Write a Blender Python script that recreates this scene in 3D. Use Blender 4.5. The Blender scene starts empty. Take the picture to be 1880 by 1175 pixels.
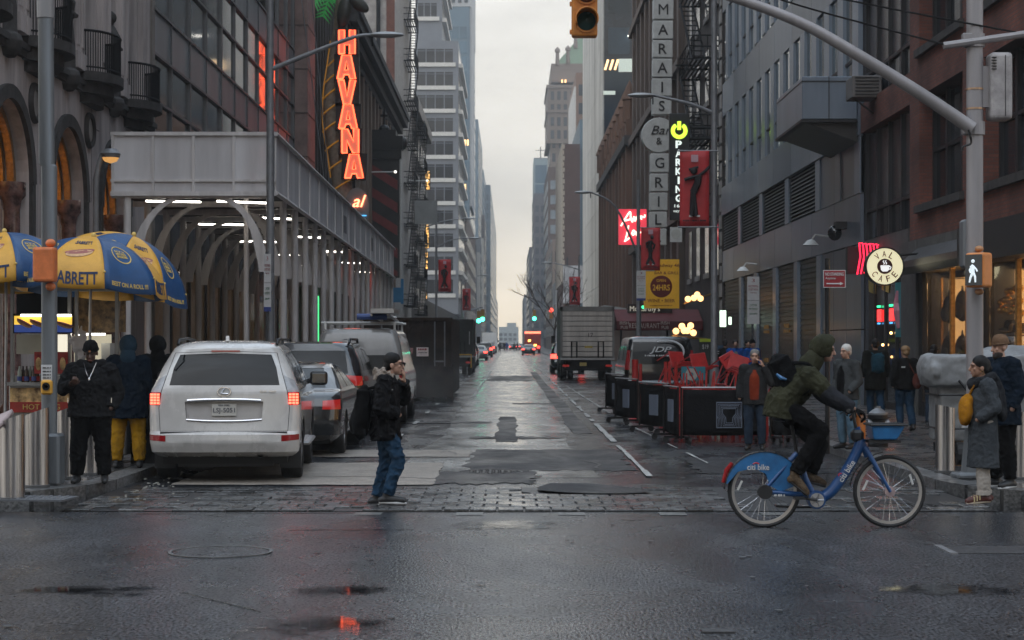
import bpy, bmesh, math, random
import numpy as np
from mathutils import Vector, Matrix
R = math.radians
SC = bpy.context.scene
COL = SC.collection
# ---------------------------------------------------------------- camera
F, VX, HY, CH = 3400.0, 935.0, 628.0, 1.78      # focal length in photo pixels, vanishing point, eye height
cam = bpy.data.cameras.new('camera'); cob = bpy.data.objects.new('camera', cam); COL.objects.link(cob)
cob.location = (0, 0, CH); cob.rotation_euler = (R(90), 0, 0)
cam.sensor_width = 36; cam.lens = 36 * F / 1880
cam.shift_x = (940 - VX) / 1880; cam.shift_y = (HY - 587.5) / 1880
cam.clip_start = .1; cam.clip_end = 6000
cam.dof.use_dof = True; cam.dof.focus_distance = 21; cam.dof.aperture_fstop = 6.0
SC.camera = cob
# ---------------------------------------------------------------- sky
W = bpy.data.worlds.new('World'); SC.world = W; W.use_nodes = True
nt = W.node_tree; nt.nodes.clear()
def wn(t, **k):
    n = nt.nodes.new(t)
    for a, b in k.items(): setattr(n, a, b)
    return n
SUN_EL, SUN_AZ = R(52), R(200)
sky = wn('ShaderNodeTexSky', sky_type='NISHITA', sun_disc=False, sun_elevation=SUN_EL, sun_rotation=SUN_AZ, air_density=1.0, dust_density=5.0, ozone_density=1.0)
hs = wn('ShaderNodeHueSaturation'); hs.inputs['Saturation'].default_value = .25
nt.links.new(sky.outputs[0], hs.inputs['Color'])
tc = wn('ShaderNodeTexCoord'); sep = wn('ShaderNodeSeparateXYZ'); nt.links.new(tc.outputs['Generated'], sep.inputs[0])
rp = wn('ShaderNodeValToRGB')
e = rp.color_ramp.elements
e[0].position = 0.0; e[0].color = (18.5, 15.8, 11.9, 1)
e[1].position = 1.0; e[1].color = (13.2, 16.4, 20.2, 1)
q = e.new(.07); q.color = (14.6, 13.4, 11.3, 1)
q = e.new(.20); q.color = (10.4, 10.2, 9.6, 1)
q = e.new(.45); q.color = (9.4, 10.5, 12.0, 1)
nt.links.new(sep.outputs[2], rp.inputs[0])
mp = wn('ShaderNodeMapping'); mp.inputs['Scale'].default_value = (1.2, 1.2, 4.5)
nz = wn('ShaderNodeTexNoise'); nz.inputs['Scale'].default_value = 4.0; nz.inputs['Detail'].default_value = 5; nz.inputs['Roughness'].default_value = .55
nt.links.new(tc.outputs['Generated'], mp.inputs[0]); nt.links.new(mp.outputs[0], nz.inputs['Vector'])
mr = wn('ShaderNodeMapRange'); mr.inputs[1].default_value = .3; mr.inputs[2].default_value = .7; mr.inputs[3].default_value = .68; mr.inputs[4].default_value = 1.25
nt.links.new(nz.outputs[0], mr.inputs[0])
mu = wn('ShaderNodeVectorMath', operation='SCALE'); nt.links.new(rp.outputs[0], mu.inputs[0]); nt.links.new(mr.outputs[0], mu.inputs['Scale'])
mx = wn('ShaderNodeMix', data_type='RGBA'); mx.inputs[0].default_value = .86
nt.links.new(hs.outputs[0], mx.inputs[6]); nt.links.new(mu.outputs[0], mx.inputs[7])
bg = wn('ShaderNodeBackground'); bg.inputs[1].default_value = .10
nt.links.new(mx.outputs[2], bg.inputs[0])
wo = wn('ShaderNodeOutputWorld'); nt.links.new(bg.outputs[0], wo.inputs[0])
# ---------------------------------------------------------------- sun behind the overcast
sl = bpy.data.lights.new('sun', 'SUN'); so = bpy.data.objects.new('sun', sl); COL.objects.link(so)
sl.energy = .6; sl.angle = R(60); sl.color = (1, .97, .94)
so.rotation_euler = Vector((-math.sin(SUN_AZ) * math.cos(SUN_EL), -math.cos(SUN_AZ) * math.cos(SUN_EL), -math.sin(SUN_EL))).to_track_quat('-Z', 'Y').to_euler()
so.location = (0, 0, 60)
V = SC.view_settings; V.view_transform = 'Standard'; V.look = 'None'; V.exposure = 0.1; V.gamma = 1.0; V.use_curve_mapping = False
SC.render.engine = 'CYCLES'
cy = SC.cycles
cy.use_denoising = True
try: cy.denoiser = 'OPENIMAGEDENOISE'
except Exception: pass
cy.max_bounces = 6; cy.diffuse_bounces = 3; cy.glossy_bounces = 3; cy.transmission_bounces = 4; cy.volume_bounces = 0; cy.transparent_max_bounces = 8
cy.use_adaptive_sampling = True; cy.adaptive_threshold = .02
cy.volume_step_rate = 3; cy.volume_max_steps = 96
cy.caustics_reflective = False; cy.caustics_refractive = False; cy.sample_clamp_indirect = 4
# ---------------------------------------------------------------- helpers
random.seed(7)
def wp(px, py, Y): return Vector(((px - VX) * Y / F, Y, CH + (HY - py) * Y / F))
_M = {}
def mat(name, col, rough=.6, metal=0.0, var=.15, vs=2.0, bump=0.0, bs=40.0, streak=False, emit=None, es=0.0, spec=.5, coat=0.0, piece=0.0, rv=0.0, trans=0.0, alpha=1.0, space='pos', col2=None, v2s=1.0, stretch=None):
    if name in _M: return _M[name]
    m = bpy.data.materials.new(name); m.use_nodes = True; t = m.node_tree; b = t.nodes['Principled BSDF']; L = t.links
    b.inputs['Base Color'].default_value = (*col, 1); b.inputs['Roughness'].default_value = rough; b.inputs['Metallic'].default_value = metal
    b.inputs['Specular IOR Level'].default_value = spec; b.inputs['Coat Weight'].default_value = coat; b.inputs['Coat Roughness'].default_value = .06
    b.inputs['Transmission Weight'].default_value = trans; b.inputs['Alpha'].default_value = alpha
    if emit: b.inputs['Emission Color'].default_value = (*emit, 1); b.inputs['Emission Strength'].default_value = es
    if space == 'pos': src = t.nodes.new('ShaderNodeNewGeometry').outputs['Position']
    else: src = t.nodes.new('ShaderNodeTexCoord').outputs['Object']
    if streak or stretch:
        g = t.nodes.new('ShaderNodeMapping'); g.inputs['Scale'].default_value = stretch or (1, 1, .12); L.new(src, g.inputs[0]); srcv = g.outputs[0]
    else: srcv = src
    c_out = None
    if var:
        n = t.nodes.new('ShaderNodeTexNoise'); n.inputs['Scale'].default_value = vs; n.inputs['Detail'].default_value = 6; n.inputs['Roughness'].default_value = .62
        L.new(srcv, n.inputs['Vector'])
        r = t.nodes.new('ShaderNodeValToRGB'); r.color_ramp.elements[0].position = .3; r.color_ramp.elements[1].position = .72
        r.color_ramp.elements[0].color = (*[max(0, c * (1 - var)) for c in col], 1)
        r.color_ramp.elements[1].color = (*[min(1, c * (1 + var)) for c in (col2 or col)], 1)
        L.new(n.outputs[0], r.inputs[0]); c_out = r.outputs[0]
        if rv:
            q = t.nodes.new('ShaderNodeMapRange'); q.inputs[1].default_value = .3; q.inputs[2].default_value = .7; q.inputs[3].default_value = rough - rv; q.inputs[4].default_value = rough + rv
            L.new(n.outputs[0], q.inputs[0]); L.new(q.outputs[0], b.inputs['Roughness'])
    if piece:
        o = t.nodes.new('ShaderNodeObjectInfo'); q = t.nodes.new('ShaderNodeMapRange'); q.inputs[3].default_value = 1 - piece; q.inputs[4].default_value = 1 + piece
        L.new(o.outputs['Random'], q.inputs[0]); s = t.nodes.new('ShaderNodeVectorMath'); s.operation = 'SCALE'
        if c_out: L.new(c_out, s.inputs[0])
        else: s.inputs[0].default_value = col
        L.new(q.outputs[0], s.inputs['Scale']); c_out = s.outputs[0]
    if c_out: L.new(c_out, b.inputs['Base Color'])
    if bump:
        n = t.nodes.new('ShaderNodeTexNoise'); n.inputs['Scale'].default_value = bs; n.inputs['Detail'].default_value = 4
        L.new(src, n.inputs['Vector'])
        u = t.nodes.new('ShaderNodeBump'); u.inputs['Strength'].default_value = bump; u.inputs['Distance'].default_value = .02
        L.new(n.outputs[0], u.inputs['Height']); L.new(u.outputs[0], b.inputs['Normal'])
    _M[name] = m; return m
def glow(name, col, s, base=None): return mat(name, base or tuple(c * .6 for c in col), .5, var=0, emit=col, es=s)
class MB:
    """collects simple shapes and links them as ONE mesh object"""
    def __init__(s): s.v = []; s.f = []
    def add(s, vs, fs):
        o = len(s.v); s.v += [tuple(x) for x in vs]; s.f += [tuple(i + o for i in f) for f in fs]; return s
    def box(s, c, d, rz=0.0, M=None):
        x, y, z = d[0] / 2, d[1] / 2, d[2] / 2
        vs = [Vector((i * x, j * y, k * z)) for k in (-1, 1) for i, j in ((-1, -1), (1, -1), (1, 1), (-1, 1))]
        if M is not None: vs = [M @ p for p in vs]
        if rz: q = Matrix.Rotation(rz, 3, 'Z'); vs = [q @ p for p in vs]
        c = Vector(c)
        return s.add([p + c for p in vs], [(3, 2, 1, 0), (4, 5, 6, 7), (0, 1, 5, 4), (1, 2, 6, 5), (2, 3, 7, 6), (3, 0, 4, 7)])
    def bx(s, x0, x1, y0, y1, z0, z1): return s.box(((x0 + x1) / 2, (y0 + y1) / 2, (z0 + z1) / 2), (abs(x1 - x0), abs(y1 - y0), abs(z1 - z0)))
    def tube(s, pts, r, n=8, cap=True):
        pts = [Vector(p) for p in pts]; k = len(pts); rs = r if isinstance(r, (list, tuple)) else [r] * k
        rings = []; up = None
        for i in range(k):
            d = (pts[min(i + 1, k - 1)] - pts[max(i - 1, 0)]).normalized()
            if up is None: up = Vector((0, 0, 1)) if abs(d.z) < .9 else Vector((0, 1, 0))
            a = d.cross(up).normalized(); b = a.cross(d).normalized(); up = b
            rings.append([pts[i] + (a * math.cos(2 * math.pi * j / n) + b * math.sin(2 * math.pi * j / n)) * rs[i] for j in range(n)])
        vs = [p for g in rings for p in g]
        fs = [(i * n + j, i * n + (j + 1) % n, (i + 1) * n + (j + 1) % n, (i + 1) * n + j) for i in range(k - 1) for j in range(n)]
        if cap: fs += [tuple(range(n))[::-1], tuple(range((k - 1) * n, k * n))]
        return s.add(vs, fs)
    def rod(s, a, b, r, r2=None, n=8): return s.tube([a, b], [r, r if r2 is None else r2], n)
    def lathe(s, prof, c=(0, 0, 0), n=16, a0=0.0, a1=2 * math.pi, axis='z'):
        full = abs(a1 - a0 - 2 * math.pi) < 1e-6; m = n if full else n + 1; vs = []
        for r, z in prof:
            for j in range(m):
                a = a0 + (a1 - a0) * j / n; p = (r * math.cos(a), r * math.sin(a), z)
                if axis == 'y': p = (p[0], p[2], p[1])
                if axis == 'x': p = (p[2], p[0], p[1])
                vs.append(Vector(p) + Vector(c))
        fs = [(i * m + j, i * m + (j + 1) % m, (i + 1) * m + (j + 1) % m, (i + 1) * m + j) for i in range(len(prof) - 1) for j in range(n if not full else m)]
        if axis == 'y': fs = [f[::-1] for f in fs]
        return s.add(vs, fs)
    def ball(s, c, r, n=10, m=7, M=None):
        r = r if isinstance(r, (list, tuple)) else (r, r, r); vs = []
        for i in range(m + 1):
            t = math.pi * i / m
            for j in range(n):
                a = 2 * math.pi * j / n; p = Vector((r[0] * math.sin(t) * math.cos(a), r[1] * math.sin(t) * math.sin(a), -r[2] * math.cos(t)))
                vs.append((M @ p if M is not None else p) + Vector(c))
        return s.add(vs, [(i * n + j, i * n + (j + 1) % n, (i + 1) * n + (j + 1) % n, (i + 1) * n + j) for i in range(m) for j in range(n)])
    def prism(s, poly, a, b, axis='y'):
        """2-D outline swept from a to b: axis y -> (x,z), x -> (y,z), z -> (x,y)"""
        def P(p, t): return (p[0], t, p[1]) if axis == 'y' else (t, p[0], p[1]) if axis == 'x' else (p[0], p[1], t)
        n = len(poly); area = sum(poly[i][0] * poly[(i + 1) % n][1] - poly[(i + 1) % n][0] * poly[i][1] for i in range(n))
        if (area < 0): poly = poly[::-1]
        vs = [P(p, a) for p in poly] + [P(p, b) for p in poly]
        fs = [tuple(range(n)), tuple(range(n, 2 * n))[::-1]] + [(i, n + i, n + (i + 1) % n, (i + 1) % n) for i in range(n)]
        if axis != 'y': fs = [f[::-1] for f in fs]
        if b < a: fs = [f[::-1] for f in fs]
        return s.add(vs, fs)
    def sheet(s, poly, z): return s.add([(x, y, z) for x, y in poly], [tuple(range(len(poly)))])
    def grid(s, P, nu, nv, closed=False):
        vs = [P(i / nu, j / nv) for i in range(nu + 1) for j in range(nv + 1)]; m = nv + 1
        return s.add(vs, [(i * m + j, (i + 1) * m + j, (i + 1) * m + j + 1, i * m + j + 1) for i in range(nu) for j in range(nv)])
    def mesh(s, name, m):
        me = bpy.data.meshes.new(name); me.from_pydata(s.v, [], s.f)
        if m: me.materials.append(m)
        me.update(); return me
    def build(s, name, m, parent=None, smooth=False, world=False, bev=0.0, bseg=1):
        return link(name, s.mesh(name, m), parent, smooth, world, bev, bseg)
def link(name, me, parent=None, smooth=False, world=False, bev=0.0, bseg=1, loc=None):
    o = bpy.data.objects.new(name, me); COL.objects.link(o)
    if loc is not None: o.location = loc
    if smooth:
        me.polygons.foreach_set('use_smooth', [True] * len(me.polygons))
        try: me.set_sharp_from_angle(angle=R(40 if smooth is True else smooth))
        except Exception: pass
    if bev:
        b = o.modifiers.new('bevel', 'BEVEL'); b.width = bev; b.segments = bseg; b.limit_method = 'ANGLE'; b.angle_limit = R(35)
    if parent is not None:
        o.parent = parent
        if world:
            root = parent
            while root.parent is not None: root = root.parent
            if parent is root: o.matrix_parent_inverse = (Matrix.Translation(root.location) @ root.rotation_euler.to_matrix().to_4x4()).inverted()
    return o
def tag(o, label=None, cat=None, group=None, kind=None):
    for k, v in (('label', label), ('category', cat), ('group', group), ('kind', kind)):
        if v: o[k] = v
    return o
def thing(name, label, cat, loc=(0, 0, 0), rz=0.0, group=None):
    o = bpy.data.objects.new(name, None); COL.objects.link(o); o.location = loc; o.rotation_euler = (0, 0, rz); o.empty_display_size = .2
    return tag(o, label, cat, group)
def struct(name, mb, m, **k): return tag(mb.build(name, m, **k), kind='structure')
def copy_tree(o, parent=None):
    c = o.copy(); COL.objects.link(c); c.parent = parent
    for ch in list(o.children): copy_tree(ch, c)
    return c
_T = {}
def tmesh(s, w=None, h=None, depth=.006, bold=0.0, shear=0.0, space=1.0, line=1.0, align='CENTER'):
    """text as verts/faces centred on the origin in XZ facing -Y, fitted to w x h"""
    key = (s, bold, shear, space, line, align)
    if key not in _T:
        cu = bpy.data.curves.new('t', 'FONT'); cu.body = s; cu.size = 1; cu.extrude = .05; cu.offset = bold; cu.shear = shear; cu.space_character = space; cu.space_line = line
        cu.align_x = align; cu.resolution_u = 3
        ob = bpy.data.objects.new('t', cu); me = bpy.data.meshes.new_from_object(ob)
        _T[key] = (np.array([v.co[:] for v in me.vertices]), [tuple(p.vertices) for p in me.polygons])
        bpy.data.objects.remove(ob); bpy.data.meshes.remove(me); bpy.data.curves.remove(cu)
    v, f = _T[key]; v = v.copy(); lo, hi = v.min(0), v.max(0); c = (lo + hi) / 2; d = np.maximum(hi - lo, 1e-6)
    sx = w / d[0] if w else None; sy = h / d[1] if h else sx
    if sx is None: sx = sy
    return [((p[0] - c[0]) * sx, -(p[2] / .05) * depth / 2, (p[1] - c[1]) * sy) for p in v], f
def text(s, m, parent, c, w=None, h=None, rz=0.0, name='lettering', world=False, M=None, **k):
    vs, fs = tmesh(s, w, h, **k); q = (M if M is not None else Matrix.Rotation(rz, 3, 'Z')); c = Vector(c)
    b = MB(); b.add([q @ Vector(p) + c for p in vs], fs)
    return b.build(name, m, parent, world=world)
def bar(m, parent, c, w, h, world=False, n=9):
    """a line of print too small to read: a row of short marks"""
    q = MB(); rb = random.Random(int(abs(c[0]) * 97) + n); x = -w / 2
    while x < w / 2: l = min(rb.uniform(.5, 1.1) * h, w / 2 - x); q.box((c[0] + x + l / 2, c[1], c[2]), (l, .006, h * rb.uniform(.7, 1))); x += l + h * rb.choice((.25, .25, .7))
    return tag(q.build('small_print', m, parent, world=world), kind='stuff')
def cut(o, cutters):
    for c in cutters:
        b = o.modifiers.new('c', 'BOOLEAN'); b.operation = 'DIFFERENCE'; b.object = c; b.solver = 'EXACT'
    dg = bpy.context.evaluated_depsgraph_get(); dg.update()
    me = bpy.data.meshes.new_from_object(o.evaluated_get(dg)); old = o.data; o.modifiers.clear(); o.data = me
    for c in cutters: bpy.data.objects.remove(c)
    return o
def bez(*p, n=8):
    """smooth line through points (Catmull-Rom)"""
    p = [Vector(q) for q in p]; out = []
    for i in range(len(p) - 1):
        a, b, c, d = p[max(i - 1, 0)], p[i], p[i + 1], p[min(i + 2, len(p) - 1)]
        for j in range(n):
            t = j / n; out.append(.5 * ((2 * b) + (c - a) * t + (2 * a - 5 * b + 4 * c - d) * t * t + (3 * b - a - 3 * c + d) * t ** 3))
    return out + [p[-1]]
def circ(cx, cy, r, n=20, ry=None, a0=0, a1=2 * math.pi):
    full = abs(a1 - a0 - 2 * math.pi) < 1e-6
    return [(cx + r * math.cos(a0 + (a1 - a0) * i / n), cy + (ry or r) * math.sin(a0 + (a1 - a0) * i / n)) for i in range(n if full else n + 1)]
# ---------------------------------------------------------------- shared materials
STEEL = mat('painted_steel_grey', (.20, .205, .215), .45, .3, var=.18, vs=6)
GALV = mat('galvanised_steel', (.33, .33, .34), .42, .75, var=.2, vs=8, rv=.1)
BLACK = mat('black_paint', (.008, .008, .009), .4, var=.2, vs=8, spec=.35)
BLACKM = mat('black_matt', (.012, .012, .013), .75, var=.2, vs=8, spec=.2)
RUBBER = mat('rubber', (.014, .014, .015), .7, var=.25, vs=20, bump=.15, bs=60)
DARKGLASS = mat('dark_glass', (.012, .014, .017), .06, var=.2, vs=1.0, spec=.7)
WINGLASS = mat('window_glass', (.02, .024, .03), .08, var=.5, vs=.4, spec=.7, piece=.35)
CHROME = mat('chrome', (.6, .6, .62), .14, 1, var=.06)
WHITE = mat('white_paint', (.62, .62, .6), .5, var=.1, vs=5)
BRUSH = mat('brushed_stainless', (.42, .41, .415), .3, 1, var=.5, vs=34, stretch=(1, 1, .02), bump=.04, bs=60, rv=.08)  # vertical colour streaks also stand in for reflections along the steel
ORANGE = mat('signal_orange', (.62, .17, .05), .5, var=.2, vs=9)
SIGNYEL = mat('signal_yellow', (.55, .20, .03), .45, var=.2, vs=9)
# ---------------------------------------------------------------- ground, roads, pavements
def wetmat(name, col, r0, r1, ps=.35, grain=.35, gs=55, var=.25, vs=1.3, stretch=(1, .45, 1), piece=0, spec=.5, g0=.5, g1=1.9, sg=False, gst=(1, .45, 1)):
    if name in _M: return _M[name]
    m = bpy.data.materials.new(name); m.use_nodes = True; t = m.node_tree; b = t.nodes['Principled BSDF']; L = t.links; b.inputs['Specular IOR Level'].default_value = spec
    g = t.nodes.new('ShaderNodeNewGeometry'); mp = t.nodes.new('ShaderNodeMapping'); mp.inputs['Scale'].default_value = stretch; L.new(g.outputs['Position'], mp.inputs[0])
    n = t.nodes.new('ShaderNodeTexNoise'); n.inputs['Scale'].default_value = ps; n.inputs['Detail'].default_value = 7; n.inputs['Roughness'].default_value = .65; n.inputs['Distortion'].default_value = .4; L.new(mp.outputs[0], n.inputs['Vector'])
    q = t.nodes.new('ShaderNodeMapRange'); q.inputs[1].default_value = .36; q.inputs[2].default_value = .62; q.inputs[3].default_value = r0; q.inputs[4].default_value = r1; L.new(n.outputs[0], q.inputs[0]); L.new(q.outputs[0], b.inputs['Roughness'])
    n2 = t.nodes.new('ShaderNodeTexNoise'); n2.inputs['Scale'].default_value = vs; n2.inputs['Detail'].default_value = 8; n2.inputs['Roughness'].default_value = .7; L.new(mp.outputs[0], n2.inputs['Vector'])
    r = t.nodes.new('ShaderNodeValToRGB'); r.color_ramp.elements[0].position = .33; r.color_ramp.elements[1].position = .7
    r.color_ramp.elements[0].color = (*[c * (1 - var) for c in col], 1); r.color_ramp.elements[1].color = (*[c * (1 + var) for c in col], 1)
    L.new(n2.outputs[0], r.inputs[0]); co = r.outputs[0]
    n3 = t.nodes.new('ShaderNodeTexNoise'); n3.inputs['Scale'].default_value = gs; n3.inputs['Detail'].default_value = 3; mg = t.nodes.new('ShaderNodeMapping'); mg.inputs['Scale'].default_value = gst; L.new(g.outputs['Position'], mg.inputs[0]); L.new(mg.outputs[0], n3.inputs['Vector'])
    r3 = t.nodes.new('ShaderNodeMapRange'); r3.inputs[1].default_value = .35; r3.inputs[2].default_value = .7; r3.inputs[3].default_value = g0; r3.inputs[4].default_value = g1; L.new(n3.outputs[0], r3.inputs[0])
    s = t.nodes.new('ShaderNodeVectorMath'); s.operation = 'SCALE'; L.new(co, s.inputs[0]); L.new(r3.outputs[0], s.inputs['Scale']); co = s.outputs[0]
    if piece:
        o = t.nodes.new('ShaderNodeObjectInfo'); k = t.nodes.new('ShaderNodeMapRange'); k.inputs[3].default_value = 1 - piece; k.inputs[4].default_value = 1 + piece
        L.new(o.outputs['Random'], k.inputs[0]); s2 = t.nodes.new('ShaderNodeVectorMath'); s2.operation = 'SCALE'; L.new(co, s2.inputs[0]); L.new(k.outputs[0], s2.inputs['Scale']); co = s2.outputs[0]
    L.new(co, b.inputs['Base Color'])
    if sg: k2 = t.nodes.new('ShaderNodeMapRange'); k2.inputs[1].default_value = .36; k2.inputs[2].default_value = .66; k2.inputs[3].default_value = .12; k2.inputs[4].default_value = spec * 2; L.new(n3.outputs[0], k2.inputs[0]); L.new(k2.outputs[0], b.inputs['Specular IOR Level'])
    u = t.nodes.new('ShaderNodeBump'); u.inputs['Strength'].default_value = grain; u.inputs['Distance'].default_value = .012; L.new(n3.outputs[0], u.inputs['Height']); L.new(u.outputs[0], b.inputs['Normal'])
    _M[name] = m; return m
ASPH = wetmat('wet_asphalt', (.030, .0315, .035), .16, .36, grain=.5, gs=46, ps=.45, g0=.15, g1=3.0, var=.4, vs=2.2, sg=True)
ASPH2 = wetmat('street_asphalt', (.030, .032, .036), .12, .34, grain=.3, gs=30, ps=.9, spec=.45, var=.5, vs=2.5, sg=True)
WORN = wetmat('worn_pale_asphalt', (.19, .187, .175), .10, .30, grain=.12, ps=1.1, var=.45, vs=2.5, spec=.8)
PATCH = wetmat('fresh_asphalt_patch', (.014, .015, .018), .3, .55, grain=.6, gs=34, ps=.8, spec=.2)
CONC = wetmat('concrete_patch', (.27, .235, .20), .45, .7, grain=.25, ps=.8, var=.3, vs=3, stretch=(1, 1, 1), g0=.75, g1=1.3)
PAVE = wetmat('wet_pavement_slab', (.055, .054, .055), .12, .42, grain=.25, gs=30, ps=1.6, stretch=(1, 1, 1), piece=.22, var=.4, vs=4)
SETT = wetmat('stone_sett', (.06, .06, .06), .10, .38, grain=.3, gs=25, ps=2.5, stretch=(1, 1, 1), piece=.45, var=.5, vs=6)
KERB = wetmat('granite_kerb', (.10, .10, .10), .3, .5, grain=.2, gs=30, stretch=(1, 1, 1), piece=.15)
def puddle_mat():
    m = bpy.data.materials.new('puddle_water'); m.use_nodes = True; t = m.node_tree; b = t.nodes['Principled BSDF']; L = t.links
    b.inputs['Base Color'].default_value = (.01, .01, .011, 1); b.inputs['Roughness'].default_value = .04
    tc_ = t.nodes.new('ShaderNodeTexCoord'); v1 = t.nodes.new('ShaderNodeVectorMath'); v1.operation = 'MULTIPLY_ADD'; v1.inputs[1].default_value = (2, 2, 0); v1.inputs[2].default_value = (-1, -1, 0); L.new(tc_.outputs['Generated'], v1.inputs[0])
    ln = t.nodes.new('ShaderNodeVectorMath'); ln.operation = 'LENGTH'; L.new(v1.outputs[0], ln.inputs[0])
    n = t.nodes.new('ShaderNodeTexNoise'); n.inputs['Scale'].default_value = 3.2; n.inputs['Detail'].default_value = 8; n.inputs['Roughness'].default_value = .68; g = t.nodes.new('ShaderNodeNewGeometry'); L.new(g.outputs['Position'], n.inputs['Vector'])
    k = t.nodes.new('ShaderNodeMath'); k.operation = 'MULTIPLY_ADD'; L.new(n.outputs[0], k.inputs[0]); k.inputs[1].default_value = 2.0; k.inputs[2].default_value = -.35
    su = t.nodes.new('ShaderNodeMath'); su.operation = 'SUBTRACT'; L.new(k.outputs[0], su.inputs[0]); L.new(ln.outputs['Value'], su.inputs[1])
    q = t.nodes.new('ShaderNodeMapRange'); q.interpolation_type = 'SMOOTHSTEP'; q.inputs[1].default_value = .0; q.inputs[2].default_value = .75; q.inputs[4].default_value = .85; L.new(su.outputs[0], q.inputs[0])
    tr = t.nodes.new('ShaderNodeBsdfTransparent'); mx_ = t.nodes.new('ShaderNodeMixShader'); L.new(q.outputs[0], mx_.inputs[0]); L.new(tr.outputs[0], mx_.inputs[1]); L.new(b.outputs[0], mx_.inputs[2]); L.new(mx_.outputs[0], t.nodes['Material Output'].inputs[0]); return m
PUD = puddle_mat()
PAINT = wetmat('worn_road_paint', (.34, .34, .32), .35, .6, grain=.3, var=.5, vs=5, stretch=(1, 1, 1))
IRON = wetmat('cast_iron', (.04, .04, .042), .3, .5, grain=.3, gs=60)
KL, KR, BL, BR, SW = -4.75, 5.15, -9.3, 9.3, .12       # kerb lines, building lines, pavement height
YS = 19.4                                                # where the side street meets the avenue
struct('ground', MB().sheet([(-1500, -60), (1500, -60), (1500, 3000), (-1500, 3000)], -.30), ASPH)
struct('avenue_road', MB().sheet([(-90, -40), (90, -40), (90, YS), (-90, YS)], 0), ASPH)
struct('street_road', MB().sheet([(KL, YS), (KR, YS), (KR, 1200), (KL, 1200)], -.002), ASPH2)
rnd = random.Random(3)
def rough_poly(x0, x1, y0, y1, j=.08, n=17):
    p = []
    for i in range(n): p.append((x0 + (x1 - x0) * i / n, y0 + rnd.uniform(-j, j)))
    for i in range(n): p.append((x1 + rnd.uniform(-j, j) * .5, y0 + (y1 - y0) * i / n))
    for i in range(n): p.append((x1 - (x1 - x0) * i / n, y1 + rnd.uniform(-j, j)))
    for i in range(n): p.append((x0 + rnd.uniform(-j, j) * .5, y1 - (y1 - y0) * i / n))
    return p
def gp(px, py, z=0): Y = F * (CH - z) / (py - HY); return ((px - VX) * Y / F, Y)
def road_sheet(name, poly, z, m): return struct(name, MB().sheet(poly, z), m)
# worn pale wheel lane down the middle, darker patches and concrete repairs
road_sheet('worn_lane', [(-1.55, 24.3), (-1.5, 30), (-1.2, 36), (-1.35, 46), (-1.15, 60), (-1.25, 90), (-1.2, 300), (1.35, 300), (1.3, 90), (1.25, 64), (1.2, 56), (.95, 44), (1.25, 38), (1.0, 33), (1.1, 27.4), (1.2, 24.3)], .002, WORN)
for n, (p, z, m) in enumerate((
    (rough_poly(-.62, 1.75, 25.6, 30.6, .18), .006, PATCH),
    (rough_poly(-1.25, .35, 23.2, 25.4, .2), .008, PATCH),
    (rough_poly(-4.2, -.95, 23.0, 27.2, .05), .010, CONC),
    (rough_poly(-3.6, -.62, 28.6, 30.4, .05), .010, CONC),
    (rough_poly(-.7, .9, 34.0, 34.7, .2), .012, PATCH),
    (rough_poly(-.25, .15, 33.0, 44, .1), .008, PATCH),
    (rough_poly(-1.0, 1.1, 84, 97, 1.2), .006, PATCH),
    (rough_poly(.1, 1.3, 53, 53.8, .1), .010, PATCH),
    (rough_poly(1.25, 1.6, 36, 110, .08), .006, PATCH),
    (rough_poly(-2.6, -.4, 40.5, 41.2, .15), .012, PATCH),
    (rough_poly(2.6, 4.4, 25.0, 28.5, .2), .006, PATCH))):
    road_sheet('road_patch', p, z, m)
# painted lane lines
b = MB()
def line(x0, x1, y0, y1, w=.11, wig=.03):
    n = max(2, int((y1 - y0) / 1.2))
    for i in range(n):
        a, c = y0 + (y1 - y0) * i / n, y0 + (y1 - y0) * (i + 1) / n
        xa, xc = x0 + (x1 - x0) * i / n, x0 + (x1 - x0) * (i + 1) / n
        ww = w * rnd.uniform(.45, 1.05)
        if rnd.random() < .22: continue
        k = rnd.uniform(-.01, .01)
        b.add([(xa - ww / 2, a, .016), (xa + ww / 2, a, .016), (xc + ww / 2 + k, c, .016), (xc - ww / 2 + k, c, .016)], [(0, 1, 2, 3)])
line(1.85, 2.0, 24.4, 150); line(2.0, 2.1, 160, 420)
for y in range(34, 300, 6): line(-2.05, -2.05, y, y + 1.6, .12)
line(-1.15, -1.1, 60, 112, .14); line(2.5, 2.3, 46, 75, .07); line(2.9, 2.55, 27, 40, .06)
struct('lane_markings', b, PAINT)
# faint crosswalk remains of the avenue
b = MB()
for x in np.arange(-1.6, 3.6, 1.05): b.add([(x, 19.0, .005), (x + .28, 19.0, .005), (x + .28, 19.32, .005), (x, 19.32, .005)], [(0, 1, 2, 3)])
struct('crosswalk_paint', b, mat('ghost_paint', (.12, .12, .115), .4, var=.5, vs=6))
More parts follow.
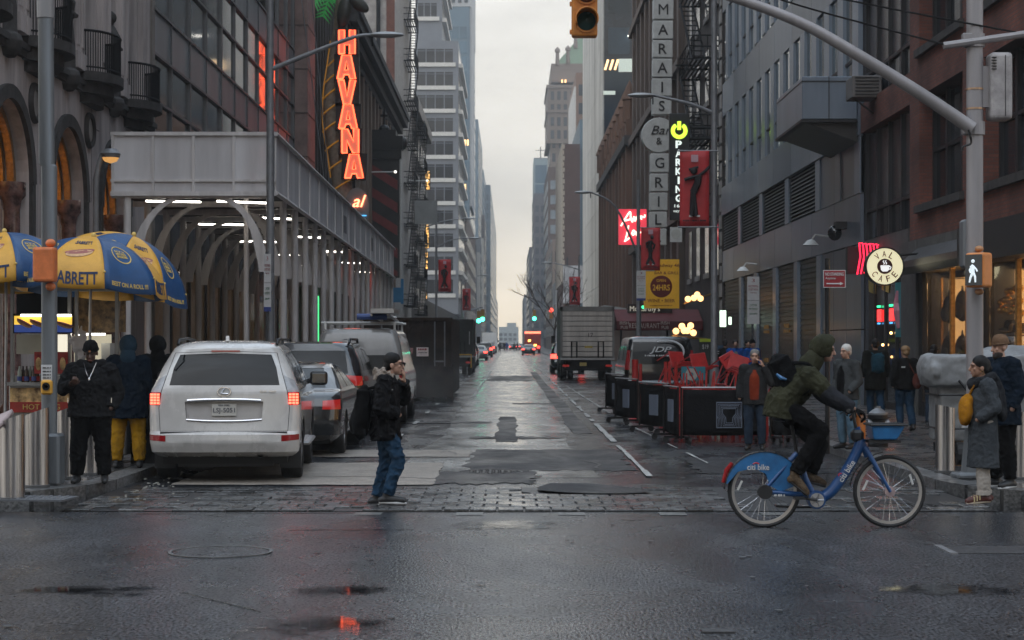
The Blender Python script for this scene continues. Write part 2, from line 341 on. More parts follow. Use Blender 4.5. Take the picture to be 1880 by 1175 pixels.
# stone setts of the gutter crossing: three hundred nearest as pieces, the rest as one mass
sett_bed = struct('sett_bed', MB().sheet([(KL + .02, 19.42), (KR - .02, 19.42), (KR - .02, 22.6), (KL + .02, 22.6)], .006), mat('sett_joint', (.022, .022, .023), .4, var=.3))
sm = []
for k in range(4):
    q = MB(); q.bx(-.137 + .004 * k, .137, -.158, .158 - .003 * k, -.03, .010 + .001 * k); sm.append(q.mesh('sett', SETT))
for m_ in sm:
    bm = bmesh.new(); bm.from_mesh(m_); bmesh.ops.bevel(bm, geom=[e_ for e_ in bm.edges if all(v.co.z > 0 for v in e_.verts)], offset=.006, segments=1, affect='EDGES'); bm.to_mesh(m_); bm.free()
rest = MB(); cnt = 0; spots = []
y = 19.6; row = 0
while y < 22.5:
    x = KL + .2 + (.14 if row % 2 else 0)
    while x < KR - .15:
        inpatch = (x > 2.3 and rnd.random() < .7) or (x < -3.2 and rnd.random() < .25) or (-3.6 < x < -.9 and y > 22.9) or (((x - .95) / 1.05) ** 2 + ((y - 21.9) / .55) ** 2 < 1) or (-1.3 < x < .4 and y > 23.0)
        if not inpatch and rnd.random() > .015: spots.append((x, y))
        x += .285
    y += .335; row += 1
spots.sort(key=lambda p: (p[1] > 21.2, abs(p[0] + .2)))
for i, (x, y) in enumerate(spots):
    z = .012 + rnd.uniform(-.003, .003)
    if i < 300: o = link('sett', rnd.choice(sm), sett_bed, loc=(x, y, z)); o.rotation_euler = (rnd.uniform(-.008, .008), rnd.uniform(-.008, .008), rnd.uniform(-.02, .02))
    else: rest.bx(x - .135, x + .135, y - .155, y + .155, -.02, z + .012)
tag(rest.build('setts', SETT, sett_bed, bev=.01), kind='stuff')
road_sheet('asphalt_blob', [gp(*p) for p in ((985, 900), (1010, 892), (1080, 892), (1130, 897), (1185, 903), (1198, 908), (1150, 911), (1080, 911), (1020, 908), (990, 905))], .034, PATCH)
# manholes
def manhole(px, py, r, ring=GALV):
    x, y = gp(px, py); o = struct('manhole', MB().lathe([(0, .002), (r * .9, .002)], (x, y, .004), 28), ASPH if ring is GALV else IRON)
    q = MB().lathe([(r * .94, .0), (r * .94, .007), (r, .007), (r, .0)], (x, y, .004), 32).build('rim', mat('worn_iron_rim', (.16, .16, .16), .45, .5, var=.4, vs=5) if ring is GALV else ring, o)
    if ring is GALV: return
    q = MB()
    for i in range(-4, 5):
        for j in range(-4, 5):
            if i * i + j * j < 17: q.box((x + i * r * .19, y + j * r * .19, .009), (r * .12, r * .12, .008), rz=.78)
    q.build('tread', IRON, o)
manhole(405, 1014, .44); manhole(915, 908, .42, IRON); manhole(1668, 930, .35, IRON); manhole(900, 867, .45, IRON)
# drain plate lower right and small iron covers
x, y = gp(1850, 1010); q = struct('drain_plate', MB().bx(x - .5, x + .6, y - .28, y + .28, 0, .006), IRON)
MB().bx(x - .56, x - .5, y - .32, y + .32, 0, .012).build('frame', GALV, q)
x, y = gp(1318, 1160); struct('valve_cover', MB().box((x, y, .006), (.2, .14, .012)), IRON)
# puddles: still water lying in the ruts
def puddle(px, py, w, d):
    x, y = gp(px, py); road_sheet('puddle', [(x - w / 2, y - d / 2), (x + w / 2, y - d / 2), (x + w / 2, y + d / 2), (x - w / 2, y + d / 2)], PZ[0], PUD); PZ[0] += .0012
PZ = [.004]
for a_ in ((150, 1084, 1.9, 1.2), (590, 1150, 1.5, 1.8), (120, 930, 1.8, 1.4), (640, 1085, 1.4, 1.2), (1750, 1085, 2.2, 1.2), (930, 965, 1.8, 2.0)): puddle(*a_)
# meandering cracks, gum spots and oil stains
b = MB()
for _ in range(46):
    y0 = rnd.choice([rnd.uniform(24, 34), rnd.uniform(24, 40), rnd.uniform(30, 70)]); x0 = rnd.uniform(-4.2, 4.6); x, y, d = x0, y0, rnd.uniform(-.5, .5) + (math.pi / 2 if rnd.random() < .35 else 0); w = rnd.uniform(.004, .014) * (1 + y0 / 40)
    for k in range(rnd.randint(5, 16)):
        d += rnd.uniform(-.22, .22); L_ = rnd.uniform(.08, .3); x2, y2 = x + math.cos(d) * L_, y + math.sin(d) * L_; nx_, ny_ = -math.sin(d) * w, math.cos(d) * w
        if KL < x2 < KR and y2 > 10: b.add([(x - nx_, y - ny_, .0142), (x2 - nx_, y2 - ny_, .0142), (x2 + nx_, y2 + ny_, .0142), (x + nx_, y + ny_, .0142)], [(0, 1, 2, 3)])
        x, y = x2, y2
struct('road_cracks', b, mat('crack_tar', (.006, .006, .007), .35, var=0))
b = MB()
for _ in range(240):
    x, y, r = rnd.uniform(-6, 6), rnd.uniform(10.5, 19.2) if rnd.random() < .6 else rnd.uniform(24, 40), rnd.uniform(.012, .035)
    if y > 19.3 and not KL < x < KR: continue
    b.sheet([(x + r * math.cos(a) * rnd.uniform(.7, 1.2), y + r * math.sin(a) * rnd.uniform(.7, 1.2)) for a in np.arange(0, 6.2, .9)], .0151)
struct('gum_spots', b, mat('gum_grey', (.06, .06, .06), .6, var=.5, vs=3))
# steel expansion crack lines
b = MB()
for p0, p1 in (((530, 973), (760, 973)), ((335, 1088), (480, 1124)), ((1140, 955), (1185, 955)), ((1770, 997), (1838, 1022)), ((250, 944), (1500, 938))):
    a, c = gp(*p0), gp(*p1); n = 14
    pts = [(a[0] + (c[0] - a[0]) * i / n, a[1] + (c[1] - a[1]) * i / n + rnd.uniform(-.02, .02)) for i in range(n + 1)]
    for i in range(n):
        w = rnd.uniform(.008, .03); (u, v), (u2, v2) = pts[i], pts[i + 1]
        b.add([(u, v - w, .0035), (u2, v2 - w, .0035), (u2, v2 + w, .0035), (u, v + w, .0035)], [(0, 1, 2, 3)])
struct('tar_seam', b, mat('tar', (.008, .008, .009), .25, var=0))
# pavements: bed, slabs as pieces, granite kerb stones
def pavement(side):
    k, bl = (KL, BL) if side < 0 else (KR, BR)
    s = side
    corner = 3.0
    # outline with a rounded kerb return towards the avenue
    o = struct('pavement', MB().prism([(k, 600), (k, YS + corner)] + [(k + s * corner - s * corner * math.cos(t), YS + corner - corner * math.sin(t)) for t in (R(30), R(60))] + [(k + s * corner, YS), (s * 90, YS), (s * 90, 600)], -.2, SW - .012, 'z'), mat('pavement_joint', (.03, .03, .03), .5, var=.3))
    sl = MB().bx(-.745, .745, -.745, .745, -.05, .012).mesh('slab', PAVE)
    for iy in range(26):
        for ix in range(6):
            cx = k + s * (.32 + .76 + ix * 1.5); cy = YS + .9 + iy * 1.5
            if abs(cx) > 12.5: continue
            dx, dy = s * (cx - k), cy - YS
            if dx < corner + .4 and dy < corner and math.hypot(corner - dx, corner - dy) > corner - .95 and dx < corner + .1: continue
            q = link('slab', sl, o, loc=(cx, cy, SW - .012 + rnd.uniform(-.003, .003))); q.rotation_euler = (rnd.uniform(-.003, .003), rnd.uniform(-.003, .003), 0)
    ks = MB().bx(-.15, .15, -.74, .74, -.2, .0).mesh('kerb_stone', KERB)
    for i in range(60):
        y = YS + corner + .75 + i * 1.5
        link('kerb_stone', ks, o, loc=(k + s * .148, y, SW + .002))
    for t0 in range(0, 90, 18):
        q = MB(); a, c = R(t0 + .6), R(t0 + 17.4)
        cx, cy = k + s * corner, YS + corner
        pl = [(cx - s * corner * math.cos(a), cy - corner * math.sin(a)), (cx - s * corner * math.cos((a + c) / 2), cy - corner * math.sin((a + c) / 2)), (cx - s * corner * math.cos(c), cy - corner * math.sin(c)), (cx - s * (corner - .3) * math.cos(c), cy - (corner - .3) * math.sin(c)), (cx - s * (corner - .3) * math.cos(a), cy - (corner - .3) * math.sin(a))]
        q.prism(pl, -.2, SW + .002 - (.05 if s < 0 and t0 > 30 else 0), 'z').build('kerb_stone', KERB, o)
    for i in range(8): link('kerb_stone', MB().bx(-.74, .74, -.15, .15, -.2, 0).mesh('kerb_stone', KERB), o, loc=(k + s * (corner + .75 + i * 1.5), YS + .148, SW + .002))
    return o
PL, PR = pavement(-1), pavement(1)
# studded tactile pad at the left corner
b = MB().box((-5.35, 19.55, SW + .012), (1.5, .5, .02), rz=-.12); tp = tag(b.build('tactile_pad', mat('tactile_grey', (.10, .105, .115), .5, var=.2)), 'grey studded tactile pad set into the left corner', 'tactile pad')
b = MB()
for i in range(16):
    for j in range(5): b.ball((-6.03 + i * .09, 19.38 + j * .085 - i * .0108 + .08, SW + .022), (.028, .028, .014), 6, 4)
b.build('studs', mat('tactile_grey', (.1, .1, .1)), tp)
# gutter grime: small litter bits along the left kerb
# ---------------------------------------------------------------- left side of the street
STONE = mat('soot_stone', (.45, .395, .38), .75, var=.36, vs=3.0, streak=True, bump=.25, bs=14)
STONEL = mat('pale_stone', (.30, .28, .265), .75, var=.3, vs=1.6, bump=.2, bs=10)
STONED = mat('black_crust_stone', (.045, .04, .038), .8, var=.5, vs=4, bump=.3, bs=18)
BRONZE = mat('gilded_bronze', (.42, .24, .08), .35, .8, var=.4, vs=14, bump=.4, bs=30)
MARBLE = mat('red_marble', (.085, .03, .028), .2, var=.9, vs=5, col2=(.16, .09, .08))
DWOOD = mat('dark_doors', (.035, .022, .016), .35, var=.3, vs=6)
LAMPW = glow('warm_lamp', (1, .55, .2), 5)
AMBER = mat('lit_amber_glass', (.25, .13, .05), .15, var=.8, vs=1.3, emit=(1, .5, .16), es=.12)
GREYMET = mat('grey_spandrel', (.24, .25, .265), .38, .25, var=.18, vs=1.2, streak=True, piece=.12)
MULL = mat('dull_mullion', (.13, .135, .145), .4, .4, var=.15)
CURT = mat('curtain_glass', (.02, .022, .026), .05, var=.4, vs=.5, spec=1.0, piece=.3, coat=.6)
BRICKD = mat('dark_brick_wall', (.05, .04, .037), .85, var=.35, vs=2.5, bump=.3, bs=18)
BROWN = mat('brown_render', (.10, .075, .062), .8, var=.35, vs=1.5, streak=True, bump=.2, bs=8)
ROOFM = mat('roof_black', (.03, .03, .032), .8)
def root_at(name, label, cat, x, y): return thing(name, label, cat, (x, y, 0))
def arch_band(mb, yc, zs, r0, r1, x0, x1, n=20, a0=0, a1=math.pi):
    for i in range(n):
        t, u = a0 + (a1 - a0) * i / n, a0 + (a1 - a0) * (i + 1) / n
        q = [(yc + r * math.cos(a), zs + r * math.sin(a)) for r, a in ((r0, t), (r1, t), (r1, u), (r0, u))]
        mb.prism(q, x0, x1, 'x')
# --- ornate stone corner building
B1 = root_at('stone_building', 'soot-streaked stone building with round arches, statues and iron balconies', 'building', BL, 37)
arches = (29.8, 34.4, 39.0, 43.6); bal = (31.7, 36.3, 40.9, 45.5); stat = (34.2, 38.8, 43.3)
wall = MB().bx(-10.2, BL, 26, 48, 0, 27).build('wall', STONE, B1, world=True)
cs = []
for yc in arches:
    pts = [(yc - 1.45, -.5), (yc + 1.45, -.5)] + [(yc + 1.45 * math.cos(R(a)), 4.85 + 1.45 * math.sin(R(a))) for a in range(0, 181, 9)]
    cs.append(MB().prism(pts, -11, -9, 'x').build('c', STONE))
for yc in bal: cs.append(MB().bx(-9.85, -9, yc - .8, yc + .8, 7.75, 11.6).build('c', STONE)); cs.append(MB().bx(-9.85, -9, yc - .8, yc + .8, 13.4, 16.6).build('c', STONE))
for yc in stat: cs.append(MB().bx(-9.62, -9, yc - .42, yc + .42, 8.0, 10.6).build('c', STONE))
for c in cs: c.location = Vector((0, 0, 0))
wall.parent = None; wall.matrix_parent_inverse = Matrix(); cut(wall, cs)
wall.parent = B1; wall.matrix_parent_inverse = Matrix.Translation(B1.location).inverted()
for me_ in (wall.data,): me_.materials.clear(); me_.materials.append(STONE)
for yc in arches:
    q = MB(); arch_band(q, yc, 4.85, 1.46, 1.72, BL - .05, BL + .09); q.bx(BL - .05, BL + .07, yc - 1.72, yc - 1.46, 3.0, 4.85); q.bx(BL - .05, BL + .07, yc + 1.46, yc + 1.72, 3.0, 4.85)
    q.build('archivolt', STONED, B1, world=True)
    for k, (r0, r1, xx) in enumerate(((1.30, 1.445, -9.55), (1.16, 1.30, -9.72), (1.02, 1.16, -9.86))):
        q = MB(); arch_band(q, yc, 4.85, r0, r1, xx - .14, xx); q.build('gilded_arch_moulding', BRONZE, B1, smooth=False, world=True)
    for s in (-1, 1):
        MB().lathe([(.0, .1), (.25, .1), (.25, .5), (.19, .6), (.17, 4.3), (.2, 4.5), (.28, 4.6), (.28, 4.85), (0, 4.85)], (-9.58, yc + s * 1.22, 0), 14).build('marble_column', MARBLE, B1, True, world=True)
    MB().bx(-10.16, -10.1, yc - 1.2, yc + 1.2, .1, 6.1).build('door_glass', AMBER, B1, world=True)
    q = MB()
    for d in (-1.0, -.35, .35, 1.0): q.bx(-10.1, -10.0, yc + d - .05, yc + d + .05, .1, 6.0)
    for z in (2.6, 4.7): q.bx(-10.09, -10.01, yc - 1.2, yc + 1.2, z, z + .12)
    q.build('door_frame', BRONZE, B1, world=True)
    for s in (-1, 1):
        l = MB().lathe([(0, 0), (.09, .02), (.14, .12), (.14, .16), (0, .16)], (-9.85, yc + s * .75, 4.72), 10).build('uplight', glow('uplight_glow', (1, .5, .16), 1.3), B1, world=True)
for yc in bal:
    q = MB(); pl = [(BL + .0, yc - 1.15)] + [(BL + .75 * math.sin(R(a)), yc - 1.15 * math.cos(R(a))) for a in range(12, 170, 12)] + [(BL, yc + 1.15)]
    q.prism(pl, 7.42, 7.62, 'z'); q.prism([(BL + (x - BL) * .7, yc + (y_ - yc) * .85) for x, y_ in pl], 7.18, 7.42, 'z'); q.prism([(BL + (x - BL) * .4, yc + (y_ - yc) * .7) for x, y_ in pl], 6.98, 7.18, 'z')
    sl = q.build('balcony', STONED, B1, world=True)
    q = MB(); rp_ = [(BL + .02 + .66 * math.sin(R(a)), yc - 1.05 * math.cos(R(a))) for a in range(0, 181, 9)]
    q.tube([(x, y_, 8.5) for x, y_ in rp_], .03, 6); q.tube([(x, y_, 7.72) for x, y_ in rp_], .02, 6)
    rl = q.build('rail', BLACKM, sl); 
    q = MB()
    for x, y_ in [(BL + .02 + .66 * math.sin(R(a)), yc - 1.05 * math.cos(R(a))) for a in np.arange(0, 181, 4.5)]: q.rod((x, y_, 7.62), (x, y_, 8.5), .011, n=4)
    tag(q.build('balusters', BLACKM, sl), kind='stuff')
    for o_ in (rl, sl.children[-1]): o_.matrix_parent_inverse = Matrix()
    for z0, z1 in ((7.75, 11.6), (13.4, 16.6)):
        w = MB().bx(-9.86, -9.8, yc - .78, yc + .78, z0, z1).build('window', WINGLASS, B1, world=True)
        q = MB()
        for d in (-.76, 0, .76): q.bx(-9.82, -9.74, yc + d - .05, yc + d + .05, z0, z1)
        for d in (0, 1.2, 2.4): q.bx(-9.815, -9.745, yc - .78, yc + .78, z0 + d, z0 + d + .09)
        q.build('frame', STONED, w)
for yp in sorted([b_ + d for b_ in bal for d in (-1.05, 1.05)] + [b_ + d for b_ in bal for d in (-1.55, 1.55)]):
    q = MB().bx(BL, BL + .13, yp - .17, yp + .17, 7.9, 24); q.bx(BL, BL + .19, yp - .22, yp + .22, 7.6, 7.95)
    for d in (-.09, 0, .09): q.bx(BL + .13, BL + .15, yp + d - .025, yp + d + .025, 8.1, 23.8)
    q.build('pilaster', STONE, B1, world=True)
q = MB().bx(BL - .1, BL + .16, 26, 48.1, 7.32, 7.44); q.bx(BL - .1, BL + .1, 26, 48.1, 7.2, 7.32); q.build('string_course', STONED, B1, world=True)
for yc in (31.6, 36.2, 40.9, 45.5):
    o = MB().lathe([(.27, .03), (.27, .07), (.36, .1), (.4, .05), (.4, 0)], (BL, yc, 6.45), 22, axis='x').build('medallion', STONED, B1, True, world=True)
    o2 = MB().lathe([(0, .06), (.27, .04)], (BL, yc, 6.45), 18, axis='x').build('medallion_face', STONEL, B1, True, world=True)
def statue(y, arm):
    q = MB(); x = BL - .02
    q.lathe([(.0, 0), (.2, 0), (.3, .12), (.34, .3), (.30, .42), (.0, .42)], (x, y, 7.05), 12)
    q.tube([(x, y, 7.4), (x + .02, y, 8.0), (x, y + .04, 8.5), (x + .02, y, 8.9), (x, y, 9.15)], [.24, .21, .17, .22, .1], 10)
    q.tube([(x, y, 9.1), (x, y, 9.25)], [.07, .07], 8); q.ball((x + .03, y, 9.36), (.115, .1, .14)); q.ball((x - .02, y, 9.4), (.13, .12, .13))
    for s in (-1, 1): q.tube([(x, y + s * .2, 9.05), (x + .06, y + s * .27, 8.72), (x + .24, y + s * .08 * arm, 8.62)], [.085, .07, .055], 8)
    for k in range(9): a = k * .7; q.tube([(x + .2 * math.cos(a), y + .2 * math.sin(a), 7.42), (x + .15 * math.cos(a + .2), y + .15 * math.sin(a + .2), 8.45)], [.05, .035], 6)
    o = q.build('statue', STONED, B1, world=True); m = o.modifiers.new('r', 'REMESH'); m.mode = 'VOXEL'; m.voxel_size = .025; m.use_smooth_shade = True
for i, y in enumerate(stat): statue(y, 1 if i % 2 else -1)
# joints of the big facing slabs
q = MB()
for y in (32.2, 36.7, 41.2, 45.9, 47.3): q.bx(BL, BL + .004, y - .012, y + .012, 4.9, 7.2)
for y0, y1, z in ((32, 33, 6.9), (36.2, 37.5, 6.35), (40.8, 42, 6.55), (45.4, 47.9, 6.0)): q.bx(BL, BL + .004, y0, y1, z, z + .02)
tag(q.build('slab_joints', STONED, B1, world=True), kind='stuff')
# --- grey curtain-wall building
B2 = root_at('glass_building', 'grey curtain wall building with long bands of glass behind the scaffold', 'building', BL, 64)
MB().bx(-24, BL - .12, 48.02, 80, 0, 34).build('core', mat('core_dark', (.05, .05, .055), .8), B2, world=True)
YB = [48.05 + 2.95 * i for i in range(11)] + [80]
zs = [(6.7, 9.35), (10.55, 13.2), (14.4, 17.05), (18.25, 20.9), (22.1, 24.75), (25.95, 28.6)]
for (z0, z1) in zs:
    for i in range(11):
        y0, y1 = YB[i] + .04, YB[i + 1] - .04
        if z0 < 14:
            MB().bx(BL - .11, BL - .06, y0, y1, z0 + 1.46, z1 - .02).build('pane', CURT, B2, world=True)
            MB().bx(BL - .11, BL - .06, y0, y1, z0 + .02, z0 + 1.4).build('pane', CURT, B2, world=True)
        else: MB().bx(BL - .11, BL - .06, y0, y1, z0, z1).build('pane', CURT, B2, world=True)
        MB().bx(BL - .11, BL - .02, y0, y1, z1 + .03, z1 + 1.17).build('spandrel_panel', GREYMET, B2, world=True)
    MB().bx(BL - .1, BL + .03, 48.05, 80, z1 - .03, z1 + .04).build('rail', MULL, B2, world=True); MB().bx(BL - .1, BL + .03, 48.05, 80, z1 + 1.15, z1 + 1.22).build('rail', MULL, B2, world=True)
    if z0 < 14: MB().bx(BL - .1, BL + .02, 48.05, 80, z0 + 1.4, z0 + 1.47).build('rail', MULL, B2, world=True)
for i, y in enumerate(YB):
    w = .075 if i % 2 == 0 else .035
    MB().bx(BL - .1, BL + (.015 if i % 2 else .022), y - w, y + w, 6.6, 30).build('mullion', MULL, B2, world=True)
MB().bx(-9.6, BL + .06, 47.96, 48.3, 0, 34).build('corner_pier', mat('tan_pier', (.23, .20, .175), .7, var=.2), B2, world=True)
# ground floor shopfronts under the scaffold: dark glass and bronze frames
for i in range(11):
    MB().bx(BL - .1, BL - .05, YB[i] + .15, YB[i + 1] - .15, .5, 3.8).build('shop_pane', mat('shop_glass_dim', (.02, .018, .015), .08, var=.5, vs=1, emit=(1, .55, .2), es=.015), B2, world=True)
    MB().bx(BL - .12, BL, YB[i] - .15, YB[i] + .15, 0, 6.6).build('shop_pier', STONED, B2, world=True)
MB().bx(BL - .11, BL + .04, 48.3, 80, 3.8, 4.3).build('shop_fascia', STONED, B2, world=True)
# --- restaurant building with the palm sign
B3 = root_at('restaurant_building', 'dark brown ribbed restaurant front with green-lit doorway beyond the scaffold', 'building', BL, 90)
MB().bx(-24, BL, 80.02, 100, 0, 24).build('wall', BROWN, B3, world=True)
for y in np.arange(81, 99.5, 1.3): MB().bx(BL, BL + .25, y - .16, y + .16, 4.5, 23.5).build('rib', mat('rib_dark', (.06, .045, .042), .7, var=.3, streak=True), B3, world=True)
MB().bx(BL - .1, BL + .55, 80.3, 83.4, 4.2, 19).build('pier', mat('pink_lit_stone', (.25, .17, .15), .7, var=.3, vs=1.5, bump=.2, bs=6), B3, world=True)  # pink colour stands in for pink light falling on the pier
for z in np.arange(6, 19, 1.9): MB().bx(BL - .1, BL + .57, 80.28, 83.42, z, z + .05).build('joint', BROWN, B3, world=True)
gl = glow('green_light', (.08, .8, .25), 1.6)
MB().bx(BL, BL + .12, 86.2, 92.5, .15, 3.9).build('doorway', BLACKM, B3, world=True)
for y in (86.4, 88.2, 92.2): MB().bx(BL + .12, BL + .3, y - .18, y + .18, .15, 3.6).build('green_tube', gl, B3, world=True)
MB().bx(BL + .12, BL + .3, 86.2, 92.4, 3.62, 3.95).build('green_tube', gl, B3, world=True)
for y in (88.8, 90.2): MB().ball((BL + .6, y, 2.9), .16).build('lamp', LAMPW, B3, True, world=True)
# --- palm-tree sign with the neon name
PT = mat('palm_trunk', (.30, .24, .18), .7, var=.3, vs=6, bump=.3, bs=8)
NEONY = glow('neon_amber', (1, .45, .05), .12)
NEONR = glow('neon_red', (1, .12, .045), 3.4); NEONF = glow('neon_face', (.9, .20, .11), .45, (.6, .2, .12))
Ys = 86.5
S = thing('palm_sign', 'tall palm-tree sign with red neon letters HAVANA down its side', 'neon sign', wp(640, 350, Ys))
path = [wp(634, 372, Ys), wp(624, 300, Ys), wp(612, 230, Ys), wp(611, 170, Ys), wp(618, 110, Ys), wp(626, 40, Ys), wp(630, -20, Ys)]
tp_ = bez(*path, n=6); rs = list(np.linspace(.52, .30, len(tp_)))
MB().tube(tp_, rs, 14).build('trunk', PT, S, True, world=True)
for i in range(3, 26, 3):
    q = MB(); c = tp_[i]; r = rs[i] + .04
    q.tube([c + Vector((r * math.cos(a), -r * math.sin(a), .55 * math.cos(a) * .6)) for a in np.linspace(.15, math.pi - .15, 9)], .04, 5); q.build('neon_ring', NEONY, S, world=True)
for sd in (-1, 1):
    q = MB(); q.tube([p + Vector((sd * (r + .03), -.08, 0)) for p, r in zip(tp_[4:28], rs[4:28])], .032, 5); q.build('neon_edge', NEONY, S, world=True)
FR = mat('frond_green', (.06, .30, .07), .5, var=.3, vs=5, emit=(.1, .8, .2), es=.12)
for k, (dx, dy, dz) in enumerate(((-1.6, -.3, .1), (-1.2, -.9, -.5), (-2.1, .3, -.5), (-.9, .5, -.9), (1.4, .2, .8), (-.6, -.8, .9), (.9, .9, .6))):
    q = MB(); a = wp(626, -8, Ys); pts = bez(a, a + Vector((dx * .5, dy * .5, .35 + dz * .2)), a + Vector((dx, dy, dz)), n=7)
    for i in range(len(pts) - 1):
        d = (pts[i + 1] - pts[i]).normalized(); sv = d.cross(Vector((0, 1, .2))).normalized()
        for s_ in (-1, 1):
            tip = pts[i] + sv * s_ * .42 + d * .22 + Vector((0, 0, -.12)); q.add([pts[i] - d * .05, pts[i] + d * .1, tip], [(0, 1, 2)])
    q.tube(pts, .03, 4); q.build('frond', FR, S, world=True)
for c, rr, t in ((wp(632, 22, Ys - .6), (.34, .25, .75), .15), (wp(657, 6, Ys - .6), (.3, .22, .62), -.9)):
    MB().ball(c, rr, 12, 9, Matrix.Rotation(t, 3, 'Y')).build('banana_leaf_bulb', mat('dark_leaf', (.035, .032, .022), .5, var=.4, vs=6), S, True, world=True)
q = MB()
GL = {'H': [(0, 0), (.34, 0), (.34, .38), (.66, .38), (.66, 0), (1, 0), (1, 1), (.66, 1), (.66, .6), (.34, .6), (.34, 1), (0, 1)], 'A': [(0, 0), (.3, 0), (.38, .18), (.62, .18), (.7, 0), (1, 0), (.74, 1), (.26, 1)], 'V': [(0, 1), (.32, 1), (.5, .32), (.68, 1), (1, 1), (.7, 0), (.3, 0)], 'N': [(0, 0), (.3, 0), (.3, .52), (.66, 0), (1, 0), (1, 1), (.7, 1), (.7, .48), (.34, 1), (0, 1)]}
lets = [('H', 637, 77, 27), ('A', 636, 123, 31), ('V', 637, 169, 29), ('A', 639, 214, 31), ('N', 643, 259, 28), ('A', 650, 305, 31)]
for i, (ch, px, py, wpx) in enumerate(lets):
    c = wp(px, py, Ys - .9); w, h = wpx * (Ys - .9) / F, 41 * (Ys - .9) / F
    M = Matrix.Rotation(.012 * (i - 1), 3, 'Y')
    MB().box(c + Vector((0, .25, 0)), (w + .38, .3, h + .2), M=M).build('backing_box', BLACK, S, world=True)
    pl = [(x - .5, z - .5) for x, z in GL[ch]]; P_ = [(c.x + x * (w + .06), c.z + z * (h + .06)) for x, z in pl]
    MB().prism(P_, c.y + .02, c.y + .08).build('letter_face', NEONF, S, world=True)
    MB().tube([(x, c.y - .01, z) for x, z in P_ + P_[:1]], .042, 6, cap=False).build('neon_letter', NEONR, S, world=True)
    if ch == 'A':
        hl = [(c.x + (x - .5) * w, c.z + (z - .5) * h) for x, z in ((.40, .36), (.60, .36), (.5, .76))]; MB().prism(hl, c.y - .005, c.y + .019).build('letter_counter', BLACK, S, world=True); MB().tube([(x, c.y - .015, z) for x, z in hl + hl[:1]], .03, 6, cap=False).build('neon_counter', NEONR, S, world=True)
MB().rod(wp(640, 30, Ys - .5), wp(652, 420, Ys - .5), .07).build('mast', BLACK, S, world=True)
# script sign under the palm
c = wp(655, 382, Ys - 1)
S2 = thing('oval_sign', 'grey rounded sign with script letters al in red neon above scaffold', 'neon sign', c)
q = MB(); q.prism([(x, z) for x, z in circ(0, 0, .58, 26, .95)], 0, .3); q.build('board', mat('sign_board_grey', (.22, .2, .19), .6, var=.2), S2)
text('al', glow('neon_salmon', (1, .25, .12), 5), S2, (.12, -.05, .32), .62, .55, shear=.35, depth=.06)
MB().box((.3, -.06, -.35), (.3, .03, .05)).build('blue_mark', glow('neon_blue', (.1, .5, 1), 1.5), S2)
# --- theatre building with heavy cornice
B4 = root_at('theatre_building', 'tan theatre front with heavy black cornice behind the neon sign', 'building', BL, 120)
MB().bx(-26, BL, 100.02, 150, 0, 19.2).build('wall', mat('tan_front', (.17, .125, .10), .8, var=.3, vs=1, streak=True), B4, world=True)
q = MB()
for k, (d, z0, z1) in enumerate(((.3, 18.2, 18.6), (.7, 18.6, 19.1), (1.1, 19.1, 19.6), (1.25, 19.6, 20.0))): q.bx(-10, BL + d, 100.0 - .01 * k, 150, z0, z1)
q.build('cornice', STONED, B4, world=True)
for i, y in enumerate(np.arange(102, 150, 3.2)):
    MB().bx(BL, BL + .3, y - .3, y + .3, 5, 18.2).build('pilaster', mat('tan_trim', (.21, .15, .115), .8, var=.3, streak=True), B4, world=True)
    for z in (6, 10.2, 14.2):
        MB().bx(BL + .0, BL + .04, y + .5, y + 2.6, z, z + 2.8).build('window', WINGLASS, B4, world=True)
# --- big pale stone party wall
B5 = root_at('stone_tower', 'pale grey stone block with blank side wall and a drain pipe', 'building', BL, 160)
MB().bx(-30, BL, 150.02, 176, 0, 60).build('wall', STONEL, B5, world=True)
MB().rod((-10.6, 149.8, 19), (-10.6, 149.8, 60), .16).build('drain_pipe', BLACKM, B5, world=True)
MB().bx(-9.95, BL + .02, 149.93, 150.01, 5, 60).build('brick_strip', mat('red_brick_strip', (.13, .055, .04), .85, var=.3, vs=2), B5, world=True)
for z in (21.5, 34, 46): MB().bx(-14.8, BL + .3, 149.7, 150.01, z, z + .7).build('string_course', STONEL, B5, world=True)
for z in (16.0, 20.8): MB().bx(-10.9, -10.3, 149.6, 150.0, z, z + .35).build('pipe_bracket', BLACKM, B5, world=True)
def fire_escape(label, X, s, y0, y1, z0, n, fh=3.6):
    o = thing('fire_escape', label, 'fire escape', (X, (y0 + y1) / 2, z0))
    for k in range(n):
        z = z0 + k * fh
        q = MB()
        for i in range(5): q.bx(X + s * (.06 + .2 * i), X + s * (.14 + .2 * i), y0, y1, z, z + .06)
        for yy in (y0, (y0 + y1) / 2, y1): q.bx(X, X + s * .98, yy - .05, yy + .05, z - .08, z)
        q.build('platform', BLACKM, o, world=True)
        q = MB()
        for zz in (.5, 1.0): q.tube([(X, y0, z + zz), (X + s * .95, y0, z + zz), (X + s * .95, y1, z + zz), (X, y1, z + zz)], .035, 5)
        for yy in np.linspace(y0, y1, 9): q.rod((X + s * .95, yy, z), (X + s * .95, yy, z + 1), .02, n=4)
        for xx in (.3, .6, .9): q.rod((X + s * xx, y0, z), (X + s * xx, y0, z + 1), .02, n=4)
        q.build('railing', BLACKM, o, world=True)
        if k < n - 1:
            q = MB(); a = Vector((X + s * .35, y0 + .5, z)); c = Vector((X + s * .35, y1 - .5, z + fh)); w = Vector((s * .6, 0, 0))
            q.rod(a, c, .05, n=4); q.rod(a + w, c + w, .05, n=4)
            for t in np.linspace(.05, .95, 11): p = a.lerp(c, t); q.rod(p, p + w, .03, n=4)
            q.build('stair', BLACKM, o, world=True)
    return o
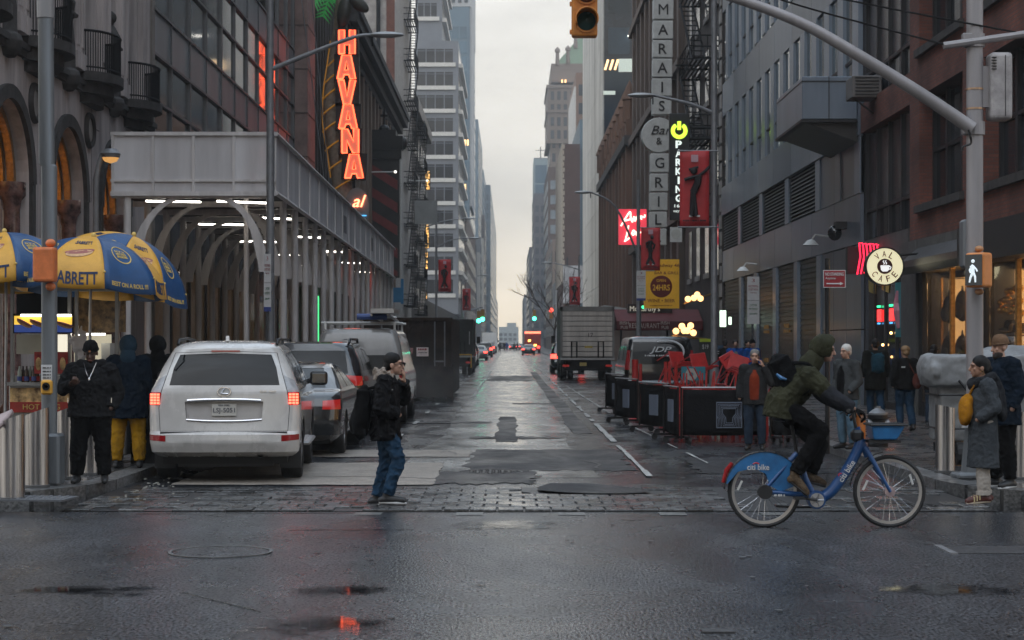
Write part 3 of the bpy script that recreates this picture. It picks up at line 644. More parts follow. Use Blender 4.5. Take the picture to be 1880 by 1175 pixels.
fire_escape('black iron fire escape on the dark brick tenement at left', BL, 1, 163, 170, 5, 10)
B6 = root_at('brick_tenement', 'dark brick tenement with slanting roof edge right of the stone block', 'building', BL, 190)
MB().bx(-26, BL, 176.02, 206, 0, 24.5).build('wall', BRICKD, B6, world=True)
MB().bx(-10, BL + .7, 176, 206.2, 23.8, 25).build('cornice', STONEL, B6, world=True)
for y in np.arange(178, 205, 3.4):
    for z in (5, 8.8, 12.6, 16.4, 20.2): MB().bx(BL, BL + .05, y, y + 1.5, z, z + 2.2).build('window', WINGLASS, B6, world=True)
fire_escape('black iron fire escape low on the second dark tenement at left', BL, 1, 182, 189, 4.5, 6)
MB().bx(-22, BL, 206.02, 344, 0, 6.5).build('x', BLACKM).name = 'low_shop_row'
tag(bpy.data.objects['low_shop_row'], 'long low dark shop row below the white-banded office block', 'building')
# theatre blade with diagonal red stripes
T = thing('theatre_sign', 'dark theatre blade sign with diagonal red stripes and black crest', 'sign', wp(705, 520, 122))
a, c_ = wp(677, 510, 122), wp(733, 292, 122)
MB().bx(a.x, c_.x, 122, 122.5, a.z, c_.z).build('board', mat('blade_black', (.014, .012, .013), .5, var=.3), T, world=True)
RS = mat('blade_red', (.16, .018, .018), .5, var=.2)
w = c_.x - a.x
for k in range(7):
    z = c_.z - .3 - k * 1.5
    p = [(a.x + .12, z), (a.x + .12, z - .62), (c_.x - .12, z - 1.75), (c_.x - .12, z - 1.1)]
    p = [(x_, max(z_, a.z + .1)) for x_, z_ in p]
    if p[0][1] > a.z + .3: MB().prism(p, 121.93, 121.99).build('stripe', RS, T, world=True)
q = MB(); cx = (a.x + c_.x) / 2
q.bx(cx - 1.15, cx + 1.15, 121.8, 122.6, c_.z, c_.z + .6); q.bx(cx - 1.25, cx + 1.25, 121.7, 122.7, c_.z + .6, c_.z + 1.5); q.bx(cx - .8, cx + .8, 121.72, 122.68, c_.z + 1.5, c_.z + 1.9); q.ball((cx, 122.2, c_.z + 1.95), (.38, .35, .35)); q.rod((cx, 122.2, c_.z + 2), (cx, 122.2, c_.z + 3.4), .06); q.bx(cx - .25, cx + .25, 122.1, 122.3, c_.z + 2.8, c_.z + 2.95)
for d in (-1.25, 1.25): q.ball((cx + d, 122.2, c_.z + 1.05), (.3, .4, .42))
q.build('crest', BLACK, T, world=True)
MB().rod((c_.x + .1, 121.9, a.z), (c_.x + .1, 121.9, c_.z), .05).build('bulb_strip', mat('bulbs', (.5, .5, .48), .4, var=.6, vs=60), T, world=True)
for px, py, L_, Y in ((670, 316, 2.0, 121), (741, 332, 2.1, 165)):
    o = thing('flood_arm', 'thin horizontal floodlight arm with white tip at ' + ('the striped blade sign' if px < 700 else 'the brick tenement'), 'light arm', wp(px, py, Y)); c = Vector((0, 0, 0))
    MB().rod(c, c + Vector((L_, -.2, 0)), .045, n=6).build('arm', WHITE, o); MB().ball(c + Vector((L_, -.2, 0)), .1).build('lamp_head', glow('pale_lamp', (1, .95, .85), 1.5), o, True)
# blue street banner sign by the scaffold's far end
o = thing('blue_sign', 'blue flag sign hanging past the far end of the scaffold', 'sign', wp(727, 560, 96)); a = wp(714, 555, 96); c_ = wp(737, 528, 96)
MB().bx(a.x, c_.x, 96, 96.06, a.z, c_.z).build('panel', mat('sign_blue', (.02, .13, .30), .5, var=.2), o, world=True); a = wp(736, 558, 96); c_ = wp(741, 512, 96); MB().bx(a.x, c_.x, 95.9, 96.0, a.z, c_.z).build('side_panel', mat('sign_blue', (.02, .13, .3)), o, world=True)
# vertical bulb-lettered theatre sign
BU = glow('bulb_letters', (1, .55, .15), 1.7)
T2 = thing('bulb_sign', 'narrow black vertical theatre sign in yellow bulb letters', 'sign', wp(783, 560, 240))
def vt(s, px, y0, y1, Y):
    a = wp(px - 5, y1, Y); c = wp(px + 5, y0, Y)
    MB().bx(a.x, c.x, Y + .3, Y + .7, a.z, c.z).build('backing', BLACKM, T2, world=True); n = len(s)
    for i, ch in enumerate(s):
        p = wp(px, y0 + (i + .5) * (y1 - y0) / n, Y)
        if ch != ' ': text(ch, BU, T2, p, .55, (y1 - y0) / n * Y / F * .74, world=True, name='letter', bold=.03, depth=.1)
vt('THEATRE', 785, 314, 348, 240); vt('STEINBERG', 783, 412, 456, 240); vt('MIRIAM', 781, 463, 494, 240); vt('AND', 780, 535, 556, 240)
MB().rod(wp(783, 300, 241), wp(778, 640, 241), .12).build('mast', STEEL, T2, world=True)
o = MB().bx(wp(761, 0, 100).x, wp(803, 0, 100).x, 100, 100.1, wp(0, 411, 100).z, wp(0, 368, 100).z).build('sign_back', mat('alu_sign_back', (.24, .25, .265), .4, .3, var=.15)); tag(o, 'plain grey back of a large square road sign on left pole', 'sign')
# --- far left: office block and towers
OFF = mat('office_grey', (.17, .18, .2), .6, var=.12, vs=.3); SILL = mat('white_sill', (.62, .6, .56), .6, var=.08); OGL = mat('office_glass', (.02, .018, .018), .1, var=.3, vs=.2, piece=.6); OFR = mat('office_frame', (.12, .14, .17), .5)
B7 = root_at('office_block', 'grey office block with white sill bands and stepped top', 'building', -14, 350)
def office(x0, x1, y0, y1, z0, z1, ph=4.3, ncol=4):
    MB().bx(x0, x1, y0, y1, z0, z1).build('body', OFF, B7, world=True); z = z1 - 1.5
    while z - ph > z0:
        zt, zb = z, z - 2.55; wcol = (x1 - .9 - (x0 + .4)) / ncol
        for i in range(ncol):
            xa = x0 + .4 + i * wcol
            w = MB().bx(xa + .1, xa + wcol - .1, y0 - .05, y0, zb, zt).build('window', OGL, B7, world=True)
            if z > 20: MB().bx(xa + .02, xa + wcol - .02, y0 - .09, y0 - .051, zt - .42, zt - .32).build('transom', OFR, w)
        MB().bx(x0 + .4, x1 - .5, y0 - .35, y0, zb - .78, zb - .04).build('sill_band', SILL, B7, world=True)
        MB().bx(x1, x1 + .8, y0 + 1.0, y1 - 2, zb - .78, zb - .04).build('sill_band', SILL, B7, world=True); MB().bx(x1, x1 + .05, y0 + 1, y1 - 2, zb, zt).build('side_glass', OGL, B7, world=True)
        z -= ph
office(-17.6, -9.5, 345, 392, 7, 57.9); office(-17.6, -12.6, 347, 385, 58, 84, ncol=3)
# ---------------------------------------------------------------- right side of the street
def brickmat(name, c1, c2, mortar, sc=1.0):
    m = bpy.data.materials.new(name); m.use_nodes = True; t = m.node_tree; b = t.nodes['Principled BSDF']; L = t.links
    g = t.nodes.new('ShaderNodeNewGeometry'); sp = t.nodes.new('ShaderNodeSeparateXYZ'); L.new(g.outputs['Position'], sp.inputs[0])
    cb = t.nodes.new('ShaderNodeCombineXYZ'); ad = t.nodes.new('ShaderNodeMath'); ad.operation = 'ADD'; L.new(sp.outputs[0], ad.inputs[0]); L.new(sp.outputs[1], ad.inputs[1]); L.new(ad.outputs[0], cb.inputs[0]); L.new(sp.outputs[2], cb.inputs[1])
    k = t.nodes.new('ShaderNodeTexBrick'); k.inputs['Color1'].default_value = (*c1, 1); k.inputs['Color2'].default_value = (*c2, 1); k.inputs['Mortar'].default_value = (*mortar, 1)
    k.inputs['Scale'].default_value = sc; k.inputs['Mortar Size'].default_value = .008; k.inputs['Brick Width'].default_value = .215; k.inputs['Row Height'].default_value = .075; k.inputs['Bias'].default_value = -.1
    L.new(cb.outputs[0], k.inputs['Vector'])
    n = t.nodes.new('ShaderNodeTexNoise'); n.inputs['Scale'].default_value = .9; n.inputs['Detail'].default_value = 7; L.new(g.outputs['Position'], n.inputs['Vector']); q = t.nodes.new('ShaderNodeMapRange'); q.inputs[1].default_value = .3; q.inputs[2].default_value = .7; q.inputs[3].default_value = .55; q.inputs[4].default_value = 1.3; L.new(n.outputs[0], q.inputs[0])
    s = t.nodes.new('ShaderNodeVectorMath'); s.operation = 'SCALE'; L.new(k.outputs[0], s.inputs[0]); L.new(q.outputs[0], s.inputs['Scale']); L.new(s.outputs[0], b.inputs['Base Color'])
    b.inputs['Roughness'].default_value = .8; u = t.nodes.new('ShaderNodeBump'); u.inputs['Strength'].default_value = .5; u.inputs['Distance'].default_value = .01; u.invert = True; L.new(k.outputs['Fac'], u.inputs['Height']); L.new(u.outputs[0], b.inputs['Normal'])
    return m
BRICKR = brickmat('red_brick', (.19, .062, .042), (.13, .042, .03), (.085, .06, .052))
FRM = mat('black_window_frame', (.02, .02, .022), .5, var=.2)
PANEL = mat('zinc_panel', (.165, .20, .25), .3, .25, var=.2, vs=1.0, streak=True, piece=.22)
PANELP = mat('zinc_pier', (.22, .265, .325), .3, .2, var=.15, vs=1.5, streak=True)
LOUV = mat('dark_louvre', (.022, .023, .026), .5, var=.2)
SHUT = mat('roller_shutter', (.075, .08, .09), .4, .5, var=.35, vs=3)
GLB = mat('bluish_glass', (.05, .075, .085), .07, var=.5, vs=.35, spec=.8, piece=.45)
# --- brick corner building
A1 = root_at('brick_building', 'red-brown brick building with big dark windows above the corner shop', 'building', BR, 37)
w = MB().bx(BR, 20, 26, 43.0, 4.1, 30).build('wall', BRICKR)
cs = []
wins = [(y0, y1, z0, z1) for (z0, z1) in ((4.87, 7.35), (8.4, 10.9), (12, 14.5), (15.6, 18)) for (y0, y1) in ((38.0, 42.0), (32.6, 36.3), (27.2, 30.9))]
for y0, y1, z0, z1 in wins: cs.append(MB().bx(9, 9.75, y0, y1, z0, z1).build('c', None))
cut(w, cs); w.data.materials.clear(); w.data.materials.append(BRICKR); w.parent = A1; w.matrix_parent_inverse = Matrix.Translation(A1.location).inverted()
for y0, y1, z0, z1 in wins:
    MB().bx(BR - .1, BR + .3, y0 - .15, y1 + .15, z0 - .17, z0 - .002).build('sill', STONED, A1, world=True)
    n = 3; wd = (y1 - y0) / n
    for i in range(n):
        a = y0 + i * wd
        p = MB().bx(9.68, 9.72, a + .08, a + wd - .08, z0 + .05, z1 - .05).build('window', WINGLASS, A1, world=True)
        q = MB().bx(9.6, 9.69, a, a + .08, z0, z1); q.bx(9.6, 9.69, a + wd - .08, a + wd, z0, z1); q.bx(9.61, 9.69, a + .08, a + wd - .08, z0, z0 + .07); q.bx(9.61, 9.69, a + .08, a + wd - .08, (z0 + z1) / 2 - .04, (z0 + z1) / 2 + .04); q.build('frame', FRM, p)
# steel-window bay between brick and zinc
MB().bx(9.6, 20, 43.0, 49.0, 4.1, 30).build('bay_wall', mat('bay_dark', (.05, .045, .045), .7), A1, world=True)
for (z0, z1) in ((4.5, 7.25), (8.1, 10.8), (11.7, 14.4), (15.3, 18)):
    for i in range(4):
        a = 43.1 + i * 1.46
        MB().bx(9.5, 9.55, a + .05, a + 1.41, z0 + .75, z1).build('window', mat('wired_glass', (.055, .055, .058), .25, var=.6, vs=2, streak=True, piece=.3), A1, world=True)
        for j in range(3): MB().bx(9.5, 9.55, a + .05 + j * .46, a + .47 + j * .46, z0, z0 + .68).build('window', WINGLASS, A1, world=True)
    for i in range(5): a = 43.08 + i * 1.46; MB().bx(9.42, 9.52, a - .05, a + .05, z0, z1).build('mullion', FRM, A1, world=True)
    MB().bx(9.43, 9.52, 43.1, 49, z0 + .68, z0 + .76).build('rail', FRM, A1, world=True)
    MB().bx(BR, 9.6, 43.0, 49.0, z1 + .05, z1 + .8).build('lintel', BRICKR, A1, world=True)
# shop floor
CONCP = mat('grey_render_pier', (.10, .098, .095), .75, var=.3, vs=2, bump=.2, bs=12)
MB().bx(BR - .08, 9.9, 42.0, 43.6, 0, 4.1).build('pier', CONCP, A1, world=True); MB().bx(BR - .05, 9.9, 26, 42, 3.35, 4.1).build('fascia', CONCP, A1, world=True)
for y0, y1 in ((36.2, 37.0), (31.4, 32.0), (41.6, 42)): MB().bx(BR - .02, 9.9, y0, y1, 0, 3.4).build('pier', FRM, A1, world=True)
MB().bx(BR, 9.9, 26, 41.6, 0, .45).build('stall_riser', FRM, A1, world=True)
SHOPIN = mat('shop_glow_wall', (.5, .36, .2), .8, var=.6, vs=1.4, emit=(1, .55, .2), es=.75)  # walls glow themselves, in place of lamp light inside the shop
MB().bx(11.4, 11.5, 26, 42, .3, 3.35).build('shop_back_wall', SHOPIN, A1, world=True); MB().bx(9.9, 11.4, 26, 42, 3.2, 3.3).build('shop_ceiling', mat('shop_ceil', (.3, .25, .2), .8), A1, world=True); MB().bx(9.9, 11.4, 26, 42, .3, .4).build('shop_floor', DWOOD, A1, world=True)
for y in (33.0, 34.4, 35.6, 37.6, 38.6, 39.6, 40.8): MB().lathe([(0, 0), (.07, 0), (.1, .12), (0, .14)], (10.2, y, 3.05), 8).build('spot_lamp', glow('shop_spot', (1, .62, .28), 60), A1, world=True)
MB().bx(9.9, 11.4, 41.85, 41.95, .4, 3.2).build('shop_end_wall', SHOPIN, A1, world=True); MB().bx(9.9, 11.4, 36.3, 36.4, .4, 3.2).build('glow_partition', SHOPIN, A1, world=True)  # added so that a glowing wall shows through each window
CLR = mat('clear_glass', (.9, .9, .9), .03, var=0, trans=1.0, spec=.4)
for y0, y1 in ((37.05, 39.2), (39.25, 41.55), (32.1, 34.1), (34.15, 36.15)): MB().bx(BR + .08, BR + .1, y0, y1, .5, 3.3).build('shop_window', CLR, A1, world=True)
for y in (39.2, 34.1): MB().bx(BR + .03, BR + .14, y - .05, y + .05, .45, 3.35).build('mullion', BRONZE, A1, world=True)
q = MB(); q.prism([(BR, 3.35), (BR - .36, 3.3), (BR - .42, 3.45), (BR - .4, 3.6), (BR, 3.95)], 36.6, 42.0); q.build('awning', mat('awning_metal', (.05, .05, .055), .35, .5, var=.4, vs=5), A1, world=True)
q = MB(); q.bx(BR - .5, BR - .02, 31, 36.4, 3.3, 4.0); q.build('sign_box', FRM, A1, world=True)
# goods in the shop windows
HATM = [mat('felt_cream', (.45, .36, .24), .9, var=.2), mat('felt_black', (.02, .02, .02), .9), mat('felt_tan', (.25, .16, .09), .9), mat('felt_brown', (.08, .04, .025), .9)]
rr = random.Random(5)
for i in range(14):
    y = 34.62 + (i % 5) * .34 + rr.uniform(-.05, .05); z = 1.0 + (i // 5) * .5 + rr.uniform(-.05, .05)
    o = tag(MB().lathe([(0, .17), (.09, .17), (.13, .12), (.14, .02), (.24, .0), (.25, -.02), (0, -.02)], (9.66, y, z), 12).build('hat', HATM[i % 4], smooth=True), 'felt hat displayed in the warm-lit corner shop window', 'hat', 'hats in the shop window')
for i in range(16):
    y = 34.55 + (i % 6) * .28 + rr.uniform(-.05, .05); z = 2.35 + (i // 6) * .22 + rr.uniform(-.05, .05)
    tag(MB().ball((9.55, y, z), .075).build('bauble', mat('gold_bauble', (.75, .45, .12), .18, 1, var=.1), smooth=True), 'gold bauble hanging in the corner shop window', 'bauble', 'baubles in the shop window')
for y, z, s_ in ((39.5, 2.55, 1), (39.5, 1.6, 1), (40.7, 2.5, .9), (40.7, 1.6, 1)):
    o = MB().ball((9.68, y, z), (.16 * s_, .24 * s_, .34 * s_)); o.ball((9.58, y - .08, z - .1), (.1, .17, .18)); o.tube([(9.68, y - .06, z + .31), (9.68, y, z + .42), (9.68, y + .06, z + .31)], .02, 5)
    tag(o.build('backpack', mat('bag_black', (.02, .02, .025), .8), smooth=True), 'black backpack hung in the shop window under the awning', 'backpack', 'backpacks in the shop window')
for y in (39.0, 40.1, 41.2): MB().bx(9.62, 9.66, y - .03, y + .03, .5, 3.2).build('display_rail', BRONZE, A1, world=True)
for z in (.95, 1.45, 1.95): MB().bx(9.5, 9.85, 34.4, 36.15, z - .06, z - .03).build('display_shelf', mat('shelf_oak', (.3, .18, .09), .5), A1, world=True)
# --- cafe shopfront in the bay
K1 = root_at('cafe_shop', 'glass cafe shopfront with neon lights between brick and zinc buildings', 'shopfront', BR, 46)
CAF = mat('cafe_glass', (.03, .032, .036), .06, var=.6, vs=.8, spec=.8)
for i in range(4): a = 43.65 + i * 1.33; MB().bx(9.42, 9.46, a + .05, a + 1.28, .3, 3.9).build('pane', CAF, K1, world=True); MB().bx(9.38, 9.5, a - .045, a + .045, 0, 3.95).build('mullion', FRM, K1, world=True)
MB().bx(9.4, 9.5, 43.6, 49, 0, .3).build('plinth', FRM, K1, world=True); MB().bx(9.38, 9.6, 43.6, 49, 3.9, 4.45).build('fascia', CONCP, K1, world=True)
for y, c in ((45.4, (1, .04, .03)), (46.9, (1, .05, .03))):
    MB().box((9.37, y, 2.45), (.04, .34, .3)).build('neon_box', glow('neon_open_red', (1, .03, .03), 3), K1, world=True); MB().box((9.36, y, 2.68), (.04, .3, .05)).build('neon_green_bar', glow('neon_green', (.05, 1, .4), 1.8), K1, world=True); MB().box((9.36, y, 2.25), (.04, .2, .04)).build('neon_blue_bar', glow('neon_blue', (.1, .5, 1), 1.5), K1, world=True)
for i in range(9): MB().ball((9.36, 43.9 + i * .5, 1.1 + rr.uniform(-.2, 1.2)), .035).build('bulb', LAMPW, K1, world=True)
q = MB().bx(BR - .05, 9.36, 43.65, 44.4, 1.9, 3.2); pz = q.build('poster', mat('poster_teal', (.02, .24, .27), .5, var=.2), K1, world=True)
MB().tube([(BR - .06, 43.9, 2.1), (BR - .06, 44.0, 2.5), (BR - .06, 44.1, 2.7), (BR - .06, 44.05, 3.0)], [.05, .12, .09, .04], 6).build('poster_figure', mat('poster_pink', (.5, .2, .25), .6), pz)
for o_ in pz.children: o_.matrix_parent_inverse = Matrix()
YELD = mat('window_decal_yellow', (.5, .38, .1), .6, var=.4, vs=3)
for y0 in (45.6, 47.3): MB().prism([(y0, 3.7), (y0 + .3, 3.0), (y0 + 1.1, 3.1), (y0 + 1.2, 3.75), (y0 + .7, 3.4)], 9.395, 9.405, 'x').build('decal', YELD, K1, world=True)
# red script neon above the cafe
NC = thing('pizza_neon', 'red neon script sign jutting out behind the round cafe sign', 'neon sign', wp(1598, 475, 46.5)); c = Vector((0, 0, 0))
rp2 = glow('neon_crimson', (1, .02, .06), 2.6)
for i in range(7): x = -.33 + i * .11; MB().tube([(x, .1 * i, -.4 + .02 * i), (x + .08, .1 * i, .05), (x + .05, .1 * i, .4 - .02 * (i % 3)), (x + .14, .1 * i, .38)], .022, 5).build('neon_stroke', rp2, NC)
MB().box((.05, .95, 0), (.95, .3, .7)).build('box', FRM, NC)
# --- zinc panel building
A2 = root_at('zinc_building', 'blue-grey metal panel building with louvres and projecting box bay', 'building', BR, 64)
MB().bx(BR + .12, 24, 49.0, 80.8, 0, 40).build('core', mat('core_dark', (.05, .05, .055), .8), A2, world=True)
def panels(z0, z1, x=BR, y0=49.05, y1=80.8, n=8):
    for i in range(n):
        a, c = y0 + (y1 - y0) * i / n, y0 + (y1 - y0) * (i + 1) / n
        MB().bx(x, BR + .1, a + .02, c - .02, z0, z1).build('panel', PANEL, A2, world=True)
panels(4.4, 5.72); panels(7.27, 8.48, BR - .05); panels(11.57, 12.98); panels(16.1, 17.5); panels(20.6, 22); panels(25.1, 26.5)
for y0, y1 in ((56.2, 61.6), (62.4, 68), (68.8, 74.4), (75.2, 80.5)):
    q = MB().bx(BR + .1, BR + .12, y0, y1, 5.75, 7.25); q.build('louvre_back', BLACKM, A2, world=True)
    for k in range(12): z = 5.8 + k * .12; MB().add([(BR + .01, y0, z), (BR + .01, y1, z), (BR + .09, y1, z + .1), (BR + .09, y0, z + .1)], [(0, 1, 2, 3)]).build('louvre_slat', LOUV, A2, world=True)
for y in (49.05, 52, 55.4, 61.6, 68, 74.4): MB().bx(BR - .02, BR + .1, y, y + .8, 5.74, 7.25).build('pier', PANELP, A2, world=True)
MB().bx(BR + .02, BR + .1, 49.05, 55.4, 5.75, 7.26).build('panel', PANEL, A2, world=True)
for (z0, z1) in ((8.5, 11.55), (13, 16.08), (17.52, 20.58), (22.02, 25.08)):
    for i in range(14):
        a = 49.2 + i * 2.25
        MB().bx(BR - .03, BR + .1, a, a + .85, z0, z1).build('pier', PANELP, A2, world=True)
        p = MB().bx(BR + .06, BR + .1, a + .87, a + 2.2, z0, z1).build('window', GLB, A2, world=True); MB().bx(BR + .02, BR + .059, a + .87, a + 2.2, z0 + .9, z0 + .98).build('transom', FRM, p)
# projecting box bay
BX = MB().bx(7.78, BR - .06, 49.2, 53.9, 7.7, 8.84).build('box_bay', PANELP, A2, world=True, bev=.02)
MB().bx(7.74, BR - .06, 49.16, 53.94, 7.62, 7.69).build('bay_trim', FRM, A2, world=True); MB().bx(7.77, BR - .06, 49.18, 53.9, 8.7, 8.72).build('bay_trim', FRM, A2, world=True); MB().bx(8.48, 8.5, 49.18, 49.21, 7.7, 8.84).build('bay_joint', FRM, A2, world=True)
MB().prism([(7.9, 7.62), (BR, 7.62), (BR, 7.1)], 49.3, 53.6).build('soffit', mat('soffit_dark', (.04, .038, .036), .5), A2, world=True)
MB().box((8.95, 49.5, 7.36), (.24, .14, .04)).build('soffit_lamp', glow('soffit_glow', (1, .75, .4), 6), A2, world=True)
# ground floor: piers, roller shutters
for i, (y0, y1) in enumerate(((56.0, 59.6), (60.4, 64.4), (65.2, 69.4), (70.2, 74.0), (74.8, 80.4))):
    o = MB().bx(BR + .1, BR + .14, y0, y1, 0, 4.35).build('shutter', SHUT, A2, world=True)
    q = MB()
    for z in np.arange(.1, 4.3, .16): q.bx(BR + .06, BR + .1, y0, y1, z, z + .1)
    tag(q.build('shutter_slats', SHUT, A2, world=True), kind='stuff')
    if i in (1, 2):
        for z in (.9, 2.1): tag(MB().bx(BR + .04, BR + .055, (y0 + y1) / 2 - .7, (y0 + y1) / 2 + .7, z, z + .1).bx(BR + .04, BR + .055, (y0 + y1) / 2 - .5, (y0 + y1) / 2 + .6, z + .16, z + .3).build('stencil', mat('stencil_orange', (.42, .2, .03), .6, var=.8, vs=9), A2, world=True), kind='stuff')
for y in (55.2, 59.65, 64.45, 69.45, 74.05): MB().bx(BR - .03, BR + .1, y, y + .72, 0, 4.38).build('pier', PANELP, A2, world=True)
for z0, z1 in ((0, 2.1), (2.13, 4.38)):
    for y0, y1 in ((49.05, 51.2), (51.24, 53.2), (53.24, 55.15)): MB().bx(BR + .02, BR + .1, y0, y1, z0, z1).build('panel', PANEL, A2, world=True)
# wall lamps, camera dome, AC
for y, z in ((53.9, 4.6), (69.6, 4.45)):
    o = thing('wall_lamp', 'small white gooseneck lamp on the zinc wall' + (' near the red sign' if y < 60 else ' above the shutters'), 'wall lamp', (BR, y, z)); MB().tube([(0, 0, .25), (-.4, 0, .3), (-.5, 0, .15)], .03, 6).build('arm', WHITE, o); MB().lathe([(0, .12), (.1, .1), (.24, -.05), (0, -.05)], (-.52, 0, .05), 12).build('shade', WHITE, o, True)
o = thing('security_camera', 'dark dome camera on the zinc wall left of the cafe', 'camera', (BR, 51.2, 4.8)); MB().bx(-.3, 0, -.2, .2, .1, .3).build('mount', FRM, o); MB().ball((-.3, 0, 0), (.2, .2, .22)).build('dome', DARKGLASS, o, True)
o = thing('air_conditioner', 'boxy grey window air conditioner on the steel-window bay', 'air conditioner', (9.3, 47.3, 8.0)); MB().box((-.25, 0, .25), (.75, .9, .55)).build('case', mat('ac_grey', (.16, .15, .145), .6, var=.2), o, bev=.02)
q = MB()
for i in range(6): q.box((-.25, -.46, .05 + i * .085), (.6, .02, .03))
q.build('grille', FRM, o); MB().rod((-.5, 0, 0), (.1, 0, -.45), .025).build('bracket', FRM, o)
# --- dark tenements behind the vertical signs
A3 = root_at('dark_tenement', 'narrow dark brick tenement with white quoins beside the zinc building', 'building', BR, 88)
MB().bx(BR, 22, 80.9, 97, 0, 34).build('wall', BRICKD, A3, world=True)
for y in (82, 86, 90, 94):
    for z in range(5, 32, 4): p = MB().bx(BR - .04, BR, y, y + 1.6, z, z + 2.4).build('window', WINGLASS, A3, world=True); MB().bx(BR - .12, BR - .041, y - .15, y + 1.75, z - .25, z).build('sill', STONEL, p)
for i in range(40): MB().bx(BR - .06, BR, 80.95, 81.4 + .3 * (i % 2), 3 + i * .75, 3.6 + i * .75).build('quoin', STONEL, A3, world=True)
fire_escape('black iron fire escape high on the narrow tenement at right', BR, -1, 84, 91, 7.5, 7)
A4 = root_at('brown_warehouse', 'dark brown warehouse front behind the tall vertical bar sign', 'building', BR, 116)
MB().bx(BR, 24, 97.02, 137, 0, 30).build('wall', mat('warehouse_brown', (.075, .055, .045), .85, var=.35, vs=.8, streak=True, bump=.2, bs=5), A4, world=True)
for y in np.arange(98.5, 136, 4):
    MB().bx(BR - .35, BR, y - .5, y + .5, 3, 29).build('pier', mat('warehouse_pier', (.095, .07, .058), .85, var=.35, streak=True), A4, world=True)
    for z in range(5, 28, 4): MB().bx(BR - .05, BR, y + .8, y + 3.2, z, z + 2.7).build('window', WINGLASS, A4, world=True)
for z in (8.2, 16.2, 24.2): MB().bx(BR - .5, BR - .01, 97.1, 137, z, z + .5).build('string_course', BROWN, A4, world=True)
BRW = mat('brownstone', (.13, .07, .045), .8, var=.4, vs=.9, streak=True, bump=.25, bs=4)
A5 = root_at('brownstone_front', 'reddish brownstone front with dormers and turrets in mid distance', 'building', BR, 158)
MB().bx(BR, 24, 137.02, 181, 0, 17).build('wall', BRW, A5, world=True)
for i, y in enumerate(np.arange(138.5, 180, 4.6)):
    MB().bx(BR - .6, BR, y - .5, y + .5, 3, 18.4).build('pier', BRW, A5, world=True); MB().lathe([(.5, 0), (.5, 1.6), (.62, 1.7), (.3, 2.6), (0, 3.2)], (BR - .3, y, 18.2), 8).build('turret', BRW, A5, world=True)
    for z in (4.5, 8.6, 12.8):
        MB().bx(BR - .06, BR, y + .9, y + 3.6, z, z + 2.8).build('window', WINGLASS, A5, world=True)
    MB().prism([(y + .6, 17), (y + 4.0, 17), (y + 2.3, 20)], BR - .4, BR + 1.5, 'x').build('dormer', BROWN, A5, world=True)
MB().bx(BR - .8, BR + .2, 137.02, 181, 16.4, 17.1).build('cornice', STONED, A5, world=True)
# --- white slab with dark glass end
A6 = root_at('white_slab', 'tall tower with white marble street face and dark blue glass end', 'building', BR, 200)
MB().bx(BR, 26, 181.5, 231, 0, 75).build('body', mat('navy_glass', (.014, .022, .034), .12, var=.5, vs=.15, spec=.6), A6, world=True)
WM = mat('white_marble', (.33, .32, .30), .5, var=.4, vs=.25, piece=.10, col2=(.5, .49, .46), streak=True)
for i in range(10):
    for k in range(18): y = 181.6 + i * 4.95; MB().bx(BR - .14, BR, y + .03, y + 4.9, 3.5 + k * 4, 7.46 + k * 4).build('panel', WM, A6, world=True)
NG = mat('navy_pane', (.02, .035, .05), .1, var=.4, vs=.3, piece=.5)
for k in range(12):
    for i in range(3): MB().bx(9.7 + i * 2.4, 11.8 + i * 2.4, 181.42, 181.5, 6 + k * 4, 8.6 + k * 4).build('window', NG, A6, world=True)
LIT = glow('office_strip', (1, .62, .3), 2.2); PALE = glow('pale_office', (.8, .9, .8), .35)
for i in range(3): MB().box((wp(1114 + i * 9, 118, 181).x, 181.3, wp(0, 118, 181).z), (.22, .05, 1.05), M=Matrix.Rotation(.3, 3, 'Y')).build('lit_strip', LIT, A6, world=True)
for a, c in (((1136, 131), (1163, 107)), ((1108, 173), (1130, 166))): p, q_ = wp(*a, 181), wp(*c, 181); MB().bx(p.x, q_.x, 181.3, 181.4, p.z, q_.z).build('lit_window', PALE, A6, world=True)
MB().ball(wp(1155, 66, 181.2), .12).build('lit_lamp', glow('white_bulb', (1, .95, .85), 12), A6, world=True)
# ---------------------------------------------------------------- far towers
def tower(name, label, x0, x1, y0, y1, z1, wm, gm, ph=4.0, pw=2.6, wh=.6, ww=.62, z0=3, front=True, side=0):
    o = root_at(name, label, 'building', (x0 + x1) / 2, (y0 + y1) / 2)
    MB().bx(x0, x1, y0, y1, 0, z1).build('wall', wm, o, world=True)
    q = MB(); nz_ = int((z1 - z0 - 1) / ph); nx = max(1, int((x1 - x0 - .6) / pw)); d = .12
    if front:
        for k in range(nz_):
            for i in range(nx): a = x0 + .5 + i * (x1 - x0 - 1) / nx; q.bx(a + .1, a + (x1 - x0 - 1) / nx * ww + .1, y0 - d, y0, z0 + k * ph, z0 + k * ph + ph * wh)
    if side:
        xs = x1 if side > 0 else x0; ny = max(1, int((y1 - y0) / (pw * 1.6)))
        for k in range(nz_):
            for i in range(ny): a = y0 + .5 + i * (y1 - y0 - 1) / ny; q.bx(min(xs, xs + side * d), max(xs, xs + side * d), a, a + (y1 - y0 - 1) / ny * ww, z0 + k * ph, z0 + k * ph + ph * wh)
    tag(q.build('windows', gm, o, world=True), kind='stuff'); return o
FG = mat('far_glass', (.03, .045, .06), .15, var=.5, vs=.08); FGB = mat('far_blue_glass', (.06, .12, .17), .12, var=.4, vs=.06, spec=.7)
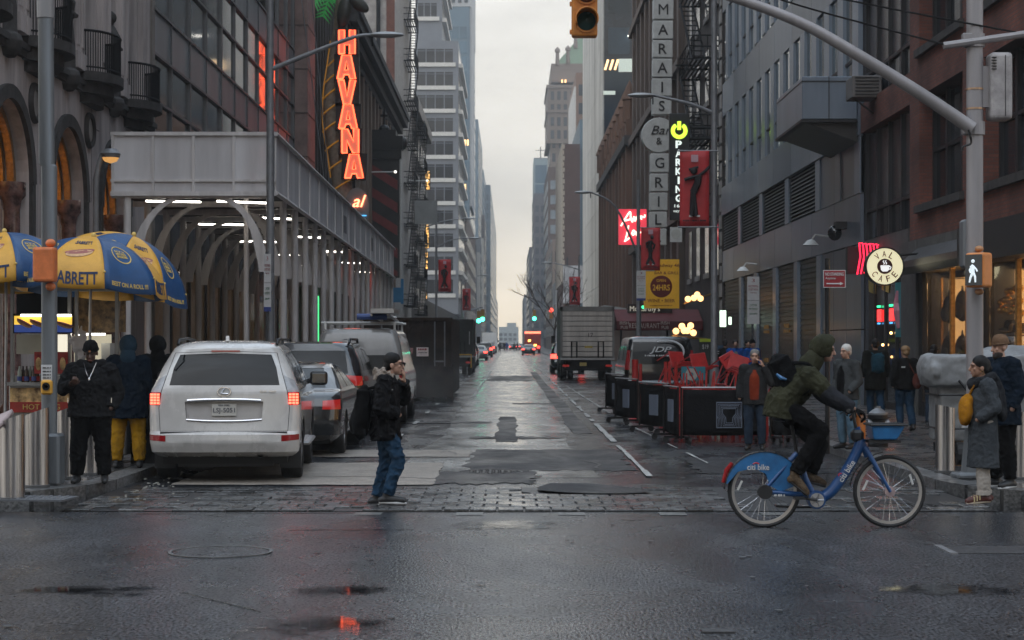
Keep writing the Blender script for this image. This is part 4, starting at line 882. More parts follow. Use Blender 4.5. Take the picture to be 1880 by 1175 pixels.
FT = mat('far_tan', (.26, .20, .165), .8, var=.15, vs=.1); FGR = mat('far_grey', (.22, .23, .25), .7, var=.12, vs=.1); FBR = mat('far_brown', (.10, .068, .058), .8, var=.15, vs=.1); FPA = mat('far_pale', (.42, .43, .44), .7, var=.1, vs=.1); FBL = mat('far_blue_frame', (.10, .16, .21), .5, var=.15, vs=.1)
tower('low_brick_row', 'brown low block just beyond the white-banded office', -24, BL, 400, 512, 30, FBR, FG, side=1)
t = tower('glass_tower', 'slim blue glass tower with pale top above the office block', -19, -11.2, 520, 604, 96, FBL, FGB, ph=4.2, pw=2.2, wh=.8, ww=.85, side=1)
MB().bx(-18.8, -11.0, 519.8, 604, 96, 150).build('pale_crown', FPA, t, world=True)
q = MB()
for k in range(12):
    for i in range(4): q.bx(-18 + i * 1.8, -17 + i * 1.8, 519.6, 519.8, 97 + k * 4.2, 99.6 + k * 4.2)
tag(q.build('crown_windows', FG, t, world=True), kind='stuff')
MB().bx(-11.15, -10.5, 521, 560, 40, 96).build('white_edge', FPA, t, world=True)
for z, n in ((57, 3), (44.5, 2), (34, 3), (27, 2)):
    for i in range(n): MB().bx(-13.4 + i * .75, -12.9 + i * .75, 519.7, 519.87, z, z + 1.6).build('lit_window', glow('far_lit', (1, .6, .25), 2.5), t, world=True)
tower('grey_tower', 'blue-grey tower stepping down right of the glass tower', -17, -11.8, 700, 812, 86, FBL, FG, ph=4, pw=1.7, side=1)
tower('ribbed_tower', 'bluish ribbed tower third in the row on the left', -15, -11.5, 830, 1000, 79, FBL, FGB, ph=4, pw=1.4, side=1)
tower('slim_tower', 'slim far tower with lit panes at the sky gap left edge', -16, -9.0, 880, 1290, 76.5, FBL, FGB, ph=4.4, pw=1.5, wh=.7, side=1)
o = tower('brick_tower', 'far brown brick tower with one lit window left of sky', -16, -10.6, 790, 850, 56, FBR, FG, ph=5, pw=2.2, wh=.5, ww=.4, side=1)
MB().bx(-13.2, -12.4, 789.6, 789.8, 47, 48.8).build('lit_window', glow('far_lit', (1, .6, .25), 2.5), o, world=True)
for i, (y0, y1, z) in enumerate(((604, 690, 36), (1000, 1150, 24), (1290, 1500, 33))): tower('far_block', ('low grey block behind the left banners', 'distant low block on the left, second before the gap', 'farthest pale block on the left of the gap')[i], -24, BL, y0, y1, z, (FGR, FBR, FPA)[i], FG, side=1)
for x, y, z0, z1 in ((-9.1, 610, 10, 36), (-9.15, 540, 8, 28)): tag(MB().bx(x - .3, x + .5, y, y + 16, z0, z1).build('wall_banner', mat('white_banner', (.6, .58, .54), .6, var=.05)), 'tall white vertical sign on the far left row, ' + ('upper' if z1 > 30 else 'lower') + ' one', 'sign')
# right row
o = tower('brick_slab', 'brown brick slab with toothed pale edge facing the street', BR, 12.2, 320, 364, 36, mat('slab_brick', (.075, .042, .036), .85, var=.2, vs=.5), FG, pw=6, ph=12, wh=.12, ww=.12)
MB().bx(BR - .2, BR - .02, 320.1, 364, 12, 36.2).build('pale_side', mat('slab_pale', (.38, .33, .27), .8, var=.15), o, world=True)
for i in range(24): MB().bx(BR - .05, BR + (.28 if i % 2 else .16), 319.85, 319.99, 12.2 + i, 12.9 + i).build('quoin', mat('slab_pale', (.38, .33, .27)), o, world=True)
MB().bx(BR, 13.2, 319.7, 319.98, 8.5, 15).build('white_base', mat('peeling_white', (.33, .33, .34), .8, var=.6, vs=.7), o, world=True)
tower('blue_slip', 'thin dark blue glass slip right of the brick slab', 12.25, 13.25, 322, 364, 40.5, FBL, FGB, ph=3, pw=.9, wh=.8)
o = tower('tan_slab', 'plain tan slab with a white edge in front of the stone tower', 14.4, 17.5, 400, 440, 60, mat('slab_tan', (.24, .15, .11), .8, var=.1), FG, pw=20); MB().bx(14.05, 14.39, 399.9, 440, 10, 57).build('white_edge', SILL, o, world=True)
o = tower('stone_crown_tower', 'ornate tan stone tower with sloping green copper roof', 13.3, 27, 600, 640, 86, FT, FG, ph=4.4, pw=1.9, wh=.62, ww=.5, side=-1)
MB().bx(12.4, 27, 599, 641, 66, 84).build('upper_stage', FT, o, world=True); q = MB()
for k in range(4):
    for i in range(6): q.bx(13.4 + i * 2.1, 14.5 + i * 2.1, 598.8, 599, 67.5 + k * 4.2, 70.3 + k * 4.2)
tag(q.build('upper_windows', FG, o, world=True), kind='stuff')
for z in (66, 84, 76): MB().bx(12.0, 27, 598.5, 641, z, z + .9).build('cornice', FT, o, world=True)
MB().bx(13.6, 27, 600, 640, 84.9, 92).build('attic', FT, o, world=True)
MB().prism([(15.2, 92), (27, 92), (27, 101), (22.5, 100.5), (20, 97.5)], 600, 640).build('copper_roof', mat('copper_green', (.26, .38, .26), .6, var=.15, vs=.2), o, world=True)
for x, z in ((15.6, 91.5), (21.5, 97), (19, 92)): MB().lathe([(.7, 0), (.55, 4), (.9, 4.2), (.9, 5), (0, 6)], (x, 600, z), 8).build('finial', FT, o, world=True)
for x in (16.8, 17.9): MB().bx(x, x + .5, 598.3, 598.5, 85.6, 86.6).build('lit_window', glow('far_lit', (1, .6, .25), 2.5), o, world=True)
for x in (14.2, 15.2): MB().bx(x, x + .5, 599.3, 599.6, 55, 56.4).build('lit_window', glow('far_lit', (1, .6, .25), 2.5), o, world=True)
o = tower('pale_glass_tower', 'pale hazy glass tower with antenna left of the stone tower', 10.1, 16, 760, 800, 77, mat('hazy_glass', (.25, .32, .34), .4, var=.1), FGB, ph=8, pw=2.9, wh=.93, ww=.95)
MB().bx(10.1, 16, 760, 800, 77, 77.4).build('parapet', FGR, o, world=True); MB().rod((13, 770, 77), (13, 770, 83), .2).build('antenna', BLACKM, o, world=True); MB().box((13, 770, 81.5), (4, .2, .25)).build('antenna_arm', BLACKM, o, world=True)
tower('stepped_brown', 'brown brick block with rows of pale windows below the stone tower', 10.5, 17, 500, 560, 49, FBR, mat('far_pale_glass', (.2, .24, .27), .3, var=.4, vs=.2), ph=4, pw=2, side=-1)
tower('tan_midrise', 'tan midrise behind the box truck with dark window rows', BR, 13, 400, 470, 24, FT, FG, ph=4, pw=1.8, side=-1)
tower('slate_row', 'dark slate tower at the right edge of the sky gap', BR, 14.5, 700, 755, 58, mat('far_slate', (.09, .085, .1), .7), FG, ph=4, pw=1.8, side=-1)
tower('far_right_block', 'distant dark slate block lower right of the sky gap', BR, 14, 860, 1000, 46, mat('far_slate', (.09, .085, .1)), FG, side=-1)
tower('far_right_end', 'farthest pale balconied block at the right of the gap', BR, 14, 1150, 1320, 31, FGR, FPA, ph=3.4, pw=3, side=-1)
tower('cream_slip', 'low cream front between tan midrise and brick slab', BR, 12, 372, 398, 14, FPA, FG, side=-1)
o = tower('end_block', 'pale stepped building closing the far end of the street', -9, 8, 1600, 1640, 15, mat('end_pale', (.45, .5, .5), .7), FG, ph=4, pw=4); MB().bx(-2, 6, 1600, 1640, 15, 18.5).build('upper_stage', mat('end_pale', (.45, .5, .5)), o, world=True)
# pavement-level dark shopfront strips
for s, x in ((-1, BL), (1, BR)):
    for i in range(0): pass

# blocks added unseen behind the viewer: they dim light from there and fill reflections
for i, (x0, x1, z) in enumerate(((-60, -9, 46), (9, 62, 38))):
    ob_ = tower('added_opposite_block', ('added unseen stone block across the avenue, left of the street', 'added unseen stone block across the avenue, right of the street')[i], x0, x1, -52, -34, z, mat('opposite_stone', (.13, .12, .115), .8, var=.3, vs=.3), WINGLASS, ph=4.2, pw=3.2, front=False)
    q = MB()
    for k in range(int(z / 4.2) - 1):
        for j in range(int((x1 - x0) / 3.4)): q.bx(x0 + .8 + j * 3.4, x0 + 2.8 + j * 3.4, -34, -33.9, 4 + k * 4.2, 6.6 + k * 4.2)
    tag(q.build('avenue_windows', mat('lit_avenue_windows', (.1, .08, .06), .2, var=.9, vs=.5, emit=(1, .7, .4), es=.12), ob_, world=True), kind='stuff')
# ---------------------------------------------------------------- sidewalk shed (scaffold canopy)
SHED = mat('shed_mesh_panel', (.72, .70, .71), .55, var=.2, vs=1.6, streak=True, piece=.08, bump=.1, bs=90, alpha=.86)
SHPOST = mat('shed_post', (.66, .63, .62), .45, var=.2, vs=5, streak=True)
TUBEL = glow('led_tube', (1, .93, .82), 10)
SD = thing('sidewalk_shed', 'long grey sidewalk shed with arched braces and pale mesh parapet', 'scaffold', (-7, 60, 0))
XO, XI, Y0s, Y1s = -5.3, -8.55, 41.4, 84.0
def shz(y): t = (y - Y0s) / (Y1s - Y0s); return 5.1 - .42 * t, 6.42 - .42 * t          # underside and top along the street
zb, zt = shz(Y0s)
npan = 4; xs = np.linspace(-8.85, XO + .05, npan + 1)
for i in range(npan):
    MB().bx(xs[i] + .012, xs[i + 1] - .012, Y0s - .04, Y0s, zb + .02, zt - .02).build('mesh_panel', SHED, SD, world=True)
    MB().bx(xs[i] - .03, xs[i] + .03, Y0s - .09, Y0s - .042, zb - .02, zt + .02).build('panel_post', SHPOST, SD, world=True)
    q = MB(); a, c = Vector((xs[i] + .05, Y0s + .06, zt - .1)), Vector((xs[i + 1] - .05, Y0s + .06, zb + .3)); q.rod(a, c, .03, n=5); q.build('panel_brace', SHPOST, SD, world=True)
MB().bx(-8.9, XO + .1, Y0s - .1, Y0s - .045, zt - .03, zt + .05).build('top_rail', SHPOST, SD, world=True); MB().bx(-8.9, XO + .1, Y0s - .1, Y0s - .045, zb - .06, zb + .04).build('bottom_rail', SHPOST, SD, world=True); MB().bx(-8.9, XO + .1, Y0s - .085, Y0s - .045, zb + .26, zb + .31).build('mid_rail', SHPOST, SD, world=True)
ys = np.linspace(Y0s, Y1s, 19)
for i in range(18):
    (b0, t0), (b1, t1) = shz(ys[i]), shz(ys[i + 1]); x = XO + .06
    MB().add([(x, ys[i] + .012, b0), (x, ys[i + 1] - .012, b1), (x, ys[i + 1] - .012, t1), (x, ys[i] + .012, t0), (x - .04, ys[i] + .012, b0), (x - .04, ys[i + 1] - .012, b1), (x - .04, ys[i + 1] - .012, t1), (x - .04, ys[i] + .012, t0)], [(0, 1, 2, 3), (7, 6, 5, 4), (0, 4, 5, 1), (3, 2, 6, 7), (0, 3, 7, 4), (1, 5, 6, 2)]).build('mesh_panel', SHED, SD, world=True)
    MB().bx(x, x + .035, ys[i] - .03, ys[i] + .03, b0 - .02, t0 + .02).build('panel_post', SHPOST, SD, world=True)
for o_, zz in (('top_rail', 1), ('bottom_rail', 0)):
    p0, p1 = shz(Y0s)[zz], shz(Y1s)[zz]; MB().tube([(XO + .1, Y0s - .1, p0), (XO + .1, Y1s, p1)], .05, 6).build(o_, SHPOST, SD, world=True)
(b0, t0), (b1, t1) = shz(Y0s), shz(Y1s)
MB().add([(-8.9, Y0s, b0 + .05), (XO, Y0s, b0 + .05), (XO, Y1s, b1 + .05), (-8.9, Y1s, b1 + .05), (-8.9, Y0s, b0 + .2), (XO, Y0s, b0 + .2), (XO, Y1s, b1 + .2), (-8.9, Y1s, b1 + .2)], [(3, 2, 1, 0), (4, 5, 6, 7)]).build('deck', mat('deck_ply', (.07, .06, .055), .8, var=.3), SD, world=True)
def crescent(x0, x1, z0, z1, y, th=.07):
    """curved tapered brace from post (x0,z0) to beam (x1,z1)"""
    q = MB(); n = 10; o, i_ = [], []
    for k in range(n + 1):
        t = k / n; a = math.pi / 2 * t; cx = x0 + (x1 - x0) * (1 - math.cos(a)); cz = z0 + (z1 - z0) * math.sin(a); w = .07 + .24 * (1 - abs(t - .25) ** .7) * (1 - t * .6)
        s = 1 if x1 > x0 else -1; nx, nzz = s * math.cos(a), -math.sin(a) * .8; o.append((cx, cz)); i_.append((cx + nx * -w * .0 - s * 0, cz)); i_[-1] = (cx + s * w * math.cos(a) * .9, cz - w * math.sin(a) * .9)
    for k in range(n): q.prism([o[k], o[k + 1], i_[k + 1], i_[k]], y - th / 2, y + th / 2)
    return q
for i, y in enumerate(ys):
    zb_, _ = shz(y)
    for x in (XO - .05, XI):
        MB().rod((x, y + .05, SW), (x, y + .05, zb_), .085, n=10).build('post', SHPOST, SD, True, world=True)
    if i < 13:
        crescent(XO - .1, XO - 1.35, 3.35, zb_ - .02, y + .05).build('arched_brace', SHPOST, SD, world=True); crescent(XI + .05, XI + 1.35, 3.35, zb_ - .02, y + .05).build('arched_brace', SHPOST, SD, world=True)
        MB().bx(-8.9, XO, y, y + .1, zb_ - .1, zb_ + .03).build('cross_beam', SHPOST, SD, world=True)
    MB().prism([(y - .35, zb_), (y + .45, zb_), (y + .1, zb_ - .55), (y, zb_ - .55)], XO - .08, XO - .03, 'x').build('gusset', SHPOST, SD, world=True)
    if i < 15:
        for k, xx in enumerate((-7.6, -6.0)):
            if (i + k) % 3 == 0 or i == 0:
                L_ = .62; MB().rod((xx - L_, y + .5, zb_ - .13), (xx + L_, y + .5, zb_ - .15 - .03 * k), .022, n=6).build('led_tube', TUBEL, SD, world=True)
for y in ys[:-1:2]: # second row of slimmer posts
    MB().rod((XO - .75, y + 1.2, SW), (XO - .75, y + 1.2, shz(y)[0]), .06, n=8).build('slim_post', SHPOST, SD, True, world=True)
for y, s_ in ((58.5, .55), (70, .5), (79, .7)):
    MB().bx(XO + .062, XO + .066, y, y + 1.1, 5.25, 5.25 + s_).build('printed_notice', mat('notice_grey', (.2, .19, .2), .6, var=.3, vs=8), SD, world=True)
for (px, py, Y) in ((598, 495, 62), (657, 517, 72)): tag(MB().ball(wp(px, py, Y), .09).build('red_lamp', glow('red_bulb', (1, .08, .04), 10), smooth=True), 'red warning lamp under the scaffold, ' + ('nearer' if Y < 70 else 'farther') + ' of two', 'lamp')
# hook lamp in front of the stone building
HL = thing('hook_lamp', 'short hooked lamp post with amber-lit head beside the scaffold', 'lamp post', wp(177, 760, 36)); b0 = wp(176, 760, 36)
pts = [wp(176, 740, 36), wp(176, 330, 36), wp(181, 305, 36), wp(187, 284, 36), wp(198, 280, 36)]
MB().tube([p - HL.location for p in pts], [.07, .06, .055, .05, .05], 10).build('pole', STEEL, HL, True)
c = wp(203, 284, 36) - HL.location; MB().lathe([(0, .12), (.12, .11), (.2, .02), (.17, -.06)], c, 14).build('head', STEEL, HL, True); MB().lathe([(.17, -.05), (.12, -.13), (0, -.17)], c, 14).build('lens', glow('amber_lens', (1, .5, .15), .6), HL, True)
# ---------------------------------------------------------------- lamp posts with banners
BANR = mat('banner_red', (.46, .03, .034), .6, var=.15, vs=3); SIL = mat('banner_black', (.012, .010, .012), .7, var=0); PINKSQ = mat('banner_pink_square', (.55, .35, .4), .7, var=.05)
def lamp_post(label, px, Y, top_py, arm=None, arm2=None, base_z=SW):
    p = wp(px, 0, Y); o = thing('lamp_post', label, 'lamp post', (p.x, Y, base_z)); zt_ = wp(0, top_py, Y).z - base_z
    MB().tube([(0, 0, 0), (0, 0, .9), (0, 0, 1.0), (0, 0, zt_)], [.14, .13, .095, .075], 10).build('pole', STEEL, o, True)
    for a in (arm, arm2):
        if not a: continue
        pts = [wp(x, y, Y) - Vector((p.x, Y, base_z)) for x, y in a]; cv = bez(*pts, n=5)
        MB().tube(cv, list(np.linspace(.055, .035, len(cv))), 8).build('arm', STEEL, o, True)
        d = (cv[-1] - cv[-3]).normalized(); d = Vector((d.x, 0, 0)).normalized(); e_ = cv[-1]
        h = MB(); M_ = None; h.ball(e_ + d * .33 + Vector((0, 0, .0)), (.4, .14, .07), 12, 6); h.build('lamp_head', mat('lamp_head_grey', (.35, .35, .35), .4, .3, var=.1), o, True); MB().rod(e_ + d * .02, e_ + d * .02 - Vector((0, 0, .25)), .02).build('photocell', BLACK, o)
    return o
def banner(label, x0, y0, x1, y1, Y, v=0):
    a, c = wp(x0, y1, Y), wp(x1, y0, Y); o = thing('street_banner', label, 'banner', ((a.x + c.x) / 2, Y, a.z), group='red street banners'); w, h = c.x - a.x, c.z - a.z
    q = MB(); q.grid(lambda u, t: (-w / 2 + w * u, .03 * math.sin(3 * t + 2 * u), h * t), 6, 10); o2 = q.build('cloth', BANR, o, True); sm_ = o2.modifiers.new('s', 'SOLIDIFY'); sm_.thickness = .008
    f = -.05
    MB().box((0, f, h * .90), (w * .24, .01, w * .24)).build('emblem', PINKSQ, o)
    q = MB(); s = h / 2.1
    def limb(*p, r=.05): q.tube([(x * s, f, h * .12 + z * s) for x, z in p], r * s, 6)
    if v == 0:
        limb((-.08, .05), (-.07, .4), (-.05, .72), r=.065); limb((.04, .05), (.0, .4), (-.03, .72), r=.06); limb((-.04, .7), (.08, .95), (.1, 1.15), r=.1); limb((.1, 1.15), (.3, 1.3), (.42, 1.42), r=.045); limb((.08, 1.15), (-.12, 1.1), (-.28, 1.05), r=.05); q.ball((-.02 * s, f, h * .12 + 1.3 * s), (.1 * s, .05, .1 * s)); limb((-.16, 1.33), (.1, 1.4), r=.035)
    else:
        limb((.18, .06), (.02, .35), (.0, .7), r=.065); limb((-.2, .06), (-.06, .38), (-.02, .7), r=.065); limb((0, .65), (-.06, .95), (.0, 1.2), r=.11); limb((0, 1.2), (.2, 1.0), (.12, .8), r=.05); limb((-.02, 1.2), (-.22, 1.1), (-.18, .85), r=.05); q.ball((.06 * s, f, h * .12 + 1.38 * s), (.09 * s, .05, .1 * s))
    q.build('dancer_silhouette', SIL, o)
    q = MB().box((-.11 * s, f - .02, h * .12 + .05 * s), (.09 * s, .03, .05 * s)); q.box((.1 * s, f - .02, h * .12 + .05 * s), (.09 * s, .03, .05 * s)); q.build('spats', WHITE, o)
    bar(SIL, o, (0, f, h * .085), w * .8, h * .022)
    for z in (0, h): MB().rod((-w / 2 - .05, 0, z), (w / 2 + .25 * (1 if x0 > VX and v == 0 and Y < 60 else -1), 0, z), .022).build('bracket', STEEL, o)
    return o
lamp_post('tall blue-grey lamp post carrying the large red banner at right', 1311, 50.8, -220, arm=((1311, 208), (1265, 190), (1200, 175)))
banner('large red banner with leaping dancer below the parking sign', 1248, 277, 1302, 417, 50.6, 0)
lamp_post('lamp post rising in front of the yellow bar sign', 1172, 81, 330, arm=((1172, 470), (1130, 380), (1085, 353)))
banner('mid-size red banner hanging above the yellow bar sign', 1177, 418, 1212, 497, 80.7, 1)
lamp_post('distant lamp post with banner above the box truck', 1063, 160, 470, arm=((1066, 496), (1040, 488), (1010, 482)))
banner('small distant red banner above the box truck', 1045, 508, 1065, 560, 159.5, 1)
lamp_post('lamp post holding the near left red banner', 801, 131, 395, arm=((801, 455), (830, 440), (862, 437)), arm2=((783, 416), (820, 405), (855, 401)))
banner('small red banner in front of the office block', 805, 476, 828, 536, 130.5, 1)
lamp_post('farther left lamp post behind the small banner', 847, 205, 515, arm=((847, 520), (865, 510), (885, 505)))
banner('smallest red banner farthest along on the left', 849, 530, 864, 570, 204.5, 1)
lamp_post('tall lamp post at the scaffold corner with long rising arm', 496, 40.7, -60, arm=((496, 128), (590, 90), (650, 68), (682, 64)))
# guy wires beside the neon sign
for i, (a, c) in enumerate((((508, -5), (535, 285)), ((553, -5), (597, 345)), ((572, -5), (605, 340)), ((525, -5), (520, 240)))):
    tag(MB().tube([wp(*a, 79), wp(*c, 79)], .022, 5).build('guy_wire', GALV), ('thin cable slanting down beside the lamp post', 'thin cable left of the palm trunk', 'thin cable just left of the amber neon', 'thin cable nearest the glass reflection')[i], 'cable', 'cables above the scaffold')
# ---------------------------------------------------------------- big vertical signs on the right
SGW = mat('sign_offwhite', (.55, .55, .53), .6, var=.15, vs=3, piece=.06); SGB = mat('sign_letter_black', (.02, .018, .018), .6, var=0)
Yb = 89.0
SV = thing('vertical_bar_sign', 'tall off-white vertical sign spelling MARAIS Bar and GRILL', 'sign', wp(1215, 470, Yb))
def cell(x0, x1, y0, y1, s, hh=.6):
    a, c = wp(x0, y1, Yb), wp(x1, y0, Yb); MB().bx(a.x, c.x, Yb, Yb + .5, a.z + .02, c.z - .02).build('panel', SGW, SV, world=True, bev=.03)
    if s: text(s, SGB, SV, ((a.x + c.x) / 2, Yb - .01, (a.z + c.z) / 2), None, hh, world=True, name='letter', bold=0 if s == 'M' else .01, depth=.03); m = ((a.x + c.x) / 2, (a.z + c.z) / 2)
yy = [-2, 37, 73, 107, 143, 178, 212]
for i, ch in enumerate('MARAIS'): cell(1199 - i * .4, 1237 - i * .8, yy[i], yy[i + 1] - 1, ch, .5)
cell(1199, 1238, -75, -4, None)
a = wp(1210, 248, Yb); MB().lathe([(0, 0), (.82, 0), (.85, .05), (.85, .45), (0, .5)], a, 28, axis='y').build('round_panel', SGW, SV, world=True)
text('Bar', SGB, SV, a + Vector((.12, -.02, .24)), 1.0, .42, world=True, shear=.3, depth=.03); text('&', SGB, SV, a + Vector((0, -.02, -.28)), None, .32, world=True, depth=.03)
yg = [281, 318, 353, 388, 419, 452]
for i, ch in enumerate('GRILL'): cell(1194 - i * .6, 1228 - i, yg[i], yg[i + 1] - 1, ch, .5)
MB().rod(wp(1240, 120, Yb + .3), wp(1300, 120, Yb + .3), .05).build('bracket', BLACKM, SV, world=True); MB().rod(wp(1235, 330, Yb + .3), wp(1300, 330, Yb + .3), .05).build('bracket', BLACKM, SV, world=True)
Yp = 79.0
SP = thing('parking_sign', 'black vertical PARKING sign with lit green power-button ring', 'sign', wp(1246, 415, Yp))
a, c = wp(1229, 404, Yp), wp(1266, 208, Yp); MB().bx(a.x, c.x, Yp, Yp + .35, a.z, c.z).build('board', mat('sign_board_black', (.012, .013, .016), .35, var=.1), SP, world=True, bev=.02)
LIME = glow('lime_light', (.62, 1, .06), 1.5); LWH = glow('white_sign_light', (.9, 1, .95), .9); rc = wp(1247, 240, Yp - .06)
q = MB(); q.tube([rc + Vector((.27 * math.sin(t), 0, .27 * math.cos(t))) for t in np.linspace(.55, 2 * math.pi - .55, 22)], .085, 8); q.build('ring', LIME, SP, world=True); MB().box(rc + Vector((0, 0, .22)), (.15, .1, .36)).build('ring_bar', LIME, SP, world=True)
for i, ch in enumerate('PARKING'): text(ch, LWH, SP, wp(1246, 265 + i * 16.5, Yp - .03), .26 if ch != 'I' else .08, .31, world=True, name='letter', bold=.03, depth=.03)
text('16', LWH, SP, wp(1243, 378, Yp - .03), .22, .13, world=True); text('WEST', LWH, SP, wp(1243, 388, Yp - .03), .32, .09, world=True)
MB().rod(wp(1266, 235, Yp + .2), wp(1320, 235, Yp + .2), .06).build('bracket', BLACKM, SP, world=True); MB().rod(wp(1266, 255, Yp + .2), wp(1320, 255, Yp + .2), .06).build('bracket', BLACKM, SP, world=True)
o = thing('square_sign', 'small grey square sign with round emblem under the parking sign', 'sign', wp(1241, 446, 78)); MB().box((0, 0, .35), (.5, .08, .62)).build('panel', SGW, o); MB().lathe([(0, -.05), (.2, -.05), (.22, 0)], (0, 0, .38), 16, axis='y').build('emblem', mat('pale_emblem', (.5, .5, .46), .6), o)
# pink neon bar sign
SA = thing('pink_sign', 'glowing pink box sign with white handwritten Amor Loco', 'neon sign', wp(1161, 450, 100)); a, c = wp(1136, 449, 100), wp(1187, 384, 100)
MB().bx(a.x, c.x, 100, 100.3, a.z, c.z).build('box', glow('pink_box', (1, .06, .10), .62, (.6, .05, .08)), SA, world=True)
NW = glow('neon_white', (1, .75, .6), 2.2)
def scr(pts, r=.045): MB().tube(bez(*[wp(x, y, 99.9) for x, y in pts], n=5), r, 5).build('neon_stroke', NW, SA, world=True)
scr([(1140, 415), (1150, 398), (1157, 389), (1158, 400), (1161, 408)]); scr([(1144, 406), (1160, 402)]); scr([(1161, 408), (1164, 398), (1166, 406), (1169, 398), (1171, 405), (1175, 398), (1178, 403), (1176, 397), (1183, 399), (1184, 394)]); scr([(1154, 414), (1149, 438), (1147, 443), (1157, 436)]); scr([(1160, 430), (1163, 423), (1166, 428), (1161, 432), (1172, 424), (1168, 432), (1178, 426), (1180, 434)])
# yellow bar and grill sign
SY = thing('yellow_sign', 'yellow sign with dark red OPEN 24HRS disc, WINE and BEER', 'sign', wp(1215, 566, 84)); a, c = wp(1183, 566, 84), wp(1247, 476, 84); YE = mat('sign_yellow', (.62, .33, .02), .5, var=.12, vs=2, emit=(1, .55, .03), es=.10); RD = mat('sign_maroon', (.16, .012, .012), .6, var=.1)
MB().bx(a.x, c.x, 84, 84.4, a.z, c.z).build('board', YE, SY, world=True)
MB().lathe([(0, -.02), (.48, -.02), (.5, 0)], wp(1214, 526, 84), 26, axis='y').build('disc', RD, SY, world=True)
for s, x, y, w, h in (('Broadway 46', 1222, 488, 1.25, .2), ('BAR & GRILL', 1224, 501, 1.1, .13), ('WINE • BEER', 1214, 552, 1.25, .15)): text(s, RD, SY, wp(x, y, 83.98), w, h, world=True, bold=.01)
bar(RD, SY, wp(1214, 561, 83.98), 1.0, .045, world=True); text('OPEN', YE, SY, wp(1214, 515, 83.94), .42, .13, world=True); text('24HRS', YE, SY, wp(1214, 528, 83.94), .78, .27, world=True, bold=.012)
# pub front
PB = thing('pub_awning', 'dark maroon pub awning lettered RESTAURANT and IRISH PUB', 'awning', wp(1182, 640, 88)); a, c = wp(1132, 606, 88), wp(1234, 580, 88)
MAR = mat('awning_maroon', (.10, .015, .018), .8, var=.2); q = MB(); q.prism([(88, a.z + .42), (88, a.z), (88.05, a.z), (91, a.z), (91, c.z + .35), (90.2, c.z + .35)], a.x, 9.2, 'x'); q.build('canopy', MAR, PB, world=True)
LT = mat('awning_letters', (.5, .45, .42), .7, var=.1)
text('RESTAURANT', LT, PB, wp(1183, 598, 87.97), 1.45, .24, world=True, space=1.15); text('IRISH\nPUB', LT, PB, wp(1146, 597, 87.97), .42, .36, world=True); text('IRISH\nPUB', LT, PB, wp(1221, 597, 87.97), .42, .36, world=True)
for x in (1140, 1225): p = wp(x, 606, 88.3); MB().rod((p.x, 88.3, SW), p, .05).build('post', BLACK, PB, world=True)
PS = thing('pub_sign', 'black pub sign with pale serif McCarthy’s lettering', 'sign', wp(1190, 585, 89.5)); a, c = wp(1152, 579, 89.5), wp(1234, 558, 89.5); MB().bx(a.x, c.x, 89.5, 89.8, a.z, c.z).build('board', mat('pub_board', (.02, .012, .013), .4), PS, world=True)
text('McCarthy’s', glow('pub_letters', (.9, .85, .7), .35), PS, wp(1184, 568, 89.47), 1.45, .32, world=True); MB().ball(wp(1181, 564, 89.45), (.08, .03, .08)).build('shamrock', glow('neon_green', (.05, 1, .4), 1.8), PS, world=True)
# white canopy roof farther behind
tag(MB().prism([(wp(1090, 0, 105).x, wp(0, 583, 105).z), (wp(1150, 0, 105).x, wp(0, 583, 105).z), (wp(1150, 0, 105).x, wp(0, 566, 105).z), (wp(1110, 0, 105).x, wp(0, 560, 105).z), (wp(1090, 0, 105).x, wp(0, 566, 105).z)], 105, 112).build('white_canopy', mat('canopy_white', (.4, .42, .42), .6, var=.1)), 'plain white canopy beyond the box truck roof', 'canopy')
# globe lamps
GLO = glow('globe_glow', (1, .55, .22), 2.4)
for j, (Y, pts) in enumerate(((70, ((1241, 608), (1252, 599), (1256, 607), (1262, 607), (1268, 598), (1273, 611))), (74, ((1263, 549), (1274, 547), (1280, 541), (1286, 548))))):
    o = thing('globe_cluster', ('lower cluster of glowing orange globe lamps above the van', 'upper cluster of glowing orange globe lamps on the wall')[j], 'lamp', wp(1258 + j * 18, 615 - j * 60, Y))
    for i, (x, y) in enumerate(pts): p = wp(x, y, Y + .12 * (i % 3)); MB().ball(p, .125).build('globe', GLO, o, True, world=True)
    q = MB(); p0 = wp(pts[0][0] - 8, pts[0][1] + 9, Y); p1 = wp(pts[-1][0] + 25, pts[-1][1] + 12 - 22 * j, Y + 1.5); q.rod(p0, p1, .04); q.build('arm', BRONZE, o, world=True)
o = thing('parking_lightbox', 'small green and white lit sign over the parking entrance', 'sign', wp(1336, 595, 74)); 
for i, (x0, x1, y0, y1) in enumerate(((1322, 1327, 570, 600), (1328, 1333, 570, 600), (1338, 1343, 582, 596))): a, c = wp(x0, y1, 74), wp(x1, y0, 74); MB().bx(a.x, c.x, 74, 74.1, a.z, c.z).build('tube', glow('mint_light', (.75, 1, .75), 2.0), o, world=True)
